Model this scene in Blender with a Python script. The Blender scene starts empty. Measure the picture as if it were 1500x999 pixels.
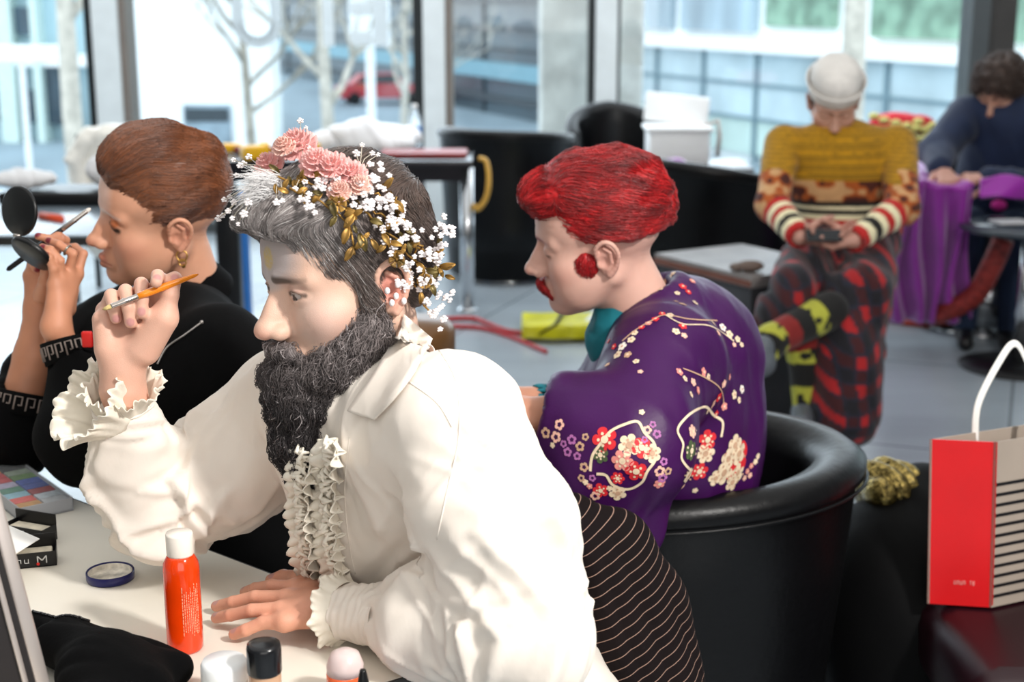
import bpy, math, random
import numpy as np
from mathutils import Vector, Matrix
from mathutils.bvhtree import BVHTree

C = bpy.context.scene.collection
random.seed(7)
rng = np.random.default_rng(7)

# ------------------------------------------------------------------ camera, world, lamps, exposure
CAM_H, PITCH, FPX = 1.48, math.radians(13.5), 2083.0
cam_d = bpy.data.cameras.new('camera')
cam_d.sensor_width = 36.0
cam_d.lens = FPX / 1500.0 * 36.0
cam_d.clip_end = 500
cam_d.dof.use_dof = True
cam_d.dof.focus_distance = 1.72
cam_d.dof.aperture_fstop = 5.0
cam = bpy.data.objects.new('camera', cam_d)
cam.location = (0, 0, CAM_H)
cam.rotation_euler = (math.radians(90) - PITCH, 0, 0)
C.objects.link(cam)
bpy.context.scene.camera = cam

world = bpy.data.worlds.new('sky')
bpy.context.scene.world = world
world.use_nodes = True
wn = world.node_tree
wbg = wn.nodes['Background']
wbg.inputs['Color'].default_value = (0.82, 0.92, 1.0, 1)
wbg.inputs['Strength'].default_value = 2.7

def area(name, loc, target, size, power, color, size_y=None):
    d = bpy.data.lights.new(name, 'AREA')
    d.energy = power; d.color = color; d.size = size
    if size_y:
        d.shape = 'RECTANGLE'; d.size_y = size_y
    o = bpy.data.objects.new(name, d)
    o.location = loc
    o.rotation_euler = (Vector(target) - Vector(loc)).to_track_quat('-Z', 'Y').to_euler()
    C.objects.link(o)
    return o
KEY = area('key_lamp', (1.55, 0.0, 2.75), (-0.25, 1.75, 0.9), 0.28, 100, (1.0, 0.965, 0.92))
FILL = area('fill_lamp', (-0.5, 3.2, 3.2), (-0.5, 3.2, 0.0), 7.0, 110, (1.0, 0.97, 0.94))
BACK = area('room_lamp', (0.6, -2.4, 2.5), (0.0, 6.0, 0.9), 3.0, 75, (1.0, 0.96, 0.92))  # added fill from behind the camera towards the glass wall, no real fixture
POST_FILL = area('window_lamp_row', (0.0, 7.0, 3.22), (0.0, 9.3, 1.3), 9.0, 150, (0.95, 0.98, 1.0), 0.5)  # added strip light to brighten the window posts, no such lamps hang there
SKYL = area('window_daylight', (-0.5, 8.6, 1.75), (-0.5, 0, 1.0), 8.0, 170, (0.78, 0.9, 1.0), 2.6)
sc = bpy.context.scene
sc.view_settings.view_transform = 'Standard'
sc.view_settings.look = 'None'
sc.view_settings.gamma = 1.0
sc.view_settings.exposure = 0.0
sc.view_settings.use_curve_mapping = False

# ------------------------------------------------------------------ helpers
SP, CP = math.sin(PITCH), math.cos(PITCH)
def ray(u, v):
    x, y = (u - 750.0) / FPX, -(v - 499.5) / FPX
    return Vector((x, CP + y * SP, -SP + y * CP))
CAMP = Vector((0, 0, CAM_H))
def P(u, v, t): return CAMP + ray(u, v) * t          # a point at camera depth t
def Pz(u, v, z):                                     # a point on the level z
    r = ray(u, v); return CAMP + r * ((z - CAM_H) / r.z)
def Py(u, v, y):
    r = ray(u, v); return CAMP + r * (y / r.y)

def tag(o, label=None, cat=None, group=None, kind=None):
    if label: o['label'] = label
    if cat: o['category'] = cat
    if group: o['group'] = group
    if kind: o['kind'] = kind
    return o
def empty(name, loc, rz=0.0):
    o = bpy.data.objects.new(name, None)
    o.location = loc; o.rotation_euler = (0, 0, rz); C.objects.link(o)
    return o
def srgb(h):
    if isinstance(h, str):
        h = h.lstrip('#'); c = [int(h[i:i+2], 16) / 255 for i in (0, 2, 4)]
    else: c = list(h)
    return tuple((x / 12.92 if x <= 0.04045 else ((x + 0.055) / 1.055) ** 2.4) for x in c)

MATS = {}
def mat(name, col='#808080', rough=0.5, metal=0.0, var=0.06, scale=8.0, bump=0.0, bscale=40.0, trans=0.0, ior=1.45,
        alpha=1.0, attr=None, sheen=0.0, sss=0.0, emit=None, coat=0.0, spec=0.5, detail=3.0, stretch=None, bstretch=None):
    if name in MATS: return MATS[name]
    m = bpy.data.materials.new(name); m.use_nodes = True
    nt = m.node_tree; b = nt.nodes['Principled BSDF']; L = nt.links
    c = srgb(col)
    b.inputs['Roughness'].default_value = rough
    b.inputs['Metallic'].default_value = metal
    b.inputs['Specular IOR Level'].default_value = spec
    b.inputs['IOR'].default_value = ior
    if trans: b.inputs['Transmission Weight'].default_value = trans
    if alpha < 1: b.inputs['Alpha'].default_value = alpha
    if sheen:
        b.inputs['Sheen Weight'].default_value = sheen
    if coat: b.inputs['Coat Weight'].default_value = coat; b.inputs['Coat Roughness'].default_value = 0.15
    if sss:
        b.inputs['Subsurface Weight'].default_value = sss
        b.inputs['Subsurface Radius'].default_value = (0.012, 0.005, 0.003)
        b.inputs['Subsurface Scale'].default_value = 1.0
    tc = nt.nodes.new('ShaderNodeTexCoord')
    def noise(sc_, st, det=detail):
        n = nt.nodes.new('ShaderNodeTexNoise'); n.inputs['Scale'].default_value = sc_; n.inputs['Detail'].default_value = det
        if st:
            mp = nt.nodes.new('ShaderNodeMapping'); mp.inputs['Scale'].default_value = st
            L.new(tc.outputs['Object'], mp.inputs['Vector']); L.new(mp.outputs['Vector'], n.inputs['Vector'])
        else: L.new(tc.outputs['Object'], n.inputs['Vector'])
        return n
    base = None
    if attr:
        a = nt.nodes.new('ShaderNodeAttribute'); a.attribute_name = attr; base = a.outputs['Color']
    if var:
        n = noise(scale, stretch)
        hsv = nt.nodes.new('ShaderNodeHueSaturation')
        mr = nt.nodes.new('ShaderNodeMapRange')
        mr.inputs['From Min'].default_value = 0.3; mr.inputs['From Max'].default_value = 0.7
        mr.inputs['To Min'].default_value = 1 - var * 2; mr.inputs['To Max'].default_value = 1 + var * 1.2
        L.new(n.outputs['Fac'], mr.inputs['Value']); L.new(mr.outputs['Result'], hsv.inputs['Value'])
        if base: L.new(base, hsv.inputs['Color'])
        else: hsv.inputs['Color'].default_value = (*c, 1)
        base = hsv.outputs['Color']
    if base: L.new(base, b.inputs['Base Color'])
    else: b.inputs['Base Color'].default_value = (*c, 1)
    if bump:
        n = noise(bscale, bstretch, 4.0)
        bp = nt.nodes.new('ShaderNodeBump'); bp.inputs['Strength'].default_value = 0.6; bp.inputs['Distance'].default_value = bump
        L.new(n.outputs['Fac'], bp.inputs['Height']); L.new(bp.outputs['Normal'], b.inputs['Normal'])
    if emit:
        b.inputs['Emission Color'].default_value = (*srgb(emit[0]), 1); b.inputs['Emission Strength'].default_value = emit[1]
    MATS[name] = m
    return m

LOCAL = set()          # empties whose parts are modelled in their own frame
def link(name, me, m, parent=None, smooth=True):
    """m: a material or a list of materials"""
    if smooth and len(me.polygons):
        me.polygons.foreach_set('use_smooth', np.ones(len(me.polygons), dtype=bool))
    for x in (m if isinstance(m, (list, tuple)) else [m]): me.materials.append(x)
    o = bpy.data.objects.new(name, me); C.objects.link(o)
    if parent is not None:
        o.parent = parent
        if parent.type == 'EMPTY' and parent not in LOCAL:
            o.matrix_parent_inverse = (Matrix.Translation(parent.location) @ parent.rotation_euler.to_matrix().to_4x4()).inverted()
    return o

class MB:
    """collects faces; .build() links them as ONE mesh object"""
    def __init__(s): s.v = []; s.f = []; s.mi = []; s.n = 0; s.cur = 0
    def add(s, verts, faces, mi=None):
        verts = np.asarray(verts, dtype=float).reshape(-1, 3)
        s.v.append(verts)
        n = s.n
        s.f.extend([tuple(int(i) + n for i in f) for f in faces])
        s.mi.extend([s.cur if mi is None else mi] * len(faces))
        s.n += len(verts)
        return s
    def box(s, a, b, mi=None, bev=0.0, M=None):
        x0, y0, z0 = [min(p, q) for p, q in zip(a, b)]; x1, y1, z1 = [max(p, q) for p, q in zip(a, b)]
        if bev <= 0:
            v = [(x0,y0,z0),(x1,y0,z0),(x1,y1,z0),(x0,y1,z0),(x0,y0,z1),(x1,y0,z1),(x1,y1,z1),(x0,y1,z1)]
            f = [(0,3,2,1),(4,5,6,7),(0,1,5,4),(1,2,6,5),(2,3,7,6),(3,0,4,7)]
        else:
            k = 3; v = []; f = []
            c = ((x0+x1)/2, (y0+y1)/2); hx, hy = (x1-x0)/2, (y1-y0)/2
            bev = min(bev, hx*.99, hy*.99, (z1-z0)/2*.99)
            ring = []
            for (sx, sy, a0) in ((1,1,0),(-1,1,90),(-1,-1,180),(1,-1,270)):
                for i in range(k+1):
                    an = math.radians(a0 + 90*i/k); ring.append((sx, sy, math.cos(an), math.sin(an)))
            prof = []
            for i in range(k+1):
                an = math.radians(-90 + 90*i/k); prof.append((math.cos(an), z0+bev+bev*math.sin(an)))
            for i in range(k+1):
                an = math.radians(90*i/k); prof.append((math.cos(an), z1-bev+bev*math.sin(an)))
            for (r, z) in prof:
                for (sx, sy, cx, cy) in ring:
                    v.append((c[0]+sx*(hx-bev)+cx*bev*r, c[1]+sy*(hy-bev)+cy*bev*r, z))
            n = len(ring)
            for j in range(len(prof)-1):
                for i in range(n):
                    f.append((j*n+i, j*n+(i+1)%n, (j+1)*n+(i+1)%n, (j+1)*n+i))
            f.append(tuple(range(n))[::-1]); f.append(tuple((len(prof)-1)*n+i for i in range(n)))
        if M is not None: v = [tuple(M @ Vector(p)) for p in v]
        return s.add(v, f, mi)
    def tube(s, pts, r, n=10, mi=None, cap=True, flat=1.0, closed=False):
        pts = [Vector(p) for p in pts]; m = len(pts)
        rs = r if hasattr(r, '__len__') else [r]*m
        v = []; f = []; up = None
        for i, p in enumerate(pts):
            if closed: d = pts[(i+1) % m] - pts[i-1]
            else: d = pts[min(i+1, m-1)] - pts[max(i-1, 0)]
            if d.length < 1e-9: d = Vector((0,0,1))
            d.normalize()
            if up is None:
                up = Vector((0,0,1)) if abs(d.z) < 0.9 else Vector((0,1,0))
            side = d.cross(up).normalized(); up = side.cross(d).normalized()
            for k in range(n):
                a = 2*math.pi*k/n
                v.append(p + side*(math.cos(a)*rs[i]) + up*(math.sin(a)*rs[i]*flat))
        for i in range(m - (0 if closed else 1)):
            j = (i+1) % m
            for k in range(n):
                f.append((i*n+k, i*n+(k+1) % n, j*n+(k+1) % n, j*n+k))
        if cap and not closed:
            f.append(tuple(range(n))[::-1]); f.append(tuple((m-1)*n+k for k in range(n)))
        return s.add([tuple(p) for p in v], f, mi)
    def lathe(s, prof, c=(0,0,0), n=32, mi=None, M=None, sx=1.0, sy=1.0):
        v = []; f = []
        for (r, z) in prof:
            for k in range(n):
                a = 2*math.pi*k/n; v.append((c[0]+r*sx*math.cos(a), c[1]+r*sy*math.sin(a), c[2]+z))
        m = len(prof)
        for j in range(m-1):
            for k in range(n): f.append((j*n+k, j*n+(k+1) % n, (j+1)*n+(k+1) % n, (j+1)*n+k))
        if prof[0][0] > 1e-5: f.append(tuple(range(n))[::-1])
        if prof[-1][0] > 1e-5: f.append(tuple((m-1)*n+k for k in range(n)))
        if M is not None: v = [tuple(M @ Vector(p)) for p in v]
        return s.add(v, f, mi)
    def ball(s, c, r, n=10, mi=None, M=None):
        r3 = r if hasattr(r, '__len__') else (r, r, r)
        v = []; f = []; m = max(4, n//2+1)
        for j in range(m+1):
            th = math.pi*j/m
            for k in range(n):
                a = 2*math.pi*k/n
                p = Vector((r3[0]*math.sin(th)*math.cos(a), r3[1]*math.sin(th)*math.sin(a), -r3[2]*math.cos(th)))
                if M is not None: p = M @ p
                v.append((c[0]+p.x, c[1]+p.y, c[2]+p.z))
        for j in range(m):
            for k in range(n): f.append((j*n+k, j*n+(k+1) % n, (j+1)*n+(k+1) % n, (j+1)*n+k))
        return s.add(v, f, mi)
    def quad(s, a, b, c, d, mi=None): return s.add([a, b, c, d], [(0,1,2,3)], mi)
    def grid(s, fn, nu, nv, mi=None, wrap=False, thick=0.0):
        """fn(u,v)->point, u,v in 0..1"""
        v = np.array([[tuple(fn(i/(nu-1) if not wrap else i/nu, j/(nv-1))) for j in range(nv)] for i in range(nu)])
        f = []
        for i in range(nu if wrap else nu-1):
            for j in range(nv-1):
                k = (i+1) % nu
                f.append((i*nv+j, k*nv+j, k*nv+j+1, i*nv+j+1))
        if thick:
            du = np.gradient(v, axis=0); dv = np.gradient(v, axis=1)
            n = np.cross(du, dv); n /= np.linalg.norm(n, axis=2, keepdims=True) + 1e-12
            w = v - n*thick; N = nu*nv
            g = [(a+N, d+N, c+N, b+N) for (a, b, c, d) in f]
            rim = []
            for i in range(nu if wrap else nu-1):
                k = (i+1) % nu
                rim += [(i*nv, i*nv+N, k*nv+N, k*nv), (i*nv+nv-1, k*nv+nv-1, k*nv+nv-1+N, i*nv+nv-1+N)]
            if not wrap:
                for j in range(nv-1):
                    rim += [(j, j+1, j+1+N, j+N), ((nu-1)*nv+j, (nu-1)*nv+j+N, (nu-1)*nv+j+1+N, (nu-1)*nv+j+1)]
            return s.add(np.concatenate([v.reshape(-1, 3), w.reshape(-1, 3)]), f+g+rim, mi)
        return s.add(v.reshape(-1, 3), f, mi)
    def build(s, name, m, parent=None, smooth=True, colors=None, edge_split=None):
        me = bpy.data.meshes.new(name)
        V = np.concatenate(s.v) if s.v else np.zeros((0, 3))
        me.from_pydata(V.tolist(), [], s.f)
        if any(s.mi): me.polygons.foreach_set('material_index', s.mi)
        if colors is not None: put_colors(me, colors)
        o = link(name, me, m, parent, smooth)
        if edge_split:
            md = o.modifiers.new('edges', 'EDGE_SPLIT'); md.split_angle = math.radians(edge_split)
        return o

def put_colors(me, cols):
    a = me.color_attributes.new('Col', 'FLOAT_COLOR', 'POINT')
    c4 = np.ones((len(me.vertices), 4), dtype=np.float32); c4[:, :3] = cols
    a.data.foreach_set('color', c4.ravel())

def fast_mesh(name, V, Q):
    """V (n,3), Q (m,4) -> mesh, quick"""
    me = bpy.data.meshes.new(name)
    V = np.ascontiguousarray(V, dtype=np.float32); Q = np.ascontiguousarray(Q, dtype=np.int32)
    k = Q.shape[1]
    me.vertices.add(len(V)); me.vertices.foreach_set('co', V.ravel())
    me.loops.add(Q.size); me.loops.foreach_set('vertex_index', Q.ravel())
    me.polygons.add(len(Q)); me.polygons.foreach_set('loop_start', np.arange(0, Q.size, k, dtype=np.int32))
    me.update(calc_edges=True); me.validate()
    return me

# ---- signed distance modelling
def A3(p): return np.array(tuple(p), dtype=np.float32)
def ell(X, c, r):
    p = X - A3(c); r = A3(r)
    k0 = np.sqrt(((p/r)**2).sum(1)); k1 = np.sqrt(((p/(r*r))**2).sum(1)) + 1e-9
    return k0*(k0-1)/k1
def cap(X, a, b, ra, rb=None):
    rb = ra if rb is None else rb
    a = A3(a); b = A3(b); ba = b-a; pa = X-a
    h = np.clip(pa @ ba / max(float(ba @ ba), 1e-12), 0, 1)
    return np.sqrt(((pa - h[:, None]*ba)**2).sum(1)) - (ra + (rb-ra)*h)
def chain(X, pts, rs, k=0.0):
    d = None
    for i in range(len(pts)-1):
        e = cap(X, pts[i], pts[i+1], rs[i], rs[i+1])
        d = e if d is None else (smin(d, e, k) if k else np.minimum(d, e))
    return d
def smin(a, b, k):
    if k <= 0: return np.minimum(a, b)
    h = np.clip(0.5 + 0.5*(b-a)/k, 0, 1)
    return b*(1-h) + a*h - k*h*(1-h)
def smax(a, b, k): return -smin(-a, -b, k)
def rell(X, c, r, M):
    """ellipsoid in a rotated frame, M 3x3 whose columns are its axes"""
    return ell((X - A3(c)) @ np.array(M, dtype=np.float32), (0, 0, 0), r)

def mesh_sdf(fn, lo, hi, h, coarse=4, newton=2):
    lo = np.array(lo, dtype=np.float32); hi = np.array(hi, dtype=np.float32)
    H = h*coarse
    nc = np.ceil((hi-lo)/H).astype(int) + 1
    ax = [lo[i] + H*np.arange(nc[i], dtype=np.float32) + H*0.5 for i in range(3)]
    G = np.stack(np.meshgrid(*ax, indexing='ij'), -1).reshape(-1, 3)
    dc = np.concatenate([fn(G[i:i+400000]) for i in range(0, len(G), 400000)])
    act = (np.abs(dc) < H*1.6).reshape(nc)
    n = nc*coarse + 1
    D = np.ones(n, dtype=np.float32)
    sgn = np.sign(dc).reshape(nc)
    big = np.repeat(np.repeat(np.repeat(sgn, coarse, 0), coarse, 1), coarse, 2).astype(np.float32)
    D[:-1, :-1, :-1] = big*H; del big
    m = np.zeros(n, dtype=bool)
    A = np.repeat(np.repeat(np.repeat(act, coarse, 0), coarse, 1), coarse, 2)
    m[:-1, :-1, :-1] |= A; m[1:, :-1, :-1] |= A; m[:-1, 1:, :-1] |= A; m[:-1, :-1, 1:] |= A
    m[1:, 1:, :-1] |= A; m[1:, :-1, 1:] |= A; m[:-1, 1:, 1:] |= A; m[1:, 1:, 1:] |= A
    idx = np.argwhere(m)
    vals = np.concatenate([fn((lo + idx[i:i+400000]*h).astype(np.float32)) for i in range(0, len(idx), 400000)])
    D[m] = vals
    # surface nets
    cm = m[:-1, :-1, :-1] & m[1:, 1:, 1:]
    S = D < 0
    cnt = np.zeros(np.array(n)-1, dtype=np.int8)
    for dx in (0, 1):
        for dy in (0, 1):
            for dz in (0, 1):
                cnt += S[dx:n[0]-1+dx, dy:n[1]-1+dy, dz:n[2]-1+dz]
    cells = np.argwhere((cnt > 0) & (cnt < 8) & cm)
    vid = -np.ones(np.array(n)-1, dtype=np.int32)
    vid[tuple(cells.T)] = np.arange(len(cells))
    acc = np.zeros((len(cells), 3), dtype=np.float32); num = np.zeros(len(cells), dtype=np.float32)
    corners = [(0,0,0),(1,0,0),(0,1,0),(1,1,0),(0,0,1),(1,0,1),(0,1,1),(1,1,1)]
    for (a, b) in ((0,1),(2,3),(4,5),(6,7),(0,2),(1,3),(4,6),(5,7),(0,4),(1,5),(2,6),(3,7)):
        ca, cb = np.array(corners[a]), np.array(corners[b])
        da = D[tuple((cells+ca).T)]; db = D[tuple((cells+cb).T)]
        x = (da < 0) != (db < 0)
        tt = np.where(x, da/(da-db+1e-12), 0)
        acc += np.where(x[:, None], ca + tt[:, None]*(cb-ca), 0); num += x
    V = lo + (cells + acc/np.maximum(num, 1)[:, None])*h
    quads = []
    for axis in range(3):
        e = [0, 0, 0]; e[axis] = 1
        o1 = [0, 0, 0]; o2 = [0, 0, 0]; o1[(axis+1) % 3] = 1; o2[(axis+2) % 3] = 1
        o1 = np.array(o1); o2 = np.array(o2)
        sl = [slice(1, n[i]-1) for i in range(3)]
        s0 = S[tuple(sl)]
        sl2 = [slice(1+e[i], n[i]-1+e[i]) for i in range(3)]
        s1 = S[tuple(sl2)]
        pos = np.argwhere(s0 != s1) + 1
        st = S[tuple(pos.T)]
        a = pos-o1-o2; b = pos-o2; c = pos; d = pos-o1
        def g(q):
            q = np.minimum(q, np.array(vid.shape)-1); return vid[tuple(q.T)]
        q = np.stack([g(a), g(b), g(c), g(d)], 1)
        ok = (q >= 0).all(1)
        q = q[ok]; st = st[ok]
        q[~st] = q[~st][:, ::-1]
        quads.append(q)
    Q = np.concatenate(quads)
    for _ in range(newton):
        e = h*0.3
        d0 = fn(V.astype(np.float32))
        g = np.stack([fn((V + np.eye(3, dtype=np.float32)[i]*e).astype(np.float32)) - fn((V - np.eye(3, dtype=np.float32)[i]*e).astype(np.float32)) for i in range(3)], 1)/(2*e)
        V = V - np.clip(d0, -h, h)[:, None]*g/np.maximum((g*g).sum(1), 0.25)[:, None]*0.8
    return V, Q

def vnormals(V, Q):
    N = np.zeros_like(V)
    a = V[Q[:, 2]]-V[Q[:, 0]]; b = V[Q[:, 3]]-V[Q[:, 1]]
    fn_ = np.cross(a, b)
    for i in range(4): np.add.at(N, Q[:, i], fn_)
    return N/(np.linalg.norm(N, axis=1, keepdims=True)+1e-12)
def smooth_verts(V, Q, it=2, lam=0.5):
    n = len(V)
    for _ in range(it):
        S = np.zeros_like(V); c = np.zeros(n)
        for i in range(4):
            j = (i+1) % 4
            np.add.at(S, Q[:, i], V[Q[:, j]]); np.add.at(S, Q[:, j], V[Q[:, i]])
            np.add.at(c, Q[:, i], 1); np.add.at(c, Q[:, j], 1)
        V = V + lam*(S/np.maximum(c, 1)[:, None]-V)
    return V

def merge(parts):
    Vs, Qs, n = [], [], 0
    for V, Q in parts:
        Vs.append(V); Qs.append(Q+n); n += len(V)
    return np.concatenate(Vs), np.concatenate(Qs)

def sdf_obj(name, V, Q, m, parent=None, colors=None):
    me = fast_mesh(name, V, Q)
    if colors is not None and len(colors) == len(me.vertices): put_colors(me, colors)
    return link(name, me, m, parent)

def strands(paths, radii, sides=3):
    """paths (n,k,3), radii (n,k) -> V, Q"""
    paths = np.asarray(paths, dtype=np.float32); n, k, _ = paths.shape
    T = np.gradient(paths, axis=1); T /= np.linalg.norm(T, axis=2, keepdims=True)+1e-9
    ref = np.array([0.31, 0.52, 0.79], dtype=np.float32)
    A = np.cross(T, ref); A /= np.linalg.norm(A, axis=2, keepdims=True)+1e-9
    B = np.cross(T, A)
    ang = np.arange(sides)*2*math.pi/sides
    V = paths[:, :, None, :] + (A[:, :, None, :]*np.cos(ang)[None, None, :, None] + B[:, :, None, :]*np.sin(ang)[None, None, :, None])*np.asarray(radii)[:, :, None, None]
    V = V.reshape(-1, 3)
    i = np.arange(n)[:, None, None]*k*sides; j = np.arange(k-1)[None, :, None]*sides; s = np.arange(sides)[None, None, :]
    a = i+j+s; b = i+j+(s+1) % sides; c = b+sides; d = a+sides
    Q = np.stack([a, b, c, d], -1).reshape(-1, 4)
    return V, Q

def lerp(a, b, t): return a + (b-a)*t
def catmull(pts, n):
    pts = np.array([tuple(p) for p in pts], dtype=float); m = len(pts)
    out = []
    for x in np.linspace(0, m-1, n):
        i = min(int(x), m-2); f = x-i
        p0 = pts[max(i-1, 0)]; p1 = pts[i]; p2 = pts[i+1]; p3 = pts[min(i+2, m-1)]
        out.append(0.5*((2*p1)+(-p0+p2)*f+(2*p0-5*p1+4*p2-p3)*f*f+(-p0+3*p1-3*p2+p3)*f**3))
    return np.array(out)
def vnoise(X, scale, seed=0):
    """smooth value noise, -1..1"""
    X = np.asarray(X)*scale + 37.13*seed
    i = np.floor(X).astype(np.int64); f = X-i; f = f*f*(3-2*f)
    def hsh(a, b, c):
        h = (a*374761393 + b*668265263 + c*2147483647 + seed*69069) & 0x7fffffff
        h = ((h ^ (h >> 13))*1274126177) & 0x7fffffff
        return ((h ^ (h >> 16)) & 0xffff)/32767.5 - 1
    r = 0
    for dx in (0, 1):
        for dy in (0, 1):
            for dz in (0, 1):
                w = (f[:, 0] if dx else 1-f[:, 0])*(f[:, 1] if dy else 1-f[:, 1])*(f[:, 2] if dz else 1-f[:, 2])
                r = r + w*hsh(i[:, 0]+dx, i[:, 1]+dy, i[:, 2]+dz)
    return r
def polydist(X, pts):
    """distance to a polyline and the parameter along it (0..1)"""
    pts = np.array([tuple(p) for p in pts], dtype=float)
    best = np.full(len(X), 1e9); par = np.zeros(len(X)); m = len(pts)-1
    for i in range(m):
        a, b = pts[i], pts[i+1]; ba = b-a; pa = X-a
        h = np.clip(pa @ ba/max(ba @ ba, 1e-12), 0, 1)
        d = np.sqrt(((pa-h[:, None]*ba)**2).sum(1))
        k = d < best; best[k] = d[k]; par[k] = (i+h[k])/m
    return best, par

# ------------------------------------------------------------------ the room
YW = 9.3                      # the glass wall
def struct(name, mb, m, smooth=False): return tag(mb.build(name, m, None, smooth), kind='structure')

M_floor = mat('floor_vinyl', '#a4aeb6', rough=0.24, var=0.05, scale=1.2, bump=0.002, bscale=14, stretch=(0.6, 3.0, 1))
def tile_lines():
    nt = M_floor.node_tree; b = nt.nodes['Principled BSDF']; L = nt.links
    src = b.inputs['Base Color'].links[0].from_socket
    tc = nt.nodes.new('ShaderNodeTexCoord'); mp = nt.nodes.new('ShaderNodeMapping'); mp.inputs['Rotation'].default_value = (0, 0, 0.35)
    br = nt.nodes.new('ShaderNodeTexBrick'); br.offset = 0; br.inputs['Scale'].default_value = 1.0
    br.inputs['Brick Width'].default_value = 1.2; br.inputs['Row Height'].default_value = 1.2; br.inputs['Mortar Size'].default_value = 0.006
    br.inputs['Color1'].default_value = (1, 1, 1, 1); br.inputs['Color2'].default_value = (.94, .94, .94, 1); br.inputs['Mortar'].default_value = (.45, .45, .45, 1)
    mx = nt.nodes.new('ShaderNodeMix'); mx.data_type = 'RGBA'; mx.blend_type = 'MULTIPLY'; mx.inputs[0].default_value = 1
    L.new(tc.outputs['Object'], mp.inputs['Vector']); L.new(mp.outputs['Vector'], br.inputs['Vector'])
    L.new(src, mx.inputs[6]); L.new(br.outputs['Color'], mx.inputs[7]); L.new(mx.outputs[2], b.inputs['Base Color'])
tile_lines()
M_wall = mat('wall_paint', '#b9b7b2', rough=0.85, var=0.03, bump=0.001)
M_ceil = mat('ceiling_paint', '#c9c7c2', rough=0.9, var=0.03)
struct('floor', MB().box((-6, -3, -0.15), (7, YW+0.12, 0)), M_floor)
struct('ceiling', MB().box((-6, -3, 3.3), (7, YW+0.12, 3.45)), M_ceil)
struct('wall_left', MB().box((-6.15, -3, 0), (-6, YW, 3.3)), M_wall)
struct('wall_right', MB().box((7, -3, 0), (7.15, YW, 3.3)), M_wall)
struct('wall_back', MB().box((-6, -3.15, 0), (7, -3, 3.3)), M_wall)
struct('baseboard_left', MB().box((-6, -2.9, 0), (-5.98, YW-0.2, 0.08)), mat('baseboard', '#55575a', rough=.5))
struct('baseboard_right', MB().box((6.98, -2.9, 0), (7, YW-0.2, 0.08)), MATS['baseboard'])

M_alu = mat('brushed_aluminium', '#dbe2e4', rough=0.45, metal=0.0, var=0.03)
M_gask = mat('black_gasket', '#10181b', rough=0.5, var=0.02)
M_brown = mat('bronze_side', '#7d746d', rough=0.5, metal=0.2, var=0.03)
M_dkalu = mat('dark_aluminium', '#4f5355', rough=0.45, metal=0.2, var=0.03)
def glass_mat(name, tint, refl):
    m = bpy.data.materials.new(name); m.use_nodes = True; nt = m.node_tree; nt.nodes.clear()
    o = nt.nodes.new('ShaderNodeOutputMaterial'); t = nt.nodes.new('ShaderNodeBsdfTransparent'); g = nt.nodes.new('ShaderNodeBsdfGlossy')
    mx = nt.nodes.new('ShaderNodeMixShader'); lw = nt.nodes.new('ShaderNodeLayerWeight'); mr = nt.nodes.new('ShaderNodeMapRange')
    t.inputs['Color'].default_value = (*tint, 1); g.inputs['Roughness'].default_value = 0.02; lw.inputs['Blend'].default_value = 0.25
    mr.inputs['To Min'].default_value = refl; mr.inputs['To Max'].default_value = 0.6
    nt.links.new(lw.outputs['Fresnel'], mr.inputs['Value']); nt.links.new(mr.outputs['Result'], mx.inputs['Fac'])
    nt.links.new(t.outputs[0], mx.inputs[1]); nt.links.new(g.outputs[0], mx.inputs[2]); nt.links.new(mx.outputs[0], o.inputs['Surface'])
    return m
M_pane = glass_mat('window_glass', (0.97, 0.99, 0.99), 0.02)
def XW(u, v=100, y=YW): return Py(u, v, y).x
# each post: black gasket, pale face, bronze side
posts = [(134, 148, 196, 'brown'), (607, 622, 664, 'brown'), (861, 870, 906, 'black')]
n = 0
def post(x0, x1, x2, x3, side):
    global n
    n += 1
    mb = MB(); mb.box((x0, YW-0.10, 0.06), (x1, YW+0.1, 3.3), 1)
    mb.box((x1, YW-0.16, 0.06), (x2, YW+0.1, 3.3), 0, bev=0.006)
    mb.box((x2, YW-0.13, 0.06), (x3, YW+0.1, 3.3), 2)
    tag(mb.build('trim_%d' % n, [M_alu, M_gask, M_brown if side == 'brown' else M_gask], None, False), kind='structure')
edges = []
for (u0, u1, u2, side) in posts:
    ws = (XW(u0), XW(u1), XW(u2))
    w3 = ws[2]; w2 = ws[2] - (0.045 if side == 'brown' else 0.02)
    post(ws[0], ws[1], w2, w3, side); edges.append((ws[0], w3))
x0, x1, x2 = XW(1408), XW(1434), XW(1476)
n += 1
mb = MB(); mb.box((x0, YW-0.16, 0.06), (x1, YW+.1, 3.3), 0, bev=.006); mb.box((x1, YW-.1, .06), (x2, YW+.1, 3.3), 1)
tag(mb.build('trim_%d' % n, [M_dkalu, mat('dark_bronze', '#3a3735', rough=.5)], None, False), kind='structure')
edges.append((x0, x2))
n += 1
struct('trim_%d' % n, MB().box((-6, YW-.12, 0), (7, YW+.1, .07)), M_dkalu)
n += 1
struct('trim_%d' % n, MB().box((-6, YW-.12, 3.18), (7, YW+.1, 3.3)), M_alu)
gaps = [(-6, edges[0][0])] + [(edges[i][1], edges[i+1][0]) for i in range(3)] + [(edges[3][1], 7)]
for i, (a, b) in enumerate(gaps):
    struct('window_%d' % (i+1), MB().box((a, YW-.01, .07), (b, YW+.01, 3.18)), M_pane)

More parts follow.
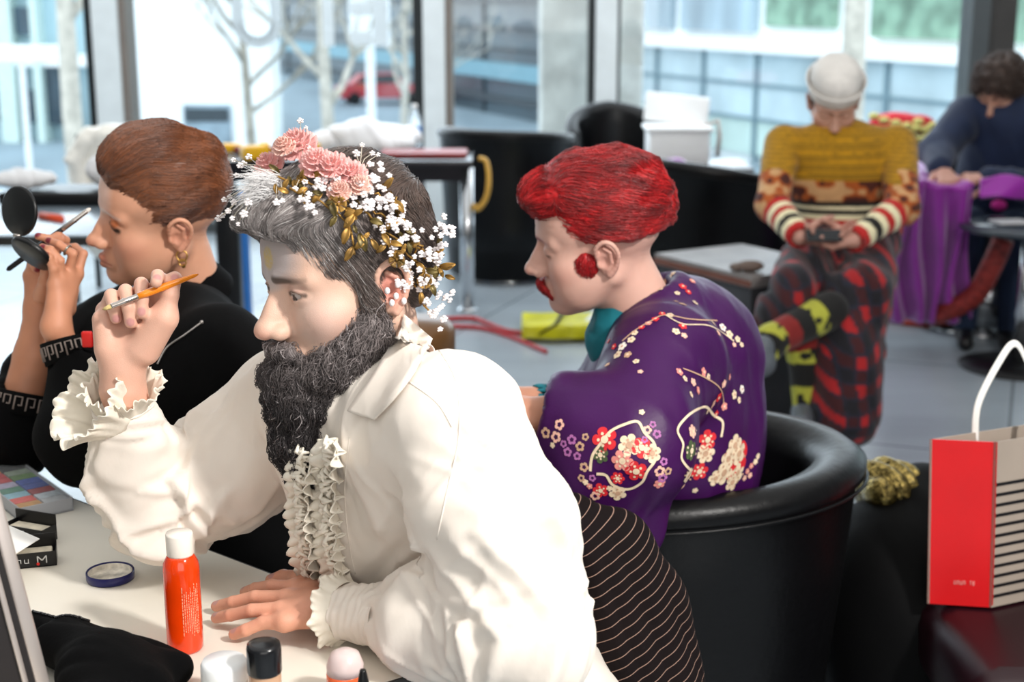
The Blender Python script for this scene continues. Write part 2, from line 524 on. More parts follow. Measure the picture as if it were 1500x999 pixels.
def translucent(m):
    nt = m.node_tree; b = nt.nodes['Principled BSDF']; o = nt.nodes['Material Output']; t = nt.nodes.new('ShaderNodeBsdfTranslucent'); mx = nt.nodes.new('ShaderNodeMixShader')
    t.inputs['Color'].default_value = (.85, .87, .88, 1); mx.inputs['Fac'].default_value = .7
    nt.links.new(b.outputs[0], mx.inputs[1]); nt.links.new(t.outputs[0], mx.inputs[2]); nt.links.new(mx.outputs[0], o.inputs['Surface'])
# white lettering stuck on the glass, seen from behind (back to front)
M_vinyl = mat('white_vinyl', '#f2f5f6', rough=.5, var=0)
M_vgrey = mat('grey_vinyl', '#dfe3e5', rough=.5, var=0)
for m_ in (M_vinyl, M_vgrey): translucent(m_)
def letter(rects, m, label, frac=None):
    mb = MB()
    for (u0, v0, u1, v1) in rects:
        a = Py(u0, v0, YW-.015); b = Py(u1, v1, YW-.015)
        mb.box((a.x, YW-.022, min(a.z, b.z)), (b.x, YW-.011, max(a.z, b.z)), bev=0.0)
    return tag(mb.build('window_letter', m, None, False), label, 'letter', 'letters stuck on the glass')
letter([(470, -60, 490, 68)], M_vinyl, 'white plain upright bar of a letter on the glass, above the cluttered table')
letter([(545, -70, 568, 65), (513, -70, 546, -50), (513, 2, 546, 22), (513, 46, 546, 65)], M_vinyl, 'white reversed letter E on the glass, above the cluttered table')
def ring_letter(u0, u1, v0, v1, m, label):
    mb = MB(); pts = []
    w = (XW(u1)-XW(u0)); zt = Py(u0, v0, YW).z; zb = Py(u0, v1, YW).z; r = w/2; cx = (XW(u0)+XW(u1))/2
    for k in range(13):
        a = math.pi + math.pi*k/12; pts.append((cx+r*math.cos(a), YW-.016, zb+r+r*math.sin(a)))
    pts = [(cx-r, YW-.016, zt)] + pts + [(cx+r, YW-.016, zt)]
    for p, q in zip(pts[:-1], pts[1:]):
        p = Vector(p); q = Vector(q); d = (q-p).normalized(); s = Vector((d.z, 0, -d.x))*.034; e = Vector((0, .008, 0))
        v = [p-s-e, q-s-e, q+s-e, p+s-e, p-s+e, q-s+e, q+s+e, p+s+e]
        mb.add(v, [(0,1,2,3),(7,6,5,4),(0,4,5,1),(1,5,6,2),(2,6,7,3),(3,7,4,0)])
    return tag(mb.build('window_letter', m, None, False), label, 'letter', 'letters stuck on the glass')
ring_letter(352, 408, -70, 62, M_vgrey, 'pale grey rounded letter U on the glass in front of the white wall')

# ------------------------------------------------------------------ outside
GZ = -3.5
M_street = mat('street_asphalt', '#8fa0ab', rough=.7, var=.12, scale=.25, stretch=(1, .4, 1))
struct('street_ground', MB().box((-90, YW+.4, GZ-.3), (60, 160, GZ)), M_street)
struct('pavement_ground', MB().box((-30, YW+.4, GZ), (30, 22, GZ+.12)), mat('pavement', '#b5bcc0', rough=.8, var=.1, scale=.6))
M_glight = mat('pale_facade_glass', '#c2d2d8', rough=.25, var=.16, scale=.35, spec=.6)
M_glight2 = mat('green_facade_glass', '#cfe3dc', rough=.3, var=.10, scale=.4)
M_gupper = mat('upper_facade_glass', '#a9bcc8', rough=.2, var=.22, scale=.5, stretch=(1, 1, .3))
M_gdark = mat('dark_facade_glass', '#54656f', rough=.3, var=.2, scale=.12, stretch=(1, 1, .25))
M_mull = mat('facade_mullion', '#7a929c', rough=.5, var=.05)
M_dmull = mat('dark_ledge', '#3a444b', rough=.5, var=.08)
M_lmull = mat('turquoise_ledge', '#7da9b8', rough=.5, var=.08)
M_white = mat('white_render', '#f6f8f8', rough=.8, var=.02, scale=.2)
M_wband = mat('white_ledge', '#fbfbfa', rough=.6, var=.02)
# the long facade runs away from the room at an angle
tq = 44.0; q = P(1100, 235, tq); Q0 = Vector((q.x, q.y, GZ))
FD = Vector((-0.385, 0.923, 0)).normalized(); FN = Vector((-FD.y, FD.x, 0))   # FN points to the street side
if FN.dot(Vector((0, 0, 0))-Q0) < 0: FN = -FN
def FB(mb, s0, s1, z0, z1, d0, d1, mi):
    v = []
    for z in (z0, z1):
        for (s, d) in ((s0, d0), (s1, d0), (s1, d1), (s0, d1)): p = Q0 + FD*s + FN*d; v.append((p.x, p.y, z))
    mb.add(v, [(0,1,2,3),(7,6,5,4),(0,4,5,1),(1,5,6,2),(2,6,7,3),(3,7,4,0)], mi)
bl = empty('building', Q0)
tag(bl, 'pale glass building with a grid of panels across the street on the right', 'building')
mb = MB(); FB(mb, -22, 13, GZ, 9, -6, -.3, 0); mb.build('wall', M_white, bl, False)
mb = MB()
for i in range(-7, 5):
    s0 = i*3.2
    for (z0, z1, k) in ((GZ+.3, -2.15, 1), (-2.05, -1.1, 0), (-1.0, -.1, 0)):
        FB(mb, s0+.08, s0+3.12, z0, z1, -.3, -.12, k)
mb.build('grid_panel', [M_glight, M_glight2], bl, False)
mb = MB()
for i in range(-7, 6): FB(mb, i*3.2-.07, i*3.2+.07, GZ, -.05, -.3, -.02, 0)
for z in (-2.1, -1.05): FB(mb, -22, 13, z-.05, z+.05, -.3, -.05, 0)
mb.build('mullion', M_mull, bl, False)
mb = MB(); FB(mb, -22, 13, -.08, .34, -.3, .25, 0); FB(mb, -22, 13, 3.4, 3.9, -.3, .25, 0); mb.build('ledge', M_wband, bl, False)
mb = MB()
for i in range(-4, 3):
    g = i*5.2
    mb = MB()
    if i == -1: FB(mb, g+1.4, g+4.9, .7, 3.3, -.3, -.1, 1)
    else: FB(mb, g+.3, g+4.9, .5, 3.3, -.3, -.1, 1 if i < -1 else 0)
    mb.build('window', [M_gupper, mat('window_reflecting_green', '#8fae98', rough=.25, var=.25, scale=1.5)], bl, False)  # green reflections on these panes are put into the glass colour
bd = empty('building', Q0 + FD*14)
tag(bd, 'dark glass building with horizontal ledges down the street, behind the bare trees', 'building')
mb = MB(); FB(mb, 14, 95, GZ, 16, -6, -.3, 0); mb.build('wall', M_gdark, bd, False)
mb = MB()
for z, h_, k in ((-2.9, .25, 0), (-1.9, .7, 1), (-.7, .14, 0), (.2, .14, 0), (1.35, .16, 0), (2.4, .14, 0)): FB(mb, 14, 95, z, z+h_, -.3, .05, k)
mb.build('ledge', [M_dmull, M_lmull], bd, False)
mb = MB()
for i in range(9): FB(mb, 15+i*6.3, 15+i*6.3+4.6, 3.1, 5.6, -.3, .1, 0)
mb.build('panel', M_white, bd, False)
mb = MB()
for i in range(9): mb = MB(); FB(mb, 14+i*9.1, 14+i*9.1+.12, GZ, 12, -.3, -.2, 0); mb.build('mullion', M_dmull, bd, False)
# white building facing the room
wb = empty('building', (P(320, 200, 40).x, 40, GZ))
tag(wb, 'plain white building wall with one dark window across the street', 'building')
xa, xb = P(216, 200, 40).x, P(430, 200, 40).x
MB().box((xa, 39, GZ), (xb-.35, 40.5, 9)).build('wall', M_white, wb, False)
a = P(285, 148, 39.9); b = P(352, 205, 39.9)
mw = MB(); mw.box((a.x, 38.9, b.z), (b.x, 39.1, a.z), 0)
mw.box((a.x+.05, 38.86, a.z-.45), (b.x-.05, 38.95, a.z-.1), 1)
mw.build('window', [mat('slate_glass', '#9db0bd', rough=.3, var=.25, scale=1), M_dmull], wb, False)
# left glassy building
lb = empty('building', (-26, 52, GZ)); tag(lb, 'glassy building with pale green columns at the far left', 'building')
MB().box((-30, 52, GZ), (P(216, 100, 52).x+.3, 60, 9)).build('wall', mat('left_facade', '#a2bcc4', rough=.35, var=.2, scale=.3), lb, False)
mb = MB()
for u0, u1 in ((12, 36), (64, 74), (176, 200)):
    mb.box((P(u0, 100, 51.5).x, 51.2, GZ), (P(u1, 100, 51.5).x, 52, 9))
mb.build('column', mat('pale_green_column', '#d5e6e0', rough=.6, var=.05), lb, False)
mb = MB()
for u0, u1, v0, v1 in ((-30, 10, 100, 175), (52, 66, 130, 178), (78, 96, 90, 180), (40, 62, 10, 50), (-30, 10, 10, 60)):
    a = P(u0, v0, 51.9); b = P(u1, v1, 51.9); mb = MB(); mb.box((a.x, 51.7, b.z), (b.x, 52.05, a.z)); mb.build('window', mat('navy_glass', '#4c6272', rough=.25, var=.3, scale=.5), lb, False)
mb = MB(); mb.box((-30, 51.4, P(0, 95, 52).z), (P(216, 100, 52).x, 52.0, P(0, 78, 52).z)); mb.build('ledge', M_wband, lb, False)
# concrete pillar
c0 = Py(790, 100, 10.2); c1 = Py(936, 100, 10.2)
mb = MB(); mb.box((c0.x, 9.85, GZ), (c1.x, 10.55, 6), bev=.03)
M_conc = mat('weathered_concrete', '#d9dbd8', rough=.9, var=.13, scale=5.0, bump=.01, bscale=9, detail=6)
tag(mb.build('pillar', M_conc, None, False), 'pale mottled concrete pillar just outside the glass', 'pillar')
# bare trees
M_bark = mat('pale_bark', '#c3bdb2', rough=.9, var=.15, scale=6, bump=.01)
M_bark2 = mat('grey_bark', '#a39c90', rough=.9, var=.15, scale=6)
def bare_tree(base, h, r, seed, m, label, lean=0.0, fork=0.4, bright=None):
    R = random.Random(seed); root = empty('bare_tree', base)
    tag(root, label, 'tree', 'bare street trees'); tr = MB(); br = MB()
    top = Vector(base) + Vector((lean*h, 0, h))
    tp = [Vector(base).lerp(top, i/5) + Vector((R.uniform(-.05, .05), 0, 0))*h*.15*(i > 0) for i in range(6)]
    tr.tube(tp, [r*(1-.09*i) for i in range(6)], 10)
    def grow(p, d, L, rr, lev):
        pts = [p]; dd = d.copy()
        for i in range(4):
            dd = (dd + Vector((R.uniform(-.25, .25), R.uniform(-.25, .25), R.uniform(-.05, .2)))).normalized(); pts.append(pts[-1]+dd*L/4)
        br.tube(pts, [rr*(1-.16*i) for i in range(5)], 6)
        if lev < 4:
            for k in range(3):
                q = pts[R.choice((2, 3, 4))]
                nd = (dd + Vector((R.uniform(-.9, .9), R.uniform(-.9, .9), R.uniform(-.2, .6)))).normalized()
                grow(q, nd, L*R.uniform(.55, .8), rr*.52, lev+1)
    for k in range(7):
        f = lerp(fork, 1.0, k/6); p = Vector(base).lerp(top, f); a = R.uniform(0, 6.28)
        grow(p, Vector((math.cos(a), math.sin(a)*.6, R.uniform(.5, 1.1))).normalized(), h*R.uniform(.25, .42), r*.5, 0)
    tr.build('trunk', m, root); br.build('branch', m, root); return root
def ground(u, t, z=GZ): p = P(u, 200, t); return (p.x, p.y, z)
bare_tree(ground(113, 20), 8.5, .17, 3, M_bark, 'bare tree with a thick pale trunk at the far left, left of the first post', -.01, .55)
bare_tree(ground(478, 27), 6.5, .15, 11, M_bark, 'bare forked tree in the middle pane, left of the reversed letter', .0, .45)
bare_tree(ground(372, 33), 6.0, .13, 5, M_bark2, 'thin bare tree standing in front of the plain white wall', -.05, .4)
bare_tree(ground(592, 38), 5.0, .13, 8, M_bark, 'small bare tree just left of the second post', .02, .4)
bare_tree(ground(1243, 19), 9.0, .20, 21, M_bark, 'tree with a thick pale trunk rising above the sailor hat', .0, .75)
# red car on the street
def car(loc, rz):
    root = empty('car', loc, rz); LOCAL.add(root)
    tag(root, 'red car on the street behind the bare trees', 'car')
    prof = [(-2.1, .35), (-2.1, .85), (-1.5, 1.0), (-.95, 1.45), (.6, 1.5), (1.2, 1.0), (2.0, .85), (2.15, .6), (2.1, .3)]
    def shell(prof, w, m, name, par, taper=0):
        mb = MB(); v = [(x, -w+(taper if z > 1.1 else 0), z) for x, z in prof] + [(x, w-(taper if z > 1.1 else 0), z) for x, z in prof]
        k = len(prof); f = [tuple(range(k)), tuple(range(2*k-1, k-1, -1))] + [(i, i+k, (i+1) % k+k, (i+1) % k) for i in range(k)]
        return mb.add(v, f).build(name, m, par, False)
    shell(prof, .85, mat('car_red', '#c2323c', rough=.3, coat=.5), 'body', root, .12)
    shell([(-1.3, 1.03), (-.85, 1.4), (.5, 1.44), (1.0, 1.03)], .87, mat('car_glass', '#22303a', rough=.1), 'side_window', root, .1)
    for x in (-1.35, 1.35):
        for y in (-.8, .8):
            mb = MB(); mb.lathe([(.0, -.1), (.2, -.1), (.31, -.09), (.31, .09), (.2, .1), (0, .1)], n=20, M=Matrix.Translation((x, y, .31)) @ Matrix.Rotation(math.pi/2, 4, 'X'))
            mb.build('wheel', mat('tyre', '#15171a', rough=.8), root)
p = P(556, 135, 70); car((p.x, p.y, GZ), 0.25)
# lamp post with a pale pole under the reversed letter
p = P(545, 200, 30)
mb = MB(); mb.tube([(p.x, p.y, GZ), (p.x, p.y, P(545, 66, 30).z)], .1, 10)
mb.box((p.x-.42, p.y-.05, P(545, 66, 30).z), (p.x+.42, p.y+.05, P(545, -10, 30).z))
tag(mb.build('street_sign', mat('sign_white', '#eef1f3', rough=.5), None, False), 'pale street sign on a slim white pole beside the bare forked tree', 'sign')
a = P(-20, 66, 30); b = P(92, 92, 30)
mb = MB(); mb.box((a.x, a.y-.1, b.z), (b.x, a.y+.1, a.z), bev=.04); mb.tube([(b.x-.9, a.y, b.z), (b.x-.9, a.y, GZ)], .07, 8)
tag(mb.build('street_sign', MATS['sign_white'], None, False), 'wide blank white signboard at the far left by the thick trunk', 'sign')

# ------------------------------------------------------------------ people: shared anatomy
def pose(yaw, pitch, roll=0.0):
    """3x3, columns right / forward / up. yaw 0 faces the camera, 90 faces left in the photo; pitch down; roll to the person's left"""
    a, p, r = map(math.radians, (yaw, pitch, roll))
    f0 = Vector((-math.sin(a), -math.cos(a), 0)); z = Vector((0, 0, 1)); r0 = f0.cross(z)
    f = f0*math.cos(p) - z*math.sin(p); u = z*math.cos(p) + f0*math.sin(p)
    u2 = u*math.cos(r) - r0*math.sin(r); r2 = r0*math.cos(r) + u*math.sin(r)
    return np.array([list(r2), list(f), list(u2)]).T
class Head:
    def __init__(s, yaw, pitch, roll, anchor, at, scale=1.0, **k):
        s.R = pose(yaw, pitch, roll); s.s = scale
        s.o = np.array(tuple(at)) - s.R @ (np.array(anchor)*scale)
        s.k = dict(nose=1.0, jaw=1.0, chin=0.0, lips=1.0, brow=1.0, slit=0.0, neckr=.056); s.k.update(k)
    def loc(s, X): return ((X - s.o) @ s.R / s.s).astype(np.float32)
    def wld(s, Y): return np.asarray(Y, dtype=float) @ s.R.T*s.s + s.o
    def pt(s, *p): return Vector(s.wld(np.array([p]))[0])
    def f(s, X): return head_sdf(s.loc(X), s.k)*s.s

EARP = [tuple(p) for p in catmull([(.076, .004, -.012), (.081, .004, .006), (.0855, -.008, .0165), (.0885, -.021, .0125), (.0875, -.028, -.004), (.083, -.023, -.024), (.079, -.011, -.039)], 19)]
EARR = list(np.interp(np.linspace(0, 6, 19), range(7), [.0028, .0032, .0033, .0032, .0030, .0034, .0052]))
def head_sdf(X, K):
    Y = X.copy(); Y[:, 0] = np.abs(Y[:, 0])          # the face is symmetric
    j = K['jaw']; nz = K['nose']
    d = ell(Y, (0, -.014, .032), (.076, .098, .087))
    d = smin(d, ell(Y, (0, .030, .030), (.063, .056, .060)), .02)
    d = smin(d, ell(Y, (0, .026, -.035), (.060, .056, .078)), .02)
    d = smin(d, cap(Y, (.054*j, -.012, -.05), (.020*j, .062, -.098), .019, .018), .022)
    d = smin(d, ell(Y, (0, .040, -.072), (.050*j, .046, .040)), .02)
    d = smin(d, ell(Y, (0, .076+K['chin'], -.101), (.020*j, .016, .017)), .018)
    d = smin(d, ell(Y, (.043, .050, -.030), (.021, .024, .018)), .032)
    if K.get('cheek'): d = smin(d, ell(Y, (.043, .036, -.060), (.021, .032, .032)), .03)
    d = smin(d, cap(Y, (.012, .083, .017), (.046, .066, .014), .0085*K['brow'], .008), .012)
    # nose
    n = cap(Y, (0, .082, .008), (0, .104+.008*(nz-1), -.032), .0065, .0095*nz)
    n = smin(n, cap(Y, (0, .074, .004), (0, .084, -.036), .009, .0155), .012)
    n = smin(n, ell(Y, (0, .108+.010*(nz-1), -.037), (.0105*nz, .0115, .0095)), .008)
    n = smin(n, ell(Y, (.0115*nz, .096, -.041), (.0075, .011, .0085)), .006)
    d = smin(d, n, .009)
    d = smax(d, -ell(Y, (.007, .101, -.049), (.004, .006, .005)), .003)
    # sockets, lids
    d = smax(d, -ell(Y, (.031, .096, .001), (.0185, .017, .0120)), .016)
    d = smin(d, ell(Y, (.0315, .0690, -.001), (.0158, .0150, .0132)), .005)
    d = smax(d, -chain(Y, [(.019, .0865, .0068), (.031, .0850, .0100), (.046, .0755, .0066)], [.0009, .0012, .0009]), .0025)
    if K['slit']:
        sl = ell(Y, (.0330, .0840, -.0015), (.0135, .0095, K['slit']))
        d = smax(d, -sl, .0010)
        d = np.minimum(d, ell(Y, (.0320, .0682, -.001), (.0124, .0132, .0118)))
    else:
        d = smax(d, -chain(Y, [(.019, .0850, -.0055), (.031, .0848, -.0085), (.044, .0765, -.0060)], [.0008]*3), .002)
    # mouth
    l = K['lips']
    d = smin(d, ell(Y, (0, .083, -.072), (.026, .012, .016)), .01)
    d = smin(d, cap(Y, (.003, .0955, -.0685), (.021, .0855, -.073), .0052*l, .002), .004)
    d = smin(d, cap(Y, (0, .0935, -.0795), (.018, .086, -.0765), .0062*l, .002), .004)
    d = smax(d, -cap(Y, (0, .1015, -.0742), (.024, .0885, -.0747), .0011), .0025)
    d = smax(d, -ell(Y, (0, .103, -.055), (.0035, .006, .009)), .004)
    # ears
    e = ell(Y, (.0745, -.012, -.016), (.0065, .017, .028))
    h = chain(Y, EARP, EARR, .002)
    h0 = (0 and [(.076, .004, -.012), (.081, .003, .006), (.086, -.008, .016), (.0885, -.022, .012), (.087, -.029, -.004), (.083, -.024, -.024), (.079, -.012, -.040)],
              [.003, .0034, .0036, .0036, .0034, .0036, .0052])
    h = smin(h, chain(Y, [(.0815, -.008, .006), (.083, -.017, -.002), (.081, -.016, -.018), (.078, -.008, -.030)], [.0026, .003, .003, .003], .002), .003)
    h = smin(h, ell(Y, (.0775, .003, -.021), (.004, .004, .006)), .003)
    e = smin(e, h, .004)
    e = smax(e, -ell(Y, (.0855, -.005, -.017), (.009, .008, .0105)), .003)
    return smin(d, e, .004)

SKIN_T = dict(base='#d9a98f', warm='#cf8070', lip='#b8625c', brow='#4a3a33')
def face_color(Y, c, powder=0.0):
    """real colour of skin and make-up by place on the head (head frame)"""
    X = Y.copy(); X[:, 0] = np.abs(X[:, 0])
    base = np.tile(srgb(c['base']), (len(X), 1))
    def put(col, w):
        w = np.clip(w, 0, 1)[:, None]; return base*(1-w) + np.array(srgb(col))*w
    def blob(cx, r, soft=1.0):
        q = np.sqrt((((X-np.array(cx))/np.array(r))**2).sum(1)); return np.clip((1.15-q)/.45*soft, 0, 1)
    base = put(c['warm'], .35*blob((.05, .055, -.035), (.028, .03, .022)))
    base = put(c['warm'], .5*blob((0, .112, -.040), (.014, .016, .012)))
    base = put(c['warm'], .5*blob((.084, -.012, -.012), (.012, .022, .032)))
    for (col, cx, r, w) in c.get('paint', []): base = put(col, w*blob(cx, r))
    m = np.maximum(np.exp(-((cap(X, (.003, .0955, -.0685), (.021, .0855, -.073), .0045, .002)/.0022).clip(0))**2),
                   np.exp(-((cap(X, (0, .0935, -.0795), (.018, .086, -.0765), .0055, .002)/.0022).clip(0))**2))
    base = put(c['lip'], .85*m)
    b = cap(X, (.013, .090, .017), (.049, .070, .016), .0035, .0018)
    base = put(c['brow'], c.get('browa', .8)*np.clip(1 - b/.0035, 0, 1)*(X[:, 2] > .008))
    lash = chain(X, c.get('lashp', [(.018, .0825, -.0045), (.031, .0850, -.0078), (.045, .0765, -.0060)]), [.0008]*3)
    base = put(c.get('lash', '#241a18'), c.get('lasha', .85)*np.clip(1.3 - lash/c.get('lashw', .0022), 0, 1))
    if c.get('open'):
        q = np.sqrt((((X-np.array((.0315, .0690, -.001)))/np.array((.0128, .0132, .0120)))**2).sum(1))
        ball = (q < 1.035) & (X[:, 1] > .074)
        base[ball] = np.array(srgb('#b9aca6'))
        iris = ball & (np.hypot(Y[:, 0]*np.sign(Y[:, 0])-.031, X[:, 2]+.004) < .0056)
        base[iris] = np.array(srgb('#3c3230'))
    return base

def hand_sdf(X, wrist, mcps, fingers, thumb, r=1.0, palm=.0125, fr=.0078, k=.008):
    """explicit joints: mcps 4 points, fingers 4 lists (joints after the mcp), thumb list (cmc..tip)"""
    d = None
    for m in mcps:
        e = cap(X, wrist, m, palm*1.35*r, palm*.86*r); d = e if d is None else smin(d, e, .014*r)
    d = smin(d, cap(X, mcps[0], mcps[3], palm*.75*r, palm*.7*r), .01*r)
    for m, f in zip(mcps, fingers):
        n = len(f); rs = [palm*.78*r] + [lerp(fr, fr*.80, (i+1)/n)*r for i in range(n)]
        d = smin(d, chain(X, [m] + list(f), rs, .0025), k*.55*r)
    n = len(thumb); d = smin(d, chain(X, thumb, [palm*1.25*r] + [lerp(fr*1.35, fr*1.0, i/max(1, n-2))*r for i in range(n-1)], .004), .010*r)
    return d
def generic_hand(wrist, direction, palm_n, side, size=1.0, curl=0.5, thumb_in=0.3, spread=1.0, curls=None):
    """joints of a posed hand. side +1: the thumb lies on direction x palm_n"""
    w = Vector(wrist); y = Vector(direction).normalized(); n = Vector(palm_n); n = (n - y*n.dot(y)).normalized()
    x = y.cross(n)*side
    mc, fi = [], []
    L = [(.043, .026, .021), (.047, .029, .022), (.044, .027, .021), (.034, .020, .018)]
    for i, (ox, oy) in enumerate(((.030, .086), (.010, .091), (-.010, .087), (-.028, .079))):
        m = w + (x*ox + y*oy)*size; mc.append(m); a = 0.0; p = m; js = []
        c = (curls[i] if curls else curl)
        sx = (1.5-i)*.09*spread
        for j, l in enumerate(L[i]):
            a += c*(0.9 if j == 0 else 1.15 if j == 1 else .75)
            d = (y*math.cos(a) + n*math.sin(a) + x*sx*math.cos(a)).normalized()
            p = p + d*l*size; js.append(p)
        fi.append(js)
    c0 = w + (x*.022 + y*.022 + n*.008)*size
    d1 = (x*.75 + y*.75 + n*.35).normalized(); c1 = c0 + d1*.040*size
    d2 = (y*1.0 + x*(.45-thumb_in) + n*(.3+thumb_in)).normalized(); c2 = c1 + d2*.032*size
    d3 = (y*1.0 + x*(.1-thumb_in) + n*(.35+thumb_in)).normalized(); c3 = c2 + d3*.026*size
    return dict(wrist=w, mcps=mc, fingers=fi, thumb=[c0, c1, c2, c3])
def hand_box(H, pad=.03):
    pts = [H['wrist']] + H['mcps'] + [q for f in H['fingers'] for q in f] + list(H['thumb'])
    a = np.array([tuple(p) for p in pts]); return a.min(0)-pad, a.max(0)+pad
def nails(X, H, base, col='#d9a79c', r=.0052, normal=None):
    for f in [x for x in H['fingers']] + [H['thumb']]:
        a, b = np.array(tuple(f[-2])), np.array(tuple(f[-1]))
        d = (b-a)/np.linalg.norm(b-a); c = b - d*.001
        nn = np.array(tuple(normal(f))) if normal else None
        if nn is None: continue
        c = c + nn*.0070
        q = np.linalg.norm(X-c, axis=1); w = np.clip((r*1.15-q)/(r*.3), 0, 1)[:, None]
        base = base*(1-w) + np.array(srgb(col))*w
    return base

def torso_sdf(X, Sl, Sr, pelvis, off=0.0, depth=1.0, neck=None, belly=1.0, k=.05):
    Sl, Sr, pelvis = Vector(Sl), Vector(Sr), Vector(pelvis)
    mid = (Sl+Sr)/2; Lx = (Sr-Sl).normalized(); U = (mid-pelvis); H = U.length; U.normalize()
    Fw = U.cross(Lx).normalized(); U = Lx.cross(Fw).normalized()
    w = (Sl-Sr).length/2
    M = np.array([list(Lx), list(Fw), list(U)]).T
    d = rell(X, mid-U*.15*H/.5, (w*.84+off, .112*depth+off, .17+off), M)
    d = smin(d, rell(X, mid.lerp(pelvis, .62), (w*.76*belly+off, .108*depth*belly+off, .19+off), M), k)
    d = smin(d, rell(X, pelvis, (w*.86+off, .125*depth+off, .13+off), M), k)
    d = smin(d, cap(X, Sl+Lx*.03-U*.01, Sr-Lx*.03-U*.01, .052+off, .052+off), k)
    if neck is not None: d = smin(d, cap(X, mid-U*.02, neck, .065+off, .046+off), .045)
    return d
def arm_sdf(X, pts, rs, k=.02): return chain(X, pts, rs, k)

def ridged(a, b, seed, o=2):
    """long cloth folds: a along the fold (slow), b across it"""
    r = 0; amp = 1.0
    for i in range(o):
        q = np.stack([a*(1.6**i), b*(2.0**i), np.full(len(a), 3.1*i)], 1)
        r = r + amp*(1 - 2*np.abs(vnoise(q, 1.0, seed+i))); amp *= .45
    return r
def crease(a, b, seed, w=.20):
    q = np.stack([a, b, np.full(len(a), 1.7*seed)], 1); n = vnoise(q, 1.0, seed); m = vnoise(q*.6+9, 1.0, seed+50)
    return np.exp(-(n/w)**2)*np.clip(.5+m, 0, 1)
def around(X, pts):
    """(par along chain, angle round it, distance) for points near a bent tube"""
    pts = np.array([tuple(p) for p in pts], dtype=float)
    d, par = polydist(X, pts); m = len(pts)-1
    i = np.minimum((par*m).astype(int), m-1); f = par*m-i
    c = pts[i]*(1-f)[:, None] + pts[i+1]*f[:, None]
    T = pts[-1]-pts[0]; T /= np.linalg.norm(T)
    ref = np.array([.2, .3, .93]); A = np.cross(T, ref); A /= np.linalg.norm(A); B = np.cross(T, A)
    v = X-c; return par, np.arctan2(v @ B, v @ A), d
def march(f, roots, flow, n, step, off=.001, jit=0.0, h=.002, lift=None):
    """paths that follow the surface f=off along a flow field"""
    p = roots.astype(np.float32).copy(); out = [p.copy()]
    E = np.eye(3, dtype=np.float32)*h
    for i in range(n):
        g = np.stack([f(p+E[k])-f(p-E[k]) for k in range(3)], 1); g /= np.linalg.norm(g, axis=1, keepdims=True)+1e-9
        w = flow(p); w = w - (w*g).sum(1, keepdims=True)*g; w /= np.linalg.norm(w, axis=1, keepdims=True)+1e-9
        st = step if np.isscalar(step) else step[:, None]
        p = p + w*st
        dd = f(p); target = off if lift is None else off + lift(i/n)
        p = p - (dd-target)[:, None]*g
        if jit: p = p + rng.normal(0, jit, p.shape).astype(np.float32)
        out.append(p.astype(np.float32).copy())
    return np.stack(out, 1)
def hair_obj(name, head, vol, region, flow, n, steps, step, rad, m, parent, lo, hi, h=.003, off=.0008, jit=.0003, curl=0.0, curlr=.003, lift=None, res_cut=None, vary=.5, colors=None, taper=True):
    """a body of hair (vol, head frame) covered with strands"""
    V, Q = mesh_sdf(vol, lo, hi, h, newton=1)
    ok = region(V) if region is not None else np.ones(len(V), bool)
    idx = np.where(ok)[0]; idx = rng.choice(idx, n, replace=len(idx) < n)
    roots = V[idx] + rng.normal(0, h*.4, (n, 3))
    st = (step*rng.uniform(1-vary, 1+vary, n)).astype(np.float32)
    pa = march(vol, roots, flow, steps, st, off=off, jit=jit, lift=lift)
    pa = pa + rng.uniform(0, .0022, (n, 1, 1))*0
    if curl:
        k = pa.shape[1]; t = np.arange(k)[None, :]*curl + rng.uniform(0, 6.28, (n, 1)); cr = curlr*rng.uniform(.4, 1.3, (n, 1))
        a1 = rng.normal(size=(n, 1, 3)); a1 /= np.linalg.norm(a1, axis=2, keepdims=True)
        a2 = np.cross(a1, rng.normal(size=(n, 1, 3))); a2 /= np.linalg.norm(a2, axis=2, keepdims=True)
        pa = pa + a1*(np.cos(t)*cr)[..., None] + a2*(np.sin(t)*cr)[..., None]
    k = pa.shape[1]
    prof = np.clip(1.15 - np.linspace(0, 1, k)**3, .15, 1) if taper else np.ones(k)
    rr = rad*rng.uniform(.6, 1.3, (n, 1))*prof[None, :]
    SV, SQ = strands(pa, rr)
    base = V.copy()
    if colors is not None:
        cv = colors(V, None); cs = colors(pa.reshape(-1, 3), rng.uniform(0, 1, n).repeat(k))
        cols = np.concatenate([cv*.9, np.repeat(cs, 3, axis=0)])
    else: cols = None
    AV, AQ = merge([(head.wld(base), Q), (head.wld(SV), SQ)])
    return sdf_obj(name, AV, AQ, m, parent, cols)

M_skin = mat('skin', attr='Col', rough=.46, sss=.10, var=.03, scale=30, bump=.0006, bscale=900)
M_hair = mat('hair', attr='Col', rough=.42, var=.10, scale=60, spec=.5, sheen=.1)
def limb_low(pts, rs, h=.012):
    a = np.array([tuple(p) for p in pts]); m = max(rs)+.04
    return mesh_sdf(lambda X: chain(X, pts, rs, .03), a.min(0)-m, a.max(0)+m, h, newton=1)

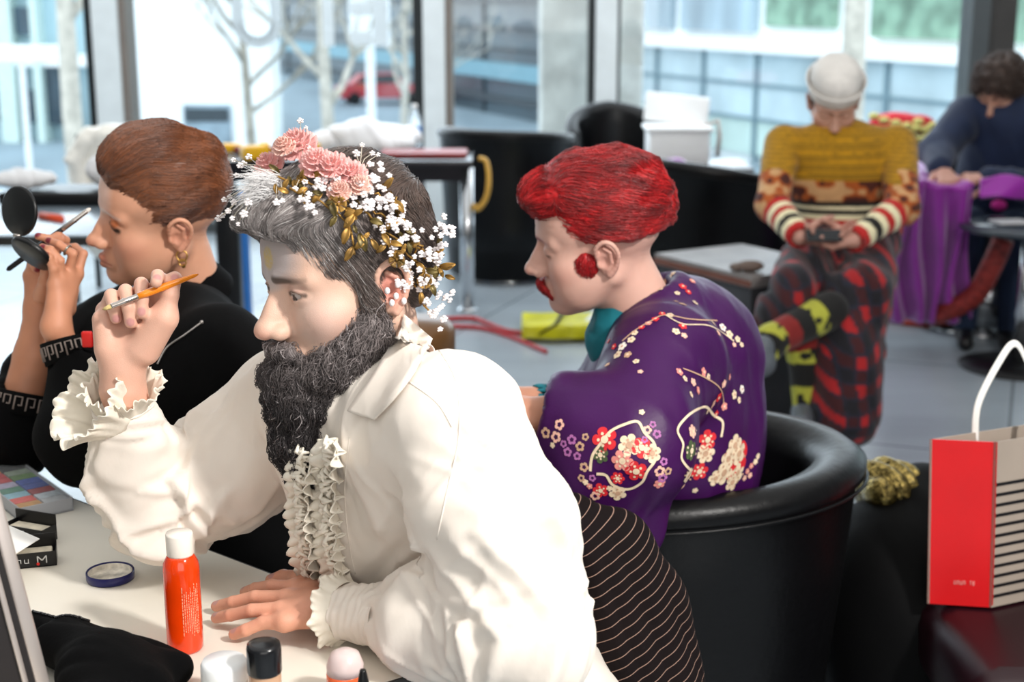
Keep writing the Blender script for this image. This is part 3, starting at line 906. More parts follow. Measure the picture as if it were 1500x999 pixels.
# ------------------------------------------------------------------ bearded man with the flower crown (front)
HA = Head(56, 10, -2, (-.078, -.010, -.014), P(572, 424, 1.60), 1.05, nose=1.12, slit=.0048)
SA_l, SA_r = P(662, 622, 1.55), P(415, 585, 1.84)      # his left shoulder is the near one
midA = (SA_l+SA_r)/2
LA = (SA_l-SA_r).normalized(); FA = Vector((LA.y, -LA.x, 0)).normalized()
if FA.x > 0: FA = -FA
pelA = Vector((midA.x, midA.y, 0)) - FA*.21 + Vector((0, 0, .56))
neckA = HA.pt(0, -.026, -.115)
elbA_l = P(758, 925, 1.50); wrA_l = Pz(498, 893, .802)
elbA_r = P(238, 772, 1.795); wrA_r = P(179, 548, 1.70)
# near hand, flat on the desk
DZ = .76
HandAl = dict(wrist=Pz(484, 893, .797),
    mcps=[Pz(433, 862, .796), Pz(420, 876, .799), Pz(413, 893, .797), Pz(417, 911, .790)],
    fingers=[[Pz(398, 858, .796), Pz(374, 862, .784), Pz(359, 867, .770)],
             [Pz(374, 874, .794), Pz(341, 882, .782), Pz(317, 888, .7705)],
             [Pz(369, 894, .794), Pz(338, 901, .782), Pz(317, 905, .7705)],
             [Pz(385, 912, .787), Pz(360, 923, .778), Pz(343, 929, .7700)]],
    thumb=[Pz(463, 868, .795), Pz(437, 848, .785), Pz(415, 846, .775), Pz(398, 850, .770)])
tR = 1.69
def h_(u, v, dt=0.0): return P(u, v, tR+dt)
HandAr = dict(wrist=h_(180, 536, .004),
    mcps=[h_(228, 440, .022), h_(203, 442, .022), h_(178, 448, .02), h_(156, 456, .016)],
    fingers=[[h_(232, 407, -.012), h_(231, 404, -.034), h_(229, 413, -.046)],
             [h_(207, 416, -.010), h_(208, 438, -.034), h_(207, 458, -.034)],
             [h_(184, 426, -.012), h_(188, 450, -.036), h_(191, 472, -.032)],
             [h_(163, 433, -.010), h_(167, 452, -.030), h_(170, 466, -.026)]],
    thumb=[h_(213, 512, -.004), h_(240, 466, -.020), h_(249, 432, -.022), h_(256, 408, -.018)])
def fA_hr(X):
    d = hand_sdf(X, fr=.0085, palm=.0135, k=.006, **HandAr)
    d = smin(d, cap(X, h_(157, 510, -.006), h_(150, 468, -.008), .015, .012), .014)
    d = smin(d, cap(X, h_(205, 510, -.008), h_(240, 466, -.016), .017, .015), .016)
    return smin(d, chain(X, [h_(180, 525, .004), h_(180, 570, .012), elbA_r], [.0235, .0255, .037], .01), .012)
def fA_hl(X):
    d = hand_sdf(X, fr=.0082, palm=.0125, **HandAl)
    return smin(d, chain(X, [HandAl['wrist'], wrA_l.lerp(elbA_l, .08), elbA_l], [.020, .0245, .030], .01), .012)
def fA_hn(X):
    d = HA.f(X)
    return smin(d, cap(X, HA.pt(0, -.022, -.055), neckA + Vector((.0, 0, -.03)), .050, .052), .02)
parts = [mesh_sdf(fA_hn, np.array(HA.o)-(.15, .15, .22), np.array(HA.o)+(.15, .15, .16), .0017)]
lo, hi = hand_box(HandAr); parts.append(mesh_sdf(fA_hr, lo-(0, 0, .02), hi, .0016))
lo, hi = hand_box(HandAl); parts.append(mesh_sdf(fA_hl, lo, hi+(.03, .03, 0), .0016))
nv = [len(p[0]) for p in parts]
fA_body = lambda X: torso_sdf(X, SA_l, SA_r, pelA, -.012, .9, neckA)
parts.append(mesh_sdf(fA_body, np.array(midA)-(.4, .4, .6), np.array(midA)+(.4, .4, .25), .012, newton=1))
V, Q = merge(parts)
cA = dict(base='#dcb5a0', warm='#cf8a78', lip='#a8605a', brow='#443732', browa=.95, open=True, lash='#2e2220', lasha=.8, lashp=[(.0195, .079, -.0005), (.0325, .0835, .0032), (.0465, .0745, -.0005)],
          paint=[('#b4aeb0', (.0, .085, .042), (.048, .05, .036), .8), ('#bdb6b6', (.0, .09, .018), (.018, .03, .016), .5), ('#b9918a', (.034, .082, .010), (.02, .02, .010), .35),
                 ('#e2c7bb', (.045, .06, -.03), (.03, .04, .03), .45), ('#b5534a', (.080, -.010, -.012), (.009, .013, .018), .5)])
Y = HA.loc(V)
cols = face_color(Y, cA)
spot = np.sqrt((((Y-np.array((-.004, .094, .040)))/np.array((.011, .03, .013)))**2).sum(1))
w = (np.clip((1.1-spot)/.3, 0, 1)*(.55+.45*(vnoise(Y, 500, 3) > -.2)))[:, None]
cols = cols*(1-w) + np.array(srgb('#c9b27c'))*w
n0 = nv[0]
hc = np.tile(srgb('#dfae98'), (len(V)-n0, 1))
hc = hc*(1 + .10*vnoise(V[n0:], 60, 5))[:, None]
cols[n0:] = hc
camdir = (CAMP - HandAr['wrist']).normalized()
def nrm(f):
    d = (Vector(f[-1])-Vector(f[-2])).normalized(); c = camdir - d*camdir.dot(d); return c.normalized()
sl = slice(n0, n0+nv[1])
cols[sl] = nails(V[sl], HandAr, cols[sl], '#c98f8a', normal=nrm)
sl = slice(n0+nv[1], n0+nv[1]+nv[2])
cols[sl] *= np.array([.95, .80, .72])
cols[sl] = nails(V[sl], HandAl, cols[sl], '#c0938c', normal=lambda f: Vector((0, -.3, .95)).normalized())
manA = sdf_obj('person', V, Q, M_skin, None, cols)
tag(manA, 'bearded person in cream ruffled shirt and flower crown at white desk, brush raised', 'person')

# hair: long grey top swept forward and to the side, brown back
def volA(X):
    d = ell(X, (0, -.012, .042), (.0825, .097, .090))
    d = smin(d, ell(X, (-.004, .045, .084), (.062, .058, .030)), .025)
    d = smin(d, ell(X, (.002, .086, .076), (.044, .022, .014)), .02)
    d = smin(d, ell(X, (0, -.062, .0), (.064, .038, .06)), .02)
    Y = X.copy(); Y[:, 0] = np.abs(Y[:, 0])
    d = smax(d, -ell(Y, (.0, .125, -.004), (.081, .088, .087)), .008)       # face
    d = smax(d, -ell(Y, (.092, .008, -.030), (.026, .034, .036)), .008)        # ear
    d = smin(d, ell(Y, (.0715, .010, -.012), (.008, .012, .034)), .008)        # sideburn
    return d + .0025*vnoise(X*np.array([1, .35, 1], dtype=np.float32), 90, 4)
def flowA(p):
    f = np.zeros_like(p)
    top = np.clip((p[:, 2]-.06)/.03, 0, 1); front = np.clip((p[:, 1]-.0)/.05, 0, 1)
    f[:, 1] = top*(.5+.7*front) - (1-top)*.55; f[:, 0] = -.5*top - .0; f[:, 2] = -(1-top)*1.0 + .1*top
    return f
def hcolA(p, r):
    g = np.clip((p[:, 1]+.02)/.07, 0, 1)[:, None]
    c = np.array(srgb('#5a4a43'))*(1-g) + np.array(srgb('#918987'))*g
    s = np.clip((-.02 + p[:, 2])/.03, 0, 1)[:, None]
    c = c*s + np.array(srgb('#6a5d58'))*(1-s)
    if r is not None:
        c = c*(.65 + .75*r)[:, None]; c = np.where((r > .86)[:, None], np.array(srgb('#d0cbc9'))*g + c*(1-g), c)
    return c
hair_obj('hair', HA, volA, lambda V: V[:, 1] > -.2, flowA, 9000, 10, .0062, .00036, M_hair, manA, (-.11, -.14, -.09), (.11, .15, .16), .003, colors=hcolA, jit=.0005, off=.0012,
         lift=lambda t: .003*t)
# brows and beard
def volBeard(X):
    Y = X.copy(); Y[:, 0] = np.abs(Y[:, 0])
    d = chain(Y, [(.066, .012, -.030), (.064, .022, -.060), (.050, .050, -.088), (.020, .082, -.105)], [.012, .019, .026, .030], .02)
    d = smin(d, ell(X, (-.006, .080, -.155), (.049, .040, .066)), .025)
    d = smin(d, ell(X, (-.010, .084, -.188), (.042, .034, .052)), .025)
    d = smin(d, ell(Y, (.045, .035, -.125), (.026, .036, .044)), .02)
    d = smin(d, chain(Y, [(.002, .101, -.060), (.022, .094, -.066), (.034, .080, -.082)], [.0050, .0062, .009], .004), .004)
    d = smax(d, -ell(X, (0, .114, -.078), (.022, .022, .0085)), .004)
    return d + .006*vnoise(X, 55, 8) + .003*vnoise(X, 130, 9)
def bcol(p, r):
    g = np.clip((-p[:, 2]-.055)/.07, 0, 1)[:, None]
    c = np.array(srgb('#7a7170'))*(1-g) + np.array(srgb('#373233'))*g
    if r is not None:
        c = c*(.55+.9*r)[:, None]; c = np.where((r > .93)[:, None], np.array(srgb('#a49c9c')), c)
    return c
def bflow(p):
    f = np.zeros_like(p); f[:, 2] = -1.0; f[:, 1] = .35; return f
M_beard = mat('beard_hair', attr='Col', rough=.6, var=.1, scale=80)
hair_obj('beard', HA, volBeard, lambda V: V[:, 2] < .5, bflow, 9500, 20, .0024, .00042, M_beard, manA, (-.11, -.06, -.36), (.11, .17, .0), .003, colors=bcol, jit=.0004, curl=.62, curlr=.0042, off=.003)

# trousers and shoes below the desk
M_black = mat('black_cloth', '#060607', rough=.9, var=.1, bump=.0008, bscale=300, spec=.15)
M_shoe = mat('black_leather_shoe', '#121113', rough=.35, var=.05)
def legs(name_, parent, pel, Lx, Fw, m, r=(.085, .062, .048), foot=.26, floor=0.0, thigh=.42, seat=.50, fold=.40, shoe=True, spread=.09, h=.014):
    pr = []; sh = []
    for s in (-1, 1):
        hip = Vector((pel.x, pel.y, seat)) + Lx*(.09*s); kn = hip + Fw*thigh + Lx*(spread-.09)*s*1.0; kn.z = seat + .03
        an = Vector((kn.x, kn.y, floor+.09)) + Fw*(fold-.42)
        pr.append(limb_low([hip, kn, an], [r[0], r[1], r[2]], h))
        toe = an + Fw*.15
        sh.append((Vector((an.x, an.y, floor+.045)) - Fw*.04, Vector((toe.x, toe.y, floor+.035))))
    V, Q = merge(pr); o = sdf_obj(name_, V, Q, m, parent)
    if shoe:
        for a, b in sh:
            lo = np.minimum(np.array(tuple(a)), np.array(tuple(b)))-.07; hi = np.maximum(np.array(tuple(a)), np.array(tuple(b)))+.09
            def fs(X, a=a, b=b):
                d = smin(cap(X, a, b, .042, .034), cap(X, a, a+Vector((0, 0, .06)), .038, .040), .02)
                return smax(d, (floor+.003)-X[:, 2], .004)
            V, Q = mesh_sdf(fs, lo, hi, .008, newton=1); sdf_obj('shoe', V, Q, M_shoe, parent)
    return o
legs('trousers', manA, pelA, LA, FA, M_black, thigh=.40)

# the shirt
M_shirt = mat('cream_cotton', '#ece2d7', rough=.8, var=.03, scale=5, bump=.0012, bscale=45, sheen=.15, bstretch=(1, 1, .5))
AL = lambda f: HandAl['wrist'].lerp(elbA_l, f)
arm_l = [SA_l+Vector((0, 0, -.01)), SA_l.lerp(elbA_l, .5)+Vector((.012, -.01, 0)), elbA_l, AL(.60), AL(.31)]
rs_l = [.066, .070, .062, .052, .034]
arm_r = [SA_r+Vector((.02, 0, -.01)), SA_r.lerp(elbA_r, .5)+Vector((0, 0, -.012)), elbA_r+Vector((0, 0, .015)), P(200, 690, 1.765), P(188, 625, 1.735)]
rs_r = [.066, .062, .052, .050, .038]
def fA_shirt(X):
    d = torso_sdf(X, SA_l, SA_r, pelA, .014, .90, None, .9)
    d = smin(d, cap(X, midA-FA*.02, neckA+Vector((.005, .01, -.05)), .085, .060), .05)
    d = smin(d, chain(X, arm_l, rs_l, .03), .03)
    d = smin(d, chain(X, arm_r, rs_r, .03), .03)
    d = smax(d, -cap(X, neckA+Vector((0, 0, -.03)), neckA+Vector((0, 0, .12)), .058), .01)
    return smax(d, pelA.z-.03-X[:, 2], .02)
lo = np.minimum(np.array(elbA_r)-.1, np.array(pelA)-.35); hi = np.array([elbA_l.x+.16, SA_r.y+.25, 1.2]); lo[1] = elbA_l.y-.12; lo[2] = pelA.z-.06
V, Q = mesh_sdf(fA_shirt, lo, hi, .0038)
N = vnormals(V, Q)
pl, al, dl = around(V, arm_l); pr_, ar, dr = around(V, arm_r)
wl = np.clip((.105-dl)/.03, 0, 1)*np.clip(pl/.15, 0, 1); wr = np.clip((.095-dr)/.03, 0, 1)*np.clip(pr_/.15, 0, 1)
wl = np.where(dr < dl, 0, wl); wr = np.where(dl < dr, 0, wr); wt = 1-np.maximum(wl, wr)
def sleeve_folds(par, ang, seed, cuff0=.80):
    g = np.clip((par-cuff0)/(1-cuff0), 0, 1)
    f1 = ridged(par*3.0+.8*np.sin(ang*1.0+seed), ang*1.3+par*3.5, seed)*.0120
    e = np.exp(-((par-.5)/.13)**2); f2 = ridged(ang*.55, par*17+1.3*np.sin(ang+seed), seed+7)*.0105*e
    f3 = np.sin(ang*15+3*np.sin(par*9))*.0035*np.clip(g*1.6, 0, 1)
    f4 = crease(par*4+.6*np.sin(ang+seed), ang*1.9+par*6, seed+3)*.0085 + crease(par*7, ang*2.6-par*9, seed+5, .14)*.0050
    return f1*(1-g*.6) + f2 + f3 + f4*(1-g*.7)
disp = wl*sleeve_folds(pl, al, 21) + wr*sleeve_folds(pr_, ar, 33)
rel = V - np.array(midA); lx = rel @ np.array(LA); fz = rel[:, 2]; ff = rel @ np.array(FA)
disp += wt*(crease(fz*6+lx*2, lx*15+fz*7, 44)*.0075 + crease(fz*10, lx*22-fz*10, 48, .14)*.0040 + ridged(fz*2.2, lx*34+fz*1.0, 43)*.0030 + ridged(fz*5, lx*13+fz*2.0, 41)*.0100 + ridged(fz*9+lx*6, lx*16-fz*13, 47)*.0042)
# pleats beside the placket and the armhole seam on the near side
front = np.clip(ff/.04, 0, 1)*wt
for c, a in ((.055, .0035), (.075, .003), (.098, .0035), (-.055, .003), (-.078, .003)):
    s = (lx-c-.006*np.sin(fz*9+c*50))/.0035; disp += front*a*(1/(1+np.exp(-s*1.3)) - .5)*np.exp(-(s/9)**2)*2
V = V + N*disp[:, None]; V = smooth_verts(V, Q, 2, .5)
shirtA = sdf_obj('shirt', V, Q, M_shirt, manA)
bvhA = BVHTree.FromPolygons(V.tolist(), Q.tolist())
def hitA(u, v, bv=None, off=0.0):
    r = ray(u, v).normalized(); h = (bv or bvhA).ray_cast(CAMP, r)
    if h[0] is None: return None
    nn = h[1] if h[1].dot(r) < 0 else -h[1]
    return h[0] + nn*off
# seams: armhole, yoke, placket
mb = MB()
for line in ([(640, 508), (668, 560), (672, 640), (655, 720), (640, 790)], [(600, 560), (640, 590), (662, 625)], [(512, 640), (505, 720), (512, 800), (520, 840)]):
    pts = [hitA(u, v, off=.0001) for u, v in catmull([(a, b, 0) for a, b in line], 26)[:, :2]]
    pts = [p for p in pts if p is not None]
    if len(pts) > 2: mb.tube(pts, .0008, 6)
mb.build('seam', M_shirt, shirtA)

# ruffles
M_ruf = mat('cream_ruffle', '#ede5d6', rough=.8, var=.04, scale=40, bump=.0008, bscale=160)
def ruffle(center, ax, rad, width, waves, amp, flare, name, par, seed=0, tilt=None, n=420, edge=.002, squash=1.0, m=None, ref=None):
    """a gathered frill round an arm: starts at radius rad and flares along ax"""
    ax = Vector(ax).normalized(); ref = Vector(ref) if ref else Vector((0, 0, 1)); a = ax.cross(ref).normalized(); b = ax.cross(a).normalized(); c = Vector(center)
    R = random.Random(seed); ph = [R.uniform(0, 6.28) for _ in range(6)]
    def fn(u, v):
        th = 2*math.pi*u
        wv = math.sin(waves*th + ph[0] + 1.1*math.sin(2*th+ph[1])) + .5*math.sin(waves*1.7*th + ph[2] + v*1.5)
        fine = math.sin(waves*3.3*th + ph[3])
        fl = flare*(1 + .35*math.sin(th+ph[4]))
        r = rad + fl*v**1.3 + amp*v*wv + edge*fine*max(0, v-.6)*2
        along = width*v*(1-.25*(flare/(width+.001))*v) + amp*.6*v*math.cos(waves*th+ph[5]) + edge*math.cos(waves*3.3*th)*max(0, v-.6)*2
        p = c + a*(r*math.cos(th)) + b*(r*math.sin(th)*squash) + ax*along
        if tilt is not None: p = p + Vector(tilt)*v*v*(.5+.5*math.cos(th-R_t))
        return p
    R_t = ph[5]
    mb = MB(); mb.grid(fn, n, 9, wrap=True, thick=.0009)
    return mb.build(name, m or M_ruf, par)
# near cuff: band then frill
axl = (HandAl['wrist'] - elbA_l).normalized()
mb = MB(); cpts = [AL(.33), AL(.25), AL(.17), AL(.09)]
def cuffband(pts, r, name, par, seed):
    mb = MB(); pts = [Vector(p) for p in pts]; d = (pts[-1]-pts[0]).normalized(); a = d.cross(Vector((0, 0, 1))).normalized(); b = d.cross(a)
    cp = catmull(pts, 30)
    def fn(u, v):
        th = 6.2832*u; p = Vector(cp[min(29, int(v*29))])
        rr = lerp(r[0], r[1], v) + .0012*math.sin(7*th+v*9+seed) + .0010*math.sin(v*38+2.0*math.sin(th*2))
        return p + a*(rr*math.cos(th)) + b*(rr*math.sin(th)*.93)
    mb.grid(fn, 96, 30, wrap=True, thick=.0016); return mb.build(name, M_shirt, par)
cb = cuffband(cpts, (.037, .034), 'cuff', shirtA, 1)
ruffle(AL(.095), axl, .0335, .018, 10, .0030, .010, 'ruffle', cb, 3, edge=.0012)
# far cuff: frill that falls open round the raised wrist
axr = (P(176, 560, 1.70) - P(188, 625, 1.735)).normalized()
cb2 = cuffband([P(190, 640, 1.742), P(186, 622, 1.732), P(182, 604, 1.724), P(179, 592, 1.718)], (.038, .036), 'cuff', shirtA, 2)
ruffle(P(179, 594, 1.718), axr, .034, .032, 11, .0040, .014, 'ruffle', cb2, 5, edge=.0022)
ruffle(P(175, 606, 1.722), (axr+Vector((-.75, -.35, -.15))).normalized(), .036, .056, 10, .0050, .020, 'ruffle', cb2, 9, edge=.0024)
# jabot down the chest
def jabot(cols_, par):
    mb = MB()
    for ci, (line, w0, seed) in enumerate(cols_):
        pts = [hitA(u, v, off=.001) for u, v in catmull([(a, b, 0) for a, b in line], 46)[:, :2]]
        pts = [p for p in pts if p is not None]
        if len(pts) < 8: continue
        cp = catmull(pts, 200); R = random.Random(seed); ph = R.uniform(0, 6)
        sd = LA; nn = FA
        for side in (-1, 1):
            def fn(u, v):
                k = min(199, int(u*199)); p = Vector(cp[k]); x = u*len(pts)/46*74 + ph
                wv = math.sin(x+side) + .55*math.sin(2.3*x+1.4*side)
                return p + sd*side*(w0*v*(1-.25*v)) + nn*(.004 + .018*v*(1-.35*v) + .0075*v*wv) + Vector((0, 0, 1))*(.006*v*math.cos(x*1.0+side) - .006*v)
            mb.grid(fn, 200, 8, thick=.0009)
        for i in range(2, 198, 3):       # crumpled gathers down the middle
            p = Vector(cp[i]); th = R.uniform(0, 6.28)
            q = p + nn*(.010+R.uniform(0, .008)) + sd*R.uniform(-.006, .006)
            a = q + (sd*math.cos(th)+Vector((0, 0, 1))*math.sin(th))*.009; b = q - (sd*math.cos(th)+Vector((0, 0, 1))*math.sin(th))*.009
            mb.tube([a, (a+b)/2+nn*.006, b], [.0012, .0030, .0012], 6)
    return mb.build('jabot', M_ruf, par)
jabot([([(462, 655), (458, 720), (462, 790), (472, 852)], .030, 1), ([(500, 640), (497, 720), (500, 790), (510, 850)], .028, 2)], shirtA)
# collar: a falling collar round the neck with a point at the front
def collar(par):
    c = neckA + Vector((.0, .0, -.030)); up = (HA.pt(0, 0, -.02) - neckA).normalized()
    up = (up*.45 + Vector((0, 0, .6))).normalized()
    a = (-FA - up*(-FA).dot(up)).normalized(); b = up.cross(a).normalized()
    mb = MB()
    def fn(u, v):
        th = math.radians(lerp(-158, 158, u)); drop = lerp(0, 1, v)
        h = .030*(1-v)**1 if v < .35 else .030*(.65)-.060*(v-.35)*(1+.55*abs(th/2.76)**4)
        r = .058 + (.004 if v < .35 else .004+.030*(v-.35)/.65)
        r *= 1 + .04*math.sin(th*5)
        return c + a*(r*math.cos(th)*1.02) + b*(r*math.sin(th)) + up*(h+.006 + .016*abs(th/2.76)**3*(-1))
    mb.grid(fn, 70, 14, thick=.0018)
    return mb.build('collar', M_shirt, par)
collar(shirtA)
e1 = catmull([(592, 460, 0), (578, 505, 0), (552, 556, 0), (517, 604, 0)], 24)[:, :2]; e2 = catmull([(634, 496, 0), (612, 545, 0), (583, 585, 0), (553, 616, 0)], 24)[:, :2]
cg = []
for i in range(24):
    row = []
    for j in range(8):
        u, v = e1[i]*(1-j/7)+e2[i]*(j/7); h = hitA(u, v, off=.007-.004*(j/7)); row.append(h if h is not None else None)
    cg.append(row)
last = None
for i in range(24):
    for j in range(8):
        if cg[i][j] is None: cg[i][j] = P(*(e1[i]*(1-j/7)+e2[i]*(j/7)), (last if last else 1.62))
        else: last = (cg[i][j]-CAMP).dot(Vector((0, CP, -SP)))
mb = MB(); mb.grid(lambda u, v: cg[int(round(u*23))][int(round(v*7))], 24, 8, thick=-.003); mb.build('collar_point', M_shirt, shirtA)

# ------------------------------------------------------------------ woman with the compact (left)
HW = Head(64, 6, 17, (-.078, -.010, -.014), P(262, 345, 2.22), 1.0, nose=.92, jaw=.97, cheek=1, lips=1.25, brow=.6)
neckW = HW.pt(0, -.050, -.125)
SW_l, SW_r = P(328, 520, 2.10), P(165, 490, 2.42)
midW = (SW_l+SW_r)/2; LW = (SW_l-SW_r).normalized(); FW = Vector((LW.y, -LW.x, 0)).normalized()
if FW.x > 0: FW = -FW
pelW = Vector((midW.x, midW.y, 0)) - FW*.10 + Vector((0, 0, .58))
tW = 2.14
def w_(u, v, dt=0.0): return P(u, v, tW+dt)
# near (left) hand steadying the compact, far (right) hand with the brush
HWl = dict(wrist=w_(82, 478, -.01), mcps=[w_(112, 402, .03), w_(101, 398, .012), w_(88, 404, -.004), w_(80, 416, -.012)],
    fingers=[[w_(122, 372, .035), w_(110, 362, .05), w_(95, 362, .06)],
             [w_(107, 372, .0), w_(86, 358, .0), w_(70, 352, .012)],
             [w_(88, 382, -.016), w_(74, 366, -.018), w_(62, 362, -.008)],
             [w_(78, 394, -.022), w_(72, 378, -.028), w_(66, 372, -.024)]],
    thumb=[w_(98, 452, .02), w_(106, 425, .05), w_(92, 402, .06), w_(75, 385, .06)])
HWr = dict(wrist=w_(56, 452, .085), mcps=[w_(72, 388, .085), w_(62, 392, .08), w_(52, 396, .08), w_(44, 404, .085)],
    fingers=[[w_(88, 352, .055), w_(74, 350, .035), w_(56, 346, .025)],
             [w_(96, 352, .075), w_(86, 344, .06), w_(74, 350, .05)],
             [w_(60, 372, .06), w_(64, 382, .04), w_(66, 392, .04)],
             [w_(46, 384, .06), w_(52, 392, .045), w_(58, 398, .05)]],
    thumb=[w_(62, 432, .06), w_(66, 412, .035), w_(68, 396, .025), w_(72, 384, .02)])
elbW_l = P(120, 640, 2.10); elbW_r = P(20, 640, 2.24)
def fW_l(X):
    d = hand_sdf(X, fr=.0070, palm=.0110, **HWl)
    return smin(d, chain(X, [HWl['wrist'], w_(96, 515, .0), elbW_l], [.0195, .0225, .034], .01), .012)
def fW_r(X):
    d = hand_sdf(X, fr=.0070, palm=.0110, **HWr)
    return smin(d, chain(X, [HWr['wrist'], w_(50, 520, .10), elbW_r], [.0195, .030, .036], .01), .012)
def fW_n(X): return smin(HW.f(X), cap(X, HW.pt(0, -.024, -.055), neckW+Vector((0, 0, -.06)), .046, .052), .02)
parts = [mesh_sdf(fW_n, np.array(HW.o)-(.15, .15, .25), np.array(HW.o)+(.15, .15, .16), .0020)]
lo, hi = hand_box(HWl); parts.append(mesh_sdf(fW_l, lo-(.02, .02, .05), hi, .0020))
lo, hi = hand_box(HWr); parts.append(mesh_sdf(fW_r, lo-(.04, .03, .12), hi, .0020))
nv = [len(p[0]) for p in parts]
parts.append(mesh_sdf(lambda X: torso_sdf(X, SW_l, SW_r, pelW, -.02, .9, neckW), np.array(midW)-(.4, .4, .6), np.array(midW)+(.4, .4, .25), .012, newton=1))
V, Q = merge(parts); Y = HW.loc(V)
cW = dict(base='#d9a083', warm='#cf8a74', lip='#a8443f', brow='#e6d3cc', browa=1.0, lash='#140d0c', lasha=1.0, lashw=.0042,
          paint=[('#b9683a', (.033, .082, .007), (.018, .02, .011), .95), ('#2a1a18', (.036, .080, -.003), (.013, .02, .006), .55), ('#ecd9d2', (0, .09, .045), (.035, .04, .05), .5),
                 ('#b78a72', (.066, .02, .012), (.02, .04, .03), .45), ('#d08d76', (.052, .05, -.040), (.022, .03, .035), .2)])
cols = face_color(Y, cW); hc = np.tile(srgb('#c98b6c'), (len(V)-nv[0], 1))*(1+.08*vnoise(V[nv[0]:], 50, 6))[:, None]; cols[nv[0]:] = hc
sl = slice(nv[0], nv[0]+nv[1]); cols[sl] = nails(V[sl], HWl, cols[sl], '#7a1f30', r=.0056, normal=lambda f: (CAMP-Vector(f[-1])).normalized())
sl = slice(nv[0]+nv[1], sum(nv)); cols[sl] = nails(V[sl], HWr, cols[sl], '#7a1f30', r=.0060, normal=lambda f: Vector((-.2, -.6, .7)))
womanW = sdf_obj('person', V, Q, M_skin, None, cols)
tag(womanW, 'person with swept back auburn hair in black jacket, holding a compact mirror to the face', 'person')
def volW(X):
    d = ell(X, (0, -.014, .050), (.083, .100, .092))
    d = smin(d, ell(X, (0, .022, .092), (.060, .062, .048)), .03)
    d = smin(d, ell(X, (0, -.068, .044), (.064, .048, .062)), .03)
    Y = X.copy(); Y[:, 0] = np.abs(Y[:, 0])
    d = smax(d, -ell(Y, (0, .130, -.008), (.080, .082, .084)), .010)
    d = smax(d, -ell(Y, (.095, .015, -.026), (.030, .046, .048)), .012)
    d = smax(d, -(X[:, 2] + .050 - .18*np.clip(-X[:, 1]-.02, 0, .2)), .01)
    d = d + .004*ridged(X[:, 1]*7+.5, X[:, 2]*26+X[:, 1]*11, 12)
    return d + .002*vnoise(X*np.array([1, .3, 1], dtype=np.float32), 80, 2)
def flowW(p):
    f = np.zeros_like(p); f[:, 1] = -1.0; f[:, 2] = np.where(p[:, 1] > .03, .45, -.15) - .6*np.clip((-p[:, 1]-.05)/.05, 0, 1); f[:, 0] = .15*np.sin(p[:, 2]*60); return f
def hcolW(p, r):
    k = (ridged(p[:, 1]*7+.5, p[:, 2]*26+p[:, 1]*11, 12)*.5+.5).clip(0, 1)[:, None]
    c = np.array(srgb('#3d1c10'))*(1-k) + np.array(srgb('#824b2a'))*k
    if r is not None: c = c*(.6+.8*r)[:, None]
    return c
hair_obj('hair', HW, volW, None, flowW, 6500, 12, .0060, .00050, M_hair, womanW, (-.11, -.16, -.08), (.11, .13, .17), .003, colors=hcolW, jit=.0004, off=.0008)
mb = MB()
for k in range(2):
    c = HW.pt(-.081, -.012, -.048-.012*k); r = .0085-.003*k
    mb.tube([c + Vector((r*math.cos(a), -.004, r*math.sin(a))) for a in np.linspace(0, 6.28, 15)[:-1]], .0012, 6, closed=True)
mb.ball(HW.pt(-.083, -.012, -.066), .0035)
M_gold = mat('gold', '#d9a95a', rough=.28, metal=.9, var=.08, scale=40)
mb.build('earring', M_gold, womanW)
a = HWl['fingers'][1][0]; b = HWl['fingers'][1][1]; c = a.lerp(b, .4); d = (b-a).normalized(); s = d.cross(Vector((0, 0, 1))).normalized(); t_ = d.cross(s)
mb = MB(); mb.tube([c + s*.0078*math.cos(x) + t_*.0078*math.sin(x) for x in np.linspace(0, 6.28, 19)[:-1]], .0016, 6, closed=True); mb.build('ring', mat('silver_ring', '#9a9a92', rough=.3, metal=.9), womanW)
legs('trousers', womanW, pelW, LW, FW, M_black, thigh=.40)
# black jacket with rolled-up patterned cuffs
cuffW_l = [w_(112, 512, .0), w_(128, 560, .0)]
def fW_j(X):
    d = torso_sdf(X, SW_l, SW_r, pelW, .022, 1.0, None, 1.05)
    d = smin(d, cap(X, midW-FW*.03, neckW+Vector((.0, .01, -.07)), .085, .058), .05)
    d = smin(d, cap(X, SW_l+Vector((-.01, 0, -.02)), SW_l.lerp(elbW_l, .5)+Vector((.05, 0, .01)), .075, .070), .04)
    d = smin(d, chain(X, [SW_l.lerp(elbW_l, .5)+Vector((.05, 0, .01)), elbW_l+Vector((.01, 0, .0)), w_(112, 540, .0)], [.070, .062, .042], .03), .04)
    d = smin(d, chain(X, [SW_r, SW_r.lerp(elbW_r, .5)+Vector((-.02, 0, 0)), elbW_r, P(34, 600, 2.235)], [.07, .066, .058, .046], .03), .04)
    d = smax(d, -cap(X, neckW+Vector((0, 0, -.06)), neckW+Vector((0, 0, .12)), .060), .01)
    d = smax(d, -chain(X, [w_(112, 540, .0), w_(100, 505, .0), w_(92, 470, 0)], [.034, .036, .04]), .004)
    d = smax(d, -chain(X, [P(34, 600, 2.235), w_(50, 540, .10), w_(56, 470, .09)], [.036, .042, .05]), .004)
    return smax(d, pelW.z-.12-X[:, 2], .02)
V, Q = mesh_sdf(fW_j, (min(elbW_r.x, pelW.x)-.3, elbW_l.y-.2, pelW.z-.15), (SW_l.x+.16, SW_r.y+.3, 1.3), .0055)
N = vnormals(V, Q); V = V + N*(ridged(V[:, 2]*4, V[:, 0]*11+V[:, 2]*5, 61)*.006 + crease(V[:, 2]*9, V[:, 0]*16+V[:, 2]*8, 62)*.008)[:, None]
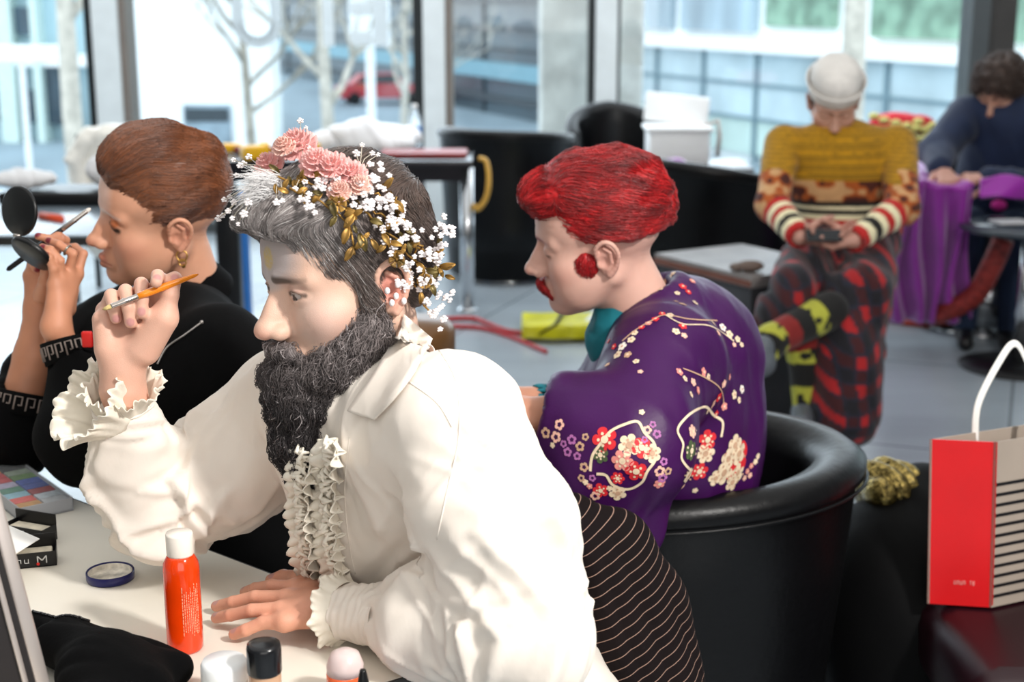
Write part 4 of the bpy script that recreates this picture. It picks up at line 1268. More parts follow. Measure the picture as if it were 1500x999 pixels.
jk = sdf_obj('jacket', V, Q, mat('black_jersey', '#060607', rough=.92, var=.1, bump=.0006, bscale=260, spec=.15), womanW)
# rolled cuff bands with the pale meander trim
M_trimw = mat('pale_meander', '#8d7f78', rough=.7)
def meander_cuff(c, ax, r, w, name, par, ref=None):
    ax = Vector(ax).normalized(); a = ax.cross(Vector((0, 1, 0.1))).normalized(); b = ax.cross(a); c = Vector(c)
    mb = MB(); mb.grid(lambda u, v: c + ax*(w*(v-.5)) + a*(r*math.cos(6.2832*u)) + b*(r*math.sin(6.2832*u)), 48, 4, wrap=True, thick=.004)
    o = mb.build(name, M_black, par)
    mb = MB(); k = 17
    for i in range(k):
        th0 = 6.2832*i/k; dth = 6.2832/k*.8
        pts = [(0, -.3), (0, .3), (.75, .3), (.75, -.08), (.4, -.08)]
        mb.tube([c + ax*(w*q) + (a*math.cos(th0+dth*p) + b*math.sin(th0+dth*p))*(r+.0006) for p, q in pts], .0014, 5, flat=.6)
    mb.build('meander_trim', M_trimw, o); return o
meander_cuff(w_(102, 512, .0), w_(92, 470, 0)-w_(112, 545, 0), .040, .034, 'cuff', jk)
meander_cuff(P(38, 590, 2.235), w_(50, 520, .10)-P(30, 615, 2.235), .050, .034, 'cuff', jk)
# standing collar edge and the open zip
bvW = BVHTree.FromPolygons(V.tolist(), Q.tolist())
mb = MB(); pts = [hitA(u, v, bvW, .0015) for u, v in catmull([(231, 534, 0), (245, 510, 0), (270, 492, 0), (296, 473, 0)], 24)[:, :2]]; pts = [p for p in pts if p]
if len(pts) > 3:
    mb.tube(pts, .0014, 6); mb.ball(pts[-1], .003)
mb.build('zip', mat('zip_metal', '#b0aaa6', rough=.35, metal=.7), jk)
def ringcollar(c, up, r0, r1, h, m, par, name='collar', a0=-160, a1=160, fw=None, thick=.003):
    up = Vector(up).normalized(); a = (-Vector(fw)); a = (a - up*a.dot(up)).normalized(); b = up.cross(a); mb = MB()
    mb.grid(lambda u, v: Vector(c) + (a*math.cos(math.radians(lerp(a0, a1, u))) + b*math.sin(math.radians(lerp(a0, a1, u))))*lerp(r1, r0, v) + up*(h*v), 60, 6, thick=thick)
    return mb.build(name, m, par)
ringcollar(neckW+Vector((0, .005, -.045)), (HW.pt(0, 0, -.02)-neckW), .054, .066, .050, M_black, jk, fw=FW)
p0 = P(128, 497, 2.06); mb = MB(); mb.box(p0-Vector((.008, .004, .012)), p0+Vector((.008, .004, .012)), bev=.003); mb.build('zip_pull', mat('red_patch', '#d8211c', rough=.5), jk)

# ------------------------------------------------------------------ person with red hair in the kimono
HB = Head(92, 11, 11, (-.078, -.010, -.014), P(889, 380, 2.20), 1.02, cheek=1, nose=1.12, jaw=1.0, lips=1.0)
neckB = HB.pt(0, -.060, -.120)
SB_l, SB_r = P(975, 525, 2.18), P(975, 475, 2.54)
midB = (SB_l+SB_r)/2; LB = (SB_l-SB_r).normalized(); FB_ = Vector((LB.y, -LB.x, 0)).normalized()
if FB_.x > 0: FB_ = -FB_
pelB = Vector((.27, 2.37, .56))
elbB_l = P(905, 675, 2.10); elbB_r = P(900, 640, 2.45)
wrB_l = P(792, 607, 2.12); wrB_r = P(775, 590, 2.34)
HBl = generic_hand(P(800, 606, 2.12), (-1, .25, .05), (0, .3, -1), 1, curls=(.5, .6, .7, .8))
HBr = generic_hand(P(778, 590, 2.34), (-1, -.15, .25), (.0, .4, -1), -1, curls=(.7, .8, .8, .9))
def fB_n(X): return smin(HB.f(X), cap(X, HB.pt(0, -.026, -.055), neckB+Vector((.01, 0, -.06)), .052, .058), .02)
parts = [mesh_sdf(fB_n, np.array(HB.o)-(.15, .16, .25), np.array(HB.o)+(.17, .16, .16), .0020)]
for Hh, e in ((HBl, elbB_l), (HBr, elbB_r)):
    lo, hi = hand_box(Hh); parts.append(mesh_sdf(lambda X, Hh=Hh, e=e: smin(hand_sdf(X, **Hh), cap(X, Hh['wrist'], e, .024, .034), .012), lo-.01, hi+(.05, .03, .03), .003))
nv = [len(p[0]) for p in parts]
parts.append(mesh_sdf(lambda X: torso_sdf(X, SB_l, SB_r, pelB, -.02, .9, neckB), np.array(midB)-(.4, .45, .6), np.array(midB)+(.4, .45, .25), .012, newton=1))
V, Q = merge(parts); Y = HB.loc(V)
cB = dict(base='#d8ab9b', warm='#c98a7c', lip='#a84640', brow='#8f2226', browa=.85, lash='#5a3a36', lasha=.6,
          paint=[('#d8b4a8', (0, .08, .05), (.05, .04, .04), .4), ('#b98a7c', (.03, .08, .0), (.018, .02, .012), .4), ('#c79a8e', (.06, -.06, -.03), (.04, .06, .05), .25)])
cols = face_color(Y, cB); cols[nv[0]:] = np.tile(srgb('#c38a70'), (len(V)-nv[0], 1))
manB = sdf_obj('person', V, Q, M_skin, None, cols)
tag(manB, 'person with bright red hair and purple flowered kimono in the front black tub chair', 'person')
def volB(X):
    d = ell(X, (0, -.026, .044), (.085, .104, .092))
    d = smin(d, ell(X, (0, .030, .090), (.066, .064, .034)), .03)
    d = smin(d, ell(X, (0, .070, .082), (.052, .034, .026)), .02)
    Y = X.copy(); Y[:, 0] = np.abs(Y[:, 0])
    d = smax(d, -ell(Y, (0, .140, -.012), (.085, .080, .082)), .010)
    low = X[:, 2] - .012 + .12*np.clip(-X[:, 1]-.03, 0, .08) - .18*np.clip(X[:, 1]-.02, 0, .2)
    d = smax(d, -low, .010)
    return d + .0045*vnoise(X*np.array([1, .5, 1], dtype=np.float32), 55, 4) + .0018*vnoise(X, 150, 5)
def flowB(p):
    f = np.zeros_like(p); fr = np.clip((p[:, 1]-.02)/.05, 0, 1)
    f[:, 1] = -1.0 + 1.5*fr*(p[:, 2] > .05); f[:, 2] = -.30 + .3*fr; f[:, 0] = .3*np.sin(p[:, 1]*70+p[:, 2]*40); return f
def hcolB(p, r):
    k = (vnoise(p*np.array([1, .5, 1]), 55, 4)*.5+.5).clip(0, 1)[:, None]
    c = np.array(srgb('#5c050a'))*(1-k) + np.array(srgb('#d3141b'))*k
    if r is not None: c = c*(.5+.9*r)[:, None]
    return c
hair_obj('hair', HB, volB, None, flowB, 7500, 10, .0052, .00055, M_hair, manB, (-.12, -.15, -.04), (.12, .14, .16), .003, colors=hcolB, jit=.0006, off=.0015, curl=.25, curlr=.002)
def volSB(X):
    Y = X.copy(); Y[:, 0] = np.abs(Y[:, 0])
    d = ell(Y, (.0665, .022, -.022), (.010, .0165, .020))
    d = smin(d, chain(Y, [(0, .1005, -.060), (.014, .099, -.064), (.024, .090, -.072), (.027, .085, -.080)], [.0042, .0045, .0035, .0018]), .002)
    return d + .0018*vnoise(X, 150, 6)
hair_obj('beard', HB, volSB, None, bflow, 1500, 5, .003, .00045, M_hair, manB, (-.09, -.01, -.10), (.09, .12, .01), .0022, colors=lambda p, r: np.tile(srgb('#b31219'), (len(p), 1))*(1 if r is None else (.6+.7*r)[:, None]), jit=.0006, off=.0015, curl=.9, curlr=.0015)
legs('trousers', manB, pelB, LB, FB_, mat('dark_trousers', '#15141c', rough=.8), thigh=.42)
# kimono
def fB_k(X):
    d = torso_sdf(X, SB_l, SB_r, pelB, .020, 1.05, None, 1.0)
    bk = midB.lerp(pelB, .45) - FB_*.03
    d = smin(d, rell(X, bk, (.180, .130, .22), np.array([list(LB), list(FB_), [0, 0, 1]]).T), .05)
    d = smin(d, cap(X, midB-FB_*.01, neckB+Vector((.02, 0, -.04)), .095, .062), .06)
    d = smin(d, cap(X, midB-FB_*.05+Vector((0, 0, -.02)), neckB+Vector((.035, 0, -.03)), .085, .050), .05)
    d = smin(d, chain(X, [SB_l+Vector((0, .02, -.01)), elbB_l+Vector((.02, 0, .03)), P(828, 612, 2.12)], [.080, .078, .058], .04), .04)
    d = smin(d, chain(X, [P(850, 630, 2.10), P(868, 700, 2.10), P(905, 760, 2.12)], [.05, .055, .06], .03), .05)
    d = smin(d, chain(X, [SB_r+Vector((0, -.02, -.01)), elbB_r+Vector((.02, 0, .03)), P(868, 600, 2.42)], [.078, .070, .055], .04), .04)
    d = smax(d, -cap(X, neckB+Vector((-.01, 0, -.05)), neckB+Vector((-.01, 0, .12)), .058), .01)
    d = smax(d, -cap(X, P(828, 612, 2.12), P(760, 600, 2.12), .045, .06), .01)
    return smax(d, pelB.z-.10-X[:, 2], .02)
V, Q = mesh_sdf(fB_k, (P(790, 620, 2.2).x-.1, SB_l.y-.32, pelB.z-.14), (pelB.x+.3, SB_r.y+.2, 1.3), .005)
N = vnormals(V, Q)
rel = V-np.array(midB)
V = V + N*(crease(rel[:, 2]*6+rel[:, 0]*3, rel[:, 0]*11-rel[:, 2]*5+rel[:, 1]*8, 72)*.009 + ridged(rel[:, 2]*3.5+rel[:, 0]*2, rel[:, 0]*9-rel[:, 2]*3+rel[:, 1]*6, 71)*.007 + ridged(rel[:, 2]*3, rel[:, 1]*14+rel[:, 0]*5, 75)*.003)[:, None]
M_kim = mat('purple_satin', '#3a0b48', rough=.45, var=.10, scale=7, bump=.0005, bscale=200, spec=.3)
kim = sdf_obj('kimono', V, Q, M_kim, manB)
bvB = BVHTree.FromPolygons(V.tolist(), Q.tolist())
# embroidery: small shapes laid on the cloth, part of the kimono's own mesh
EMB = {'cream': '#e9d3b4', 'red': '#d42630', 'pink': '#e58f86', 'white': '#f0e6dc', 'green': '#4b5a3a', 'mauve': '#b06aa6', 'tan': '#c9a184', 'blush': '#eeb9a6'}
EK = list(EMB); emb = MB()
def snap(p, n_, off=.0012):
    h = bvB.find_nearest(p); q, nn = h[0], h[1]
    if nn.dot(n_) < 0: nn = -nn
    return q + nn*off
def frame_at(u, v):
    h = hitA(u, v, bvB)
    if h is None: return None
    q = bvB.find_nearest(h); nn = q[1] if q[1].dot(CAMP-h) > 0 else -q[1]
    a = Vector((1, 0, 0)) - nn*nn.x; a.normalize(); return h, nn, a, nn.cross(a)*1.0
def disc(u, v, r, col, petals=0, depth=.35, rot=0.0, off=.0012, n=None, hole=0.0):
    F_ = frame_at(u, v)
    if F_ is None: return
    c, nn, a, b = F_; R_ = 1.3*r/FPX*(c-CAMP).length; n = n or (petals*10 if petals else 12)
    vs = []
    for k in range(n):
        th = 2*math.pi*k/n + rot; rr = R_*((1 - depth*(1-abs(math.cos(petals*(th-rot)/2))**.5)) if petals else 1)
        vs.append(snap(c + a*(rr*math.cos(th)) + b*(rr*math.sin(th)), nn, off))
    if hole:
        inn = [snap(c + (p-c)*hole, nn, off) for p in vs]
        emb.add(vs+inn, [(k, (k+1) % n, n+(k+1) % n, n+k) for k in range(n)], EK.index(col)+1)
    else: emb.add([snap(c, nn, off)]+vs, [(0, k+1, (k+1) % n+1) for k in range(n)], EK.index(col)+1)
def flower(u, v, r, col, mid='cream', rot=None, petals=5):
    rot = random.uniform(0, 6) if rot is None else rot
    disc(u, v, r, col, petals, .38, rot, .0011); disc(u, v, r*.30, mid, 0, off=.0019)
    if r > 7:
        for k in range(petals): disc(u+r*.6*math.cos(k*6.283/petals+rot), v+r*.6*math.sin(k*6.283/petals+rot), r*.13, mid, off=.0018, n=6)
def stitch(line, w, col, n=40):
    pts = catmull([(a, b, 0) for a, b in line], n)[:, :2]; L_ = []
    for i in range(n):
        F_ = frame_at(*pts[i])
        if F_ is None: continue
        c, nn, a, b = F_; j = min(i+1, n-1); d = pts[j]-pts[max(i-1, 0)]; d = d/(np.linalg.norm(d)+1e-9)
        s = w/2/FPX*(c-CAMP).length; px = (-d[1], d[0])
        e = (a*px[0] - Vector((0, 0, 1))*px[1]); e = (e - nn*e.dot(nn)).normalized()*s
        L_.append((snap(c+e, nn), snap(c-e, nn)))
    v = [x for p in L_ for x in p]
    emb.add(v, [(2*i, 2*i+1, 2*i+3, 2*i+2) for i in range(len(L_)-1)], EK.index(col)+1)
stitch([(1050, 470), (1010, 468), (975, 462), (955, 470), (930, 485), (912, 500)], 2.2, 'tan', 40)
stitch([(975, 462), (1000, 475), (1040, 478), (1075, 500)], 2, 'cream', 30)
stitch([(1000, 540), (1030, 552), (1055, 570), (1060, 600)], 2, 'tan', 26)
stitch([(1012, 690), (998, 672), (1000, 650), (992, 630), (1004, 612), (1020, 600), (1034, 596), (1045, 608), (1058, 618), (1056, 640)], 4, 'cream', 60)
stitch([(865, 690), (868, 668), (880, 650), (895, 632), (915, 622), (934, 618), (944, 634), (958, 650), (960, 672), (948, 690), (940, 706), (920, 716), (898, 710), (888, 696), (874, 694)], 4.2, 'cream', 90)
for (u, v, r, c) in [(1003, 392, 6, 'cream'), (1012, 400, 5, 'tan'), (985, 402, 5, 'cream'), (1000, 420, 5, 'red'), (1014, 412, 4, 'pink'), (1008, 428, 4, 'red'), (992, 430, 3.5, 'cream'),
        (975, 412, 3, 'tan'), (968, 424, 3, 'cream'), (1000, 446, 5, 'tan'), (1018, 444, 4, 'cream'), (990, 442, 3, 'tan'), (982, 462, 4, 'cream'), (960, 468, 4.5, 'red'), (970, 460, 4, 'red'), (950, 474, 4, 'pink'),
        (940, 480, 4, 'red'), (1000, 478, 5, 'red'), (990, 486, 5, 'cream'), (1002, 492, 4, 'blush'), (1045, 474, 5, 'cream'), (1058, 480, 5, 'white'), (1068, 490, 5, 'cream'), (1080, 497, 4, 'cream'), (1052, 488, 4, 'blush'),
        (1086, 505, 3, 'cream'), (1075, 505, 3, 'blush'), (930, 488, 4, 'cream'), (925, 498, 5, 'cream'), (912, 508, 6, 'white'), (905, 520, 6, 'cream'), (920, 520, 5, 'tan'), (900, 508, 4, 'red'), (892, 500, 3.5, 'red'),
        (932, 530, 4, 'cream'), (938, 545, 3.5, 'blush'), (890, 535, 4, 'tan'), (995, 545, 5, 'pink'), (1003, 555, 4, 'cream'), (1015, 560, 5, 'blush'), (1030, 545, 5.5, 'pink'), (1037, 552, 4, 'cream'), (1022, 572, 5, 'pink'),
        (1012, 578, 4, 'cream'), (1060, 562, 5, 'blush'), (1068, 552, 4, 'pink'), (1052, 582, 6, 'red'), (1044, 592, 6, 'blush'), (1060, 595, 5, 'pink'), (1075, 578, 5.5, 'cream'), (1086, 570, 5, 'white'), (1082, 586, 4, 'cream'),
        (1048, 606, 5, 'red'), (1036, 602, 4, 'cream')]:
    flower(u, v, r, c, 'cream' if c not in ('cream', 'white') else 'tan')
for (u, v, r, c) in [(886, 644, 15, 'red'), (922, 652, 13, 'cream'), (940, 656, 12, 'red'), (912, 675, 13, 'pink'), (955, 664, 11, 'cream'), (880, 666, 10, 'green'), (932, 690, 13, 'red'), (905, 700, 8, 'red'),
        (1036, 644, 12, 'red'), (1014, 632, 8, 'blush'), (1012, 660, 12, 'green'), (1033, 664, 12, 'cream'), (1024, 690, 11, 'red'), (1008, 696, 10, 'cream'), (1048, 700, 10, 'cream'), (905, 722, 10, 'cream'), (880, 718, 9, 'red'), (966, 708, 7, 'pink')]:
    flower(u, v, r, c, 'cream' if c != 'cream' else 'tan', petals=random.choice((5, 6)))
disc(1078, 672, 25, 'red', 5, .18, .4, .0009)
for (u, v, r) in [(1076, 652, 13), (1082, 664, 14), (1066, 672, 13), (1060, 692, 15), (1080, 692, 12), (1072, 706, 11)]: flower(u, v, r, 'cream', 'tan')
for (u, v) in [(800, 634), (815, 640), (826, 650), (838, 644), (850, 654), (858, 640), (846, 668), (832, 662), (820, 622), (948, 630), (956, 622), (962, 636), (944, 644), (856, 684), (868, 700), (852, 700), (872, 726), (966, 690), (972, 676), (978, 690), (970, 700)]:
    disc(u, v, random.uniform(4, 7), random.choice(('mauve', 'mauve', 'tan', 'blush')), 5, .35, random.uniform(0, 6), hole=.45)
for (u, v) in [(1094, 690), (1100, 682), (1106, 676), (1098, 696), (1110, 668), (1090, 700), (893, 715), (858, 706), (864, 712), (940, 604), (810, 652), (1000, 712), (1018, 718)]: flower(u, v, 3.6, random.choice(('cream', 'blush', 'pink')))
EV = np.concatenate(emb.v)
# one mesh: cloth with the embroidery on it
me = kim.data; nb = len(me.vertices); nf = len(me.polygons)
mb = MB(); mb.add(V, Q.tolist(), 0); mb.v.append(EV); mb.f.extend([tuple(i+len(V) for i in f) for f in emb.f]); mb.mi.extend(emb.mi); mb.n += len(EV)
bpy.data.objects.remove(kim)
kim = mb.build('kimono', [M_kim] + [mat('thread_'+k, c, rough=.65, var=.08, scale=120) for k, c in EMB.items()], manB)
def kcollar(u, v):
    th = math.radians(lerp(-150, 150, u)); r = lerp(.078, .066, v)
    return kc + (ka*math.cos(th) + kb*math.sin(th))*r + ku*(lerp(-.03, .022, v) - .03*abs(th/2.6)**2)
kc = neckB + Vector((.018, 0, -.028)); ku = (HB.pt(0, 0, 0)-neckB).normalized(); ka = (-FB_ - ku*(-FB_).dot(ku)).normalized(); kb = ku.cross(ka)
mb = MB(); mb.grid(kcollar, 50, 8, thick=.005); mb.build('collar', M_kim, kim)
# teal undershirt: neck and forearms
M_teal = mat('teal_cotton', '#0f6f7c', rough=.75, var=.08, bump=.0008, bscale=120)
pr = [mesh_sdf(lambda X: np.maximum(chain(X, [elbB_r, P(868, 600, 2.42), P(790, 592, 2.35)], [.04, .04, .034])+.0015*vnoise(X, 60, 2), -cap(X, P(800, 592, 2.35), P(700, 580, 2.34), .027)), np.array(P(770, 640, 2.3))-.08, np.array(elbB_r)+.1, .005),
      mesh_sdf(lambda X: np.maximum(chain(X, [elbB_l, P(850, 615, 2.12), P(815, 608, 2.12)], [.04, .038, .033]), -cap(X, P(830, 608, 2.12), P(700, 600, 2.12), .026)), np.array(P(800, 640, 2.12))-.08, np.array(elbB_l)+.1, .005),
      mesh_sdf(lambda X: np.maximum(cap(X, neckB+Vector((-.03, 0, -.07)), neckB+Vector((-.022, 0, -.005)), .068, .056)+.002*vnoise(X, 50, 3), -cap(X, neckB+Vector((-.01, 0, -.05)), neckB+Vector((-.03, 0, .08)), .052)), np.array(neckB)-.13, np.array(neckB)+.1, .004)]
us = sdf_obj('undershirt', *pr[2], M_teal, manB)
for q in pr[:2]: sdf_obj('sleeve', *q, M_teal, us)

# ------------------------------------------------------------------ desk and furniture
M_desk = mat('white_laminate', '#ebe5d8', rough=.32, var=.025, scale=3)
M_dedge = mat('dark_edge_band', '#2a2724', rough=.5)
K = Vector((-.04, 1.487, DZ)); eb = Vector((-.768, .640, 0)); er = Vector((-.80, -.60, 0))
root = empty('makeup_desk', (K.x-.6, K.y, 0)); tag(root, 'white make-up desk with a thin dark edge in the foreground', 'desk')
c4 = [K, K+eb*1.9, K+eb*1.9+er*.75, K+er*.85]
mb = MB(); v = [tuple(p) for p in c4] + [(p.x, p.y, DZ-.026) for p in c4]
mb.add(v, [(0,1,2,3), (7,6,5,4), (0,4,5,1), (1,5,6,2), (2,6,7,3), (3,7,4,0)]); mb.build('desk_top', M_desk, root, False)
mb = MB()
for a, b in ((0, 1), (3, 0)):
    p, q = c4[a], c4[b]; d = (q-p).normalized(); nn = Vector((d.y, -d.x, 0)); nn = nn if nn.dot(p-(c4[0]+c4[2])/2) > 0 else -nn
    v = [p, q, q+nn*.003, p+nn*.003]; mb.add([(x.x, x.y, DZ-.0005) for x in v]+[(x.x, x.y, DZ-.027) for x in v], [(0,1,2,3), (7,6,5,4), (0,4,5,1), (1,5,6,2), (2,6,7,3), (3,7,4,0)])
mb.build('edge_band', M_dedge, root, False)
M_leg = mat('black_steel', '#141416', rough=.4, metal=.3)
for p in (K+eb*.12+er*.12, K+eb*1.75+er*.12, K+eb*.3+er*.66, K+eb*1.7+er*.62):
    MB().tube([(p.x, p.y, 0), (p.x, p.y, DZ-.026)], .018, 12).build('leg', M_leg, root)

# black tub chairs
M_leather = mat('black_leather', '#08080a', rough=.36, var=.08, scale=10, bump=.0012, bscale=70, spec=.28)
M_seat = mat('slate_leather', '#39414a', rough=.40, var=.08, bump=.001, bscale=80)
def tub_chair(loc, rz, R_=.34, H_=.72, label='', z0=.10, Rb=.27, thick=.06, arc=255, drop=.10, rise=0.0, group='black leather tub chairs', inner=None, sy=1.0):
    """opening towards local -Y"""
    root = empty('tub_chair', loc, rz); LOCAL.add(root); tag(root, label, 'armchair', group)
    nu, prof = 72, []
    def ring(th, k):       # cross-section loop: outer bottom, outer top, rim, inner top, inner bottom
        s = abs(th)/(arc/2); top = H_ + rise*(1-s) - drop*s**2.2
        pts = [(Rb, z0), (lerp(Rb, R_, .35), lerp(z0, top, .35)), (lerp(Rb, R_, .75), lerp(z0, top, .75)), (R_-.004, top-.045), (R_+.008, top-.030), (R_+.008, top-.010), (R_-.010, top+.006), (R_-thick*.55, top+.008),
               (R_-thick, top-.006), (R_-thick*1.12, top-.05), (lerp(R_, Rb, .45)-thick*1.1, lerp(top, z0, .5)), (Rb-thick*.9, z0+.12)]
        return pts[k]
    def fn(u, v):
        th = lerp(-arc/2, arc/2, u); k = int(round(v*11)); r, z = ring(th, k); a = math.radians(90+th)
        return (r*math.cos(a), r*math.sin(a)*sy, z)
    mb = MB(); mb.grid(fn, nu, 12)
    nv_ = 12
    for i in (0, nu-1): mb.f.append(tuple(i*nv_+j for j in range(nv_))[::(1 if i == 0 else -1)]); mb.mi.append(0)
    for i in range(nu-1): mb.f.append((i*nv_, i*nv_+11, (i+1)*nv_+11, (i+1)*nv_)); mb.mi.append(0)
    sh = mb.build('shell', M_leather, root)
    mb = MB()
    mb.tube([((R_+.009)*math.cos(math.radians(90+t)), (R_+.009)*math.sin(math.radians(90+t))*sy, H_+rise*(1-abs(t)/(arc/2))-drop*(abs(t)/(arc/2))**2.2-.038) for t in np.linspace(-arc/2, arc/2, 60)], .0035, 6)
    mb.build('piping', M_leather, sh)
    mb = MB(); mb.lathe([(0, .30), (Rb-.02, .30), (Rb-.005, .33), (Rb-.005, .41), (Rb-.03, .445), (0, .455)], n=40, sy=sy); mb.build('seat', inner or M_seat, root)
    mb = MB(); mb.lathe([(0, 0), (Rb*.8, 0), (Rb*.82, .015), (.05, .03), (.035, z0+.02), (Rb*.9, z0+.02), (Rb*.9, .31), (0, .31)], n=36, sy=sy); mb.build('base', mat('chrome', '#c9ccd0', rough=.15, metal=.95, var=.02), root)
    return root
tub_chair((.25, 2.385, 0), math.radians(-84), .285, .715, 'black leather tub chair in front, holding the person in the purple kimono', drop=.02, z0=.06, arc=265, thick=.062, Rb=.235, sy=1.27)
def tubat(u, t, rz, label, **k):
    p = P(u, 300, t); return tub_chair((p.x, p.y, 0), math.radians(rz), label=label, **k)
tubat(742, 7.75, 150, 'black leather tub chair at the window right of the chrome table leg', H_=.82, R_=.37, drop=.06, Rb=.32, z0=.04)
tubat(1030, 6.3, 128, 'black leather tub chair between the red hair and the sailor hat person', H_=.80, R_=.40, Rb=.34, drop=.12, z0=.04, rise=.03)
tubat(905, 8.3, 10, 'black leather tub chair with tall rounded back against the window post', H_=.84, R_=.30, Rb=.26, rise=.05, drop=.1, z0=.04, arc=200)

# the man's own chair with the pinstripe jacket over its back
M_pin = mat('pinstripe_wool', '#120a0b', rough=.88, var=.1, spec=.2)
def pinstripe(m):
    nt = m.node_tree; b = nt.nodes['Principled BSDF']; L = nt.links; src = b.inputs['Base Color'].links[0].from_socket
    tc = nt.nodes.new('ShaderNodeTexCoord'); mp = nt.nodes.new('ShaderNodeMapping'); mp.inputs['Rotation'].default_value = (0, math.radians(33), 0)
    w = nt.nodes.new('ShaderNodeTexWave'); w.wave_type = 'BANDS'; w.bands_direction = 'Z'; w.inputs['Scale'].default_value = 24; w.inputs['Distortion'].default_value = 1.4; w.inputs['Detail'].default_value = 0.0; w.inputs['Detail Scale'].default_value = .12
    r = nt.nodes.new('ShaderNodeValToRGB'); r.color_ramp.elements[0].position = .982; r.color_ramp.elements[1].position = .99
    mx = nt.nodes.new('ShaderNodeMix'); mx.data_type = 'RGBA'
    L.new(tc.outputs['Object'], mp.inputs['Vector']); L.new(mp.outputs['Vector'], w.inputs['Vector']); L.new(w.outputs['Fac'], r.inputs['Fac'])
    L.new(r.outputs['Color'], mx.inputs[0]); L.new(src, mx.inputs[6]); mx.inputs[7].default_value = (*srgb('#94776a'), 1); L.new(mx.outputs[2], b.inputs['Base Color'])
pinstripe(M_pin)
cc = Vector((pelA.x, pelA.y, 0))
root = empty('dining_chair', cc); tag(root, 'dark chair under the bearded person, its back covered by a pinstripe jacket', 'chair')
R3 = np.array([list(LA), list(-FA), [0, 0, 1]]).T
def lb(mb, a, b, bev=.01):
    Mx = Matrix(((LA.x, -FA.x, 0, cc.x), (LA.y, -FA.y, 0, cc.y), (0, 0, 1, 0), (0, 0, 0, 1))); return mb.box(a, b, bev=bev, M=Mx)
lb(MB(), (-.21, -.24, .41), (.21, .20, .455), .02).build('seat', M_seat, root)
for x in (-.19, .19):
    for y in (-.21, .18): lb(MB(), (x-.016, y-.016, 0), (x+.016, y+.016, .42), .004).build('leg', M_leg, root)
lb(MB(), (-.12, .185, .50), (.12, .215, .70), .012).build('backrest', M_leg, root)
for x in (-.10, .10): lb(MB(), (x-.012, .18, .40), (x+.012, .21, .68), .004).build('post', M_leg, root)
def f_jk(X):
    d = chain(X, [P(842, 778, 1.96), P(905, 805, 1.97), P(955, 880, 1.96), P(985, 1010, 1.95)], [.050, .048, .046, .050], .03)
    d = smin(d, ell(X, P(895, 925, 1.97), (.085, .07, .15)), .04)
    d = smin(d, ell(X, P(900, 1060, 1.97), (.11, .07, .16)), .05)
    d = d + .010*ridged(X[:, 2]*3, X[:, 0]*13+X[:, 2]*5, 91)
    return d
V, Q = mesh_sdf(f_jk, (-.05, 1.7, .3), (.36, 2.15, .90), .006)
tag(sdf_obj('jacket', V, Q, M_pin), 'dark brown pinstripe jacket hung behind the bearded person', 'jacket')

# stone bench the sailor sits on
a = Pz(1012, 384, .58); b = Pz(1122, 411, .58); d = (b-a); d.z = 0; d.normalize(); nn = Vector((-d.y, d.x, 0)); nn = nn if nn.y > 0 else -nn
root = empty('bench', (a.x+.4, a.y, 0)); tag(root, 'low grey block bench under the person in the sailor hat', 'bench')
def ob(mb, s0, s1, n0, n1, z0, z1, mi=0):
    v = [];
    for z in (z0, z1):
        for (s, n_) in ((s0, n0), (s1, n0), (s1, n1), (s0, n1)): p = a + d*s + nn*n_; v.append((p.x, p.y, z))
    return mb.add(v, [(0,3,2,1),(4,5,6,7),(0,1,5,4),(1,2,6,5),(2,3,7,6),(3,0,4,7)], mi)
LB_ = (Pz(1272, 630, 0)-a).dot(d)-.12
ob(MB(), -.20, LB_, .01, .40, 0, .54).build('body', mat('bench_grey', '#3e3e42', rough=.7, var=.08), root, False)
ob(MB(), -.21, LB_+.01, 0, .41, .54, .58).build('top', mat('bench_top', '#85807e', rough=.45, var=.1), root, False)
ob(MB(), -.21, LB_+.01, -.006, 0, .545, .565).build('edge_band', mat('copper_edge', '#7a4a3c', rough=.4, metal=.3), root, False)
p = Pz(1098, 398, .58); mb = MB(); mb.ball((p.x, p.y, .60), (.05, .03, .02), 12); mb.ball((p.x-.04, p.y+.01, .595), (.03, .025, .015), 10)
tag(mb.build('crumpled_wrapper', mat('brown_wrap', '#6a5a52', rough=.6, bump=.003)), 'small crumpled brown wrapper lying on the grey bench', 'wrapper')

# long table at the window with its chrome leg
M_tt = mat('dark_table', '#17131a', rough=.25, var=.05)
p0 = Pz(300, 236, .74); p1 = Pz(692, 236, .74)
root = empty('long_table', ((p0.x+p1.x)/2, p0.y+.4, 0)); tag(root, 'long dark table at the window, cluttered with white cloth', 'table')
MB().box((p0.x, p0.y, .71), (p1.x, p0.y+.45, .74), bev=.008).build('table_top', M_tt, root)
MB().box((p0.x+.05, p0.y+.03, .64), (p1.x-.05, p0.y+.42, .709)).build('apron', M_tt, root, False)
pc = Pz(705, 455, 0)
mb = MB(); mb.tube([(p1.x-.03, pc.y, 0), (p1.x-.03, pc.y, .70)], .033, 16); mb.lathe([(.05, 0), (.05, .012), (.03, .02)], (p1.x-.03, pc.y, 0)); mb.build('leg', MATS['chrome'], root)
for u in (340, 612):
    p = P(u, 300, 7.3); MB().tube([(p.x, p.y, 0), (p.x, p.y, .65)], .028, 12).build('leg', M_leg, root)
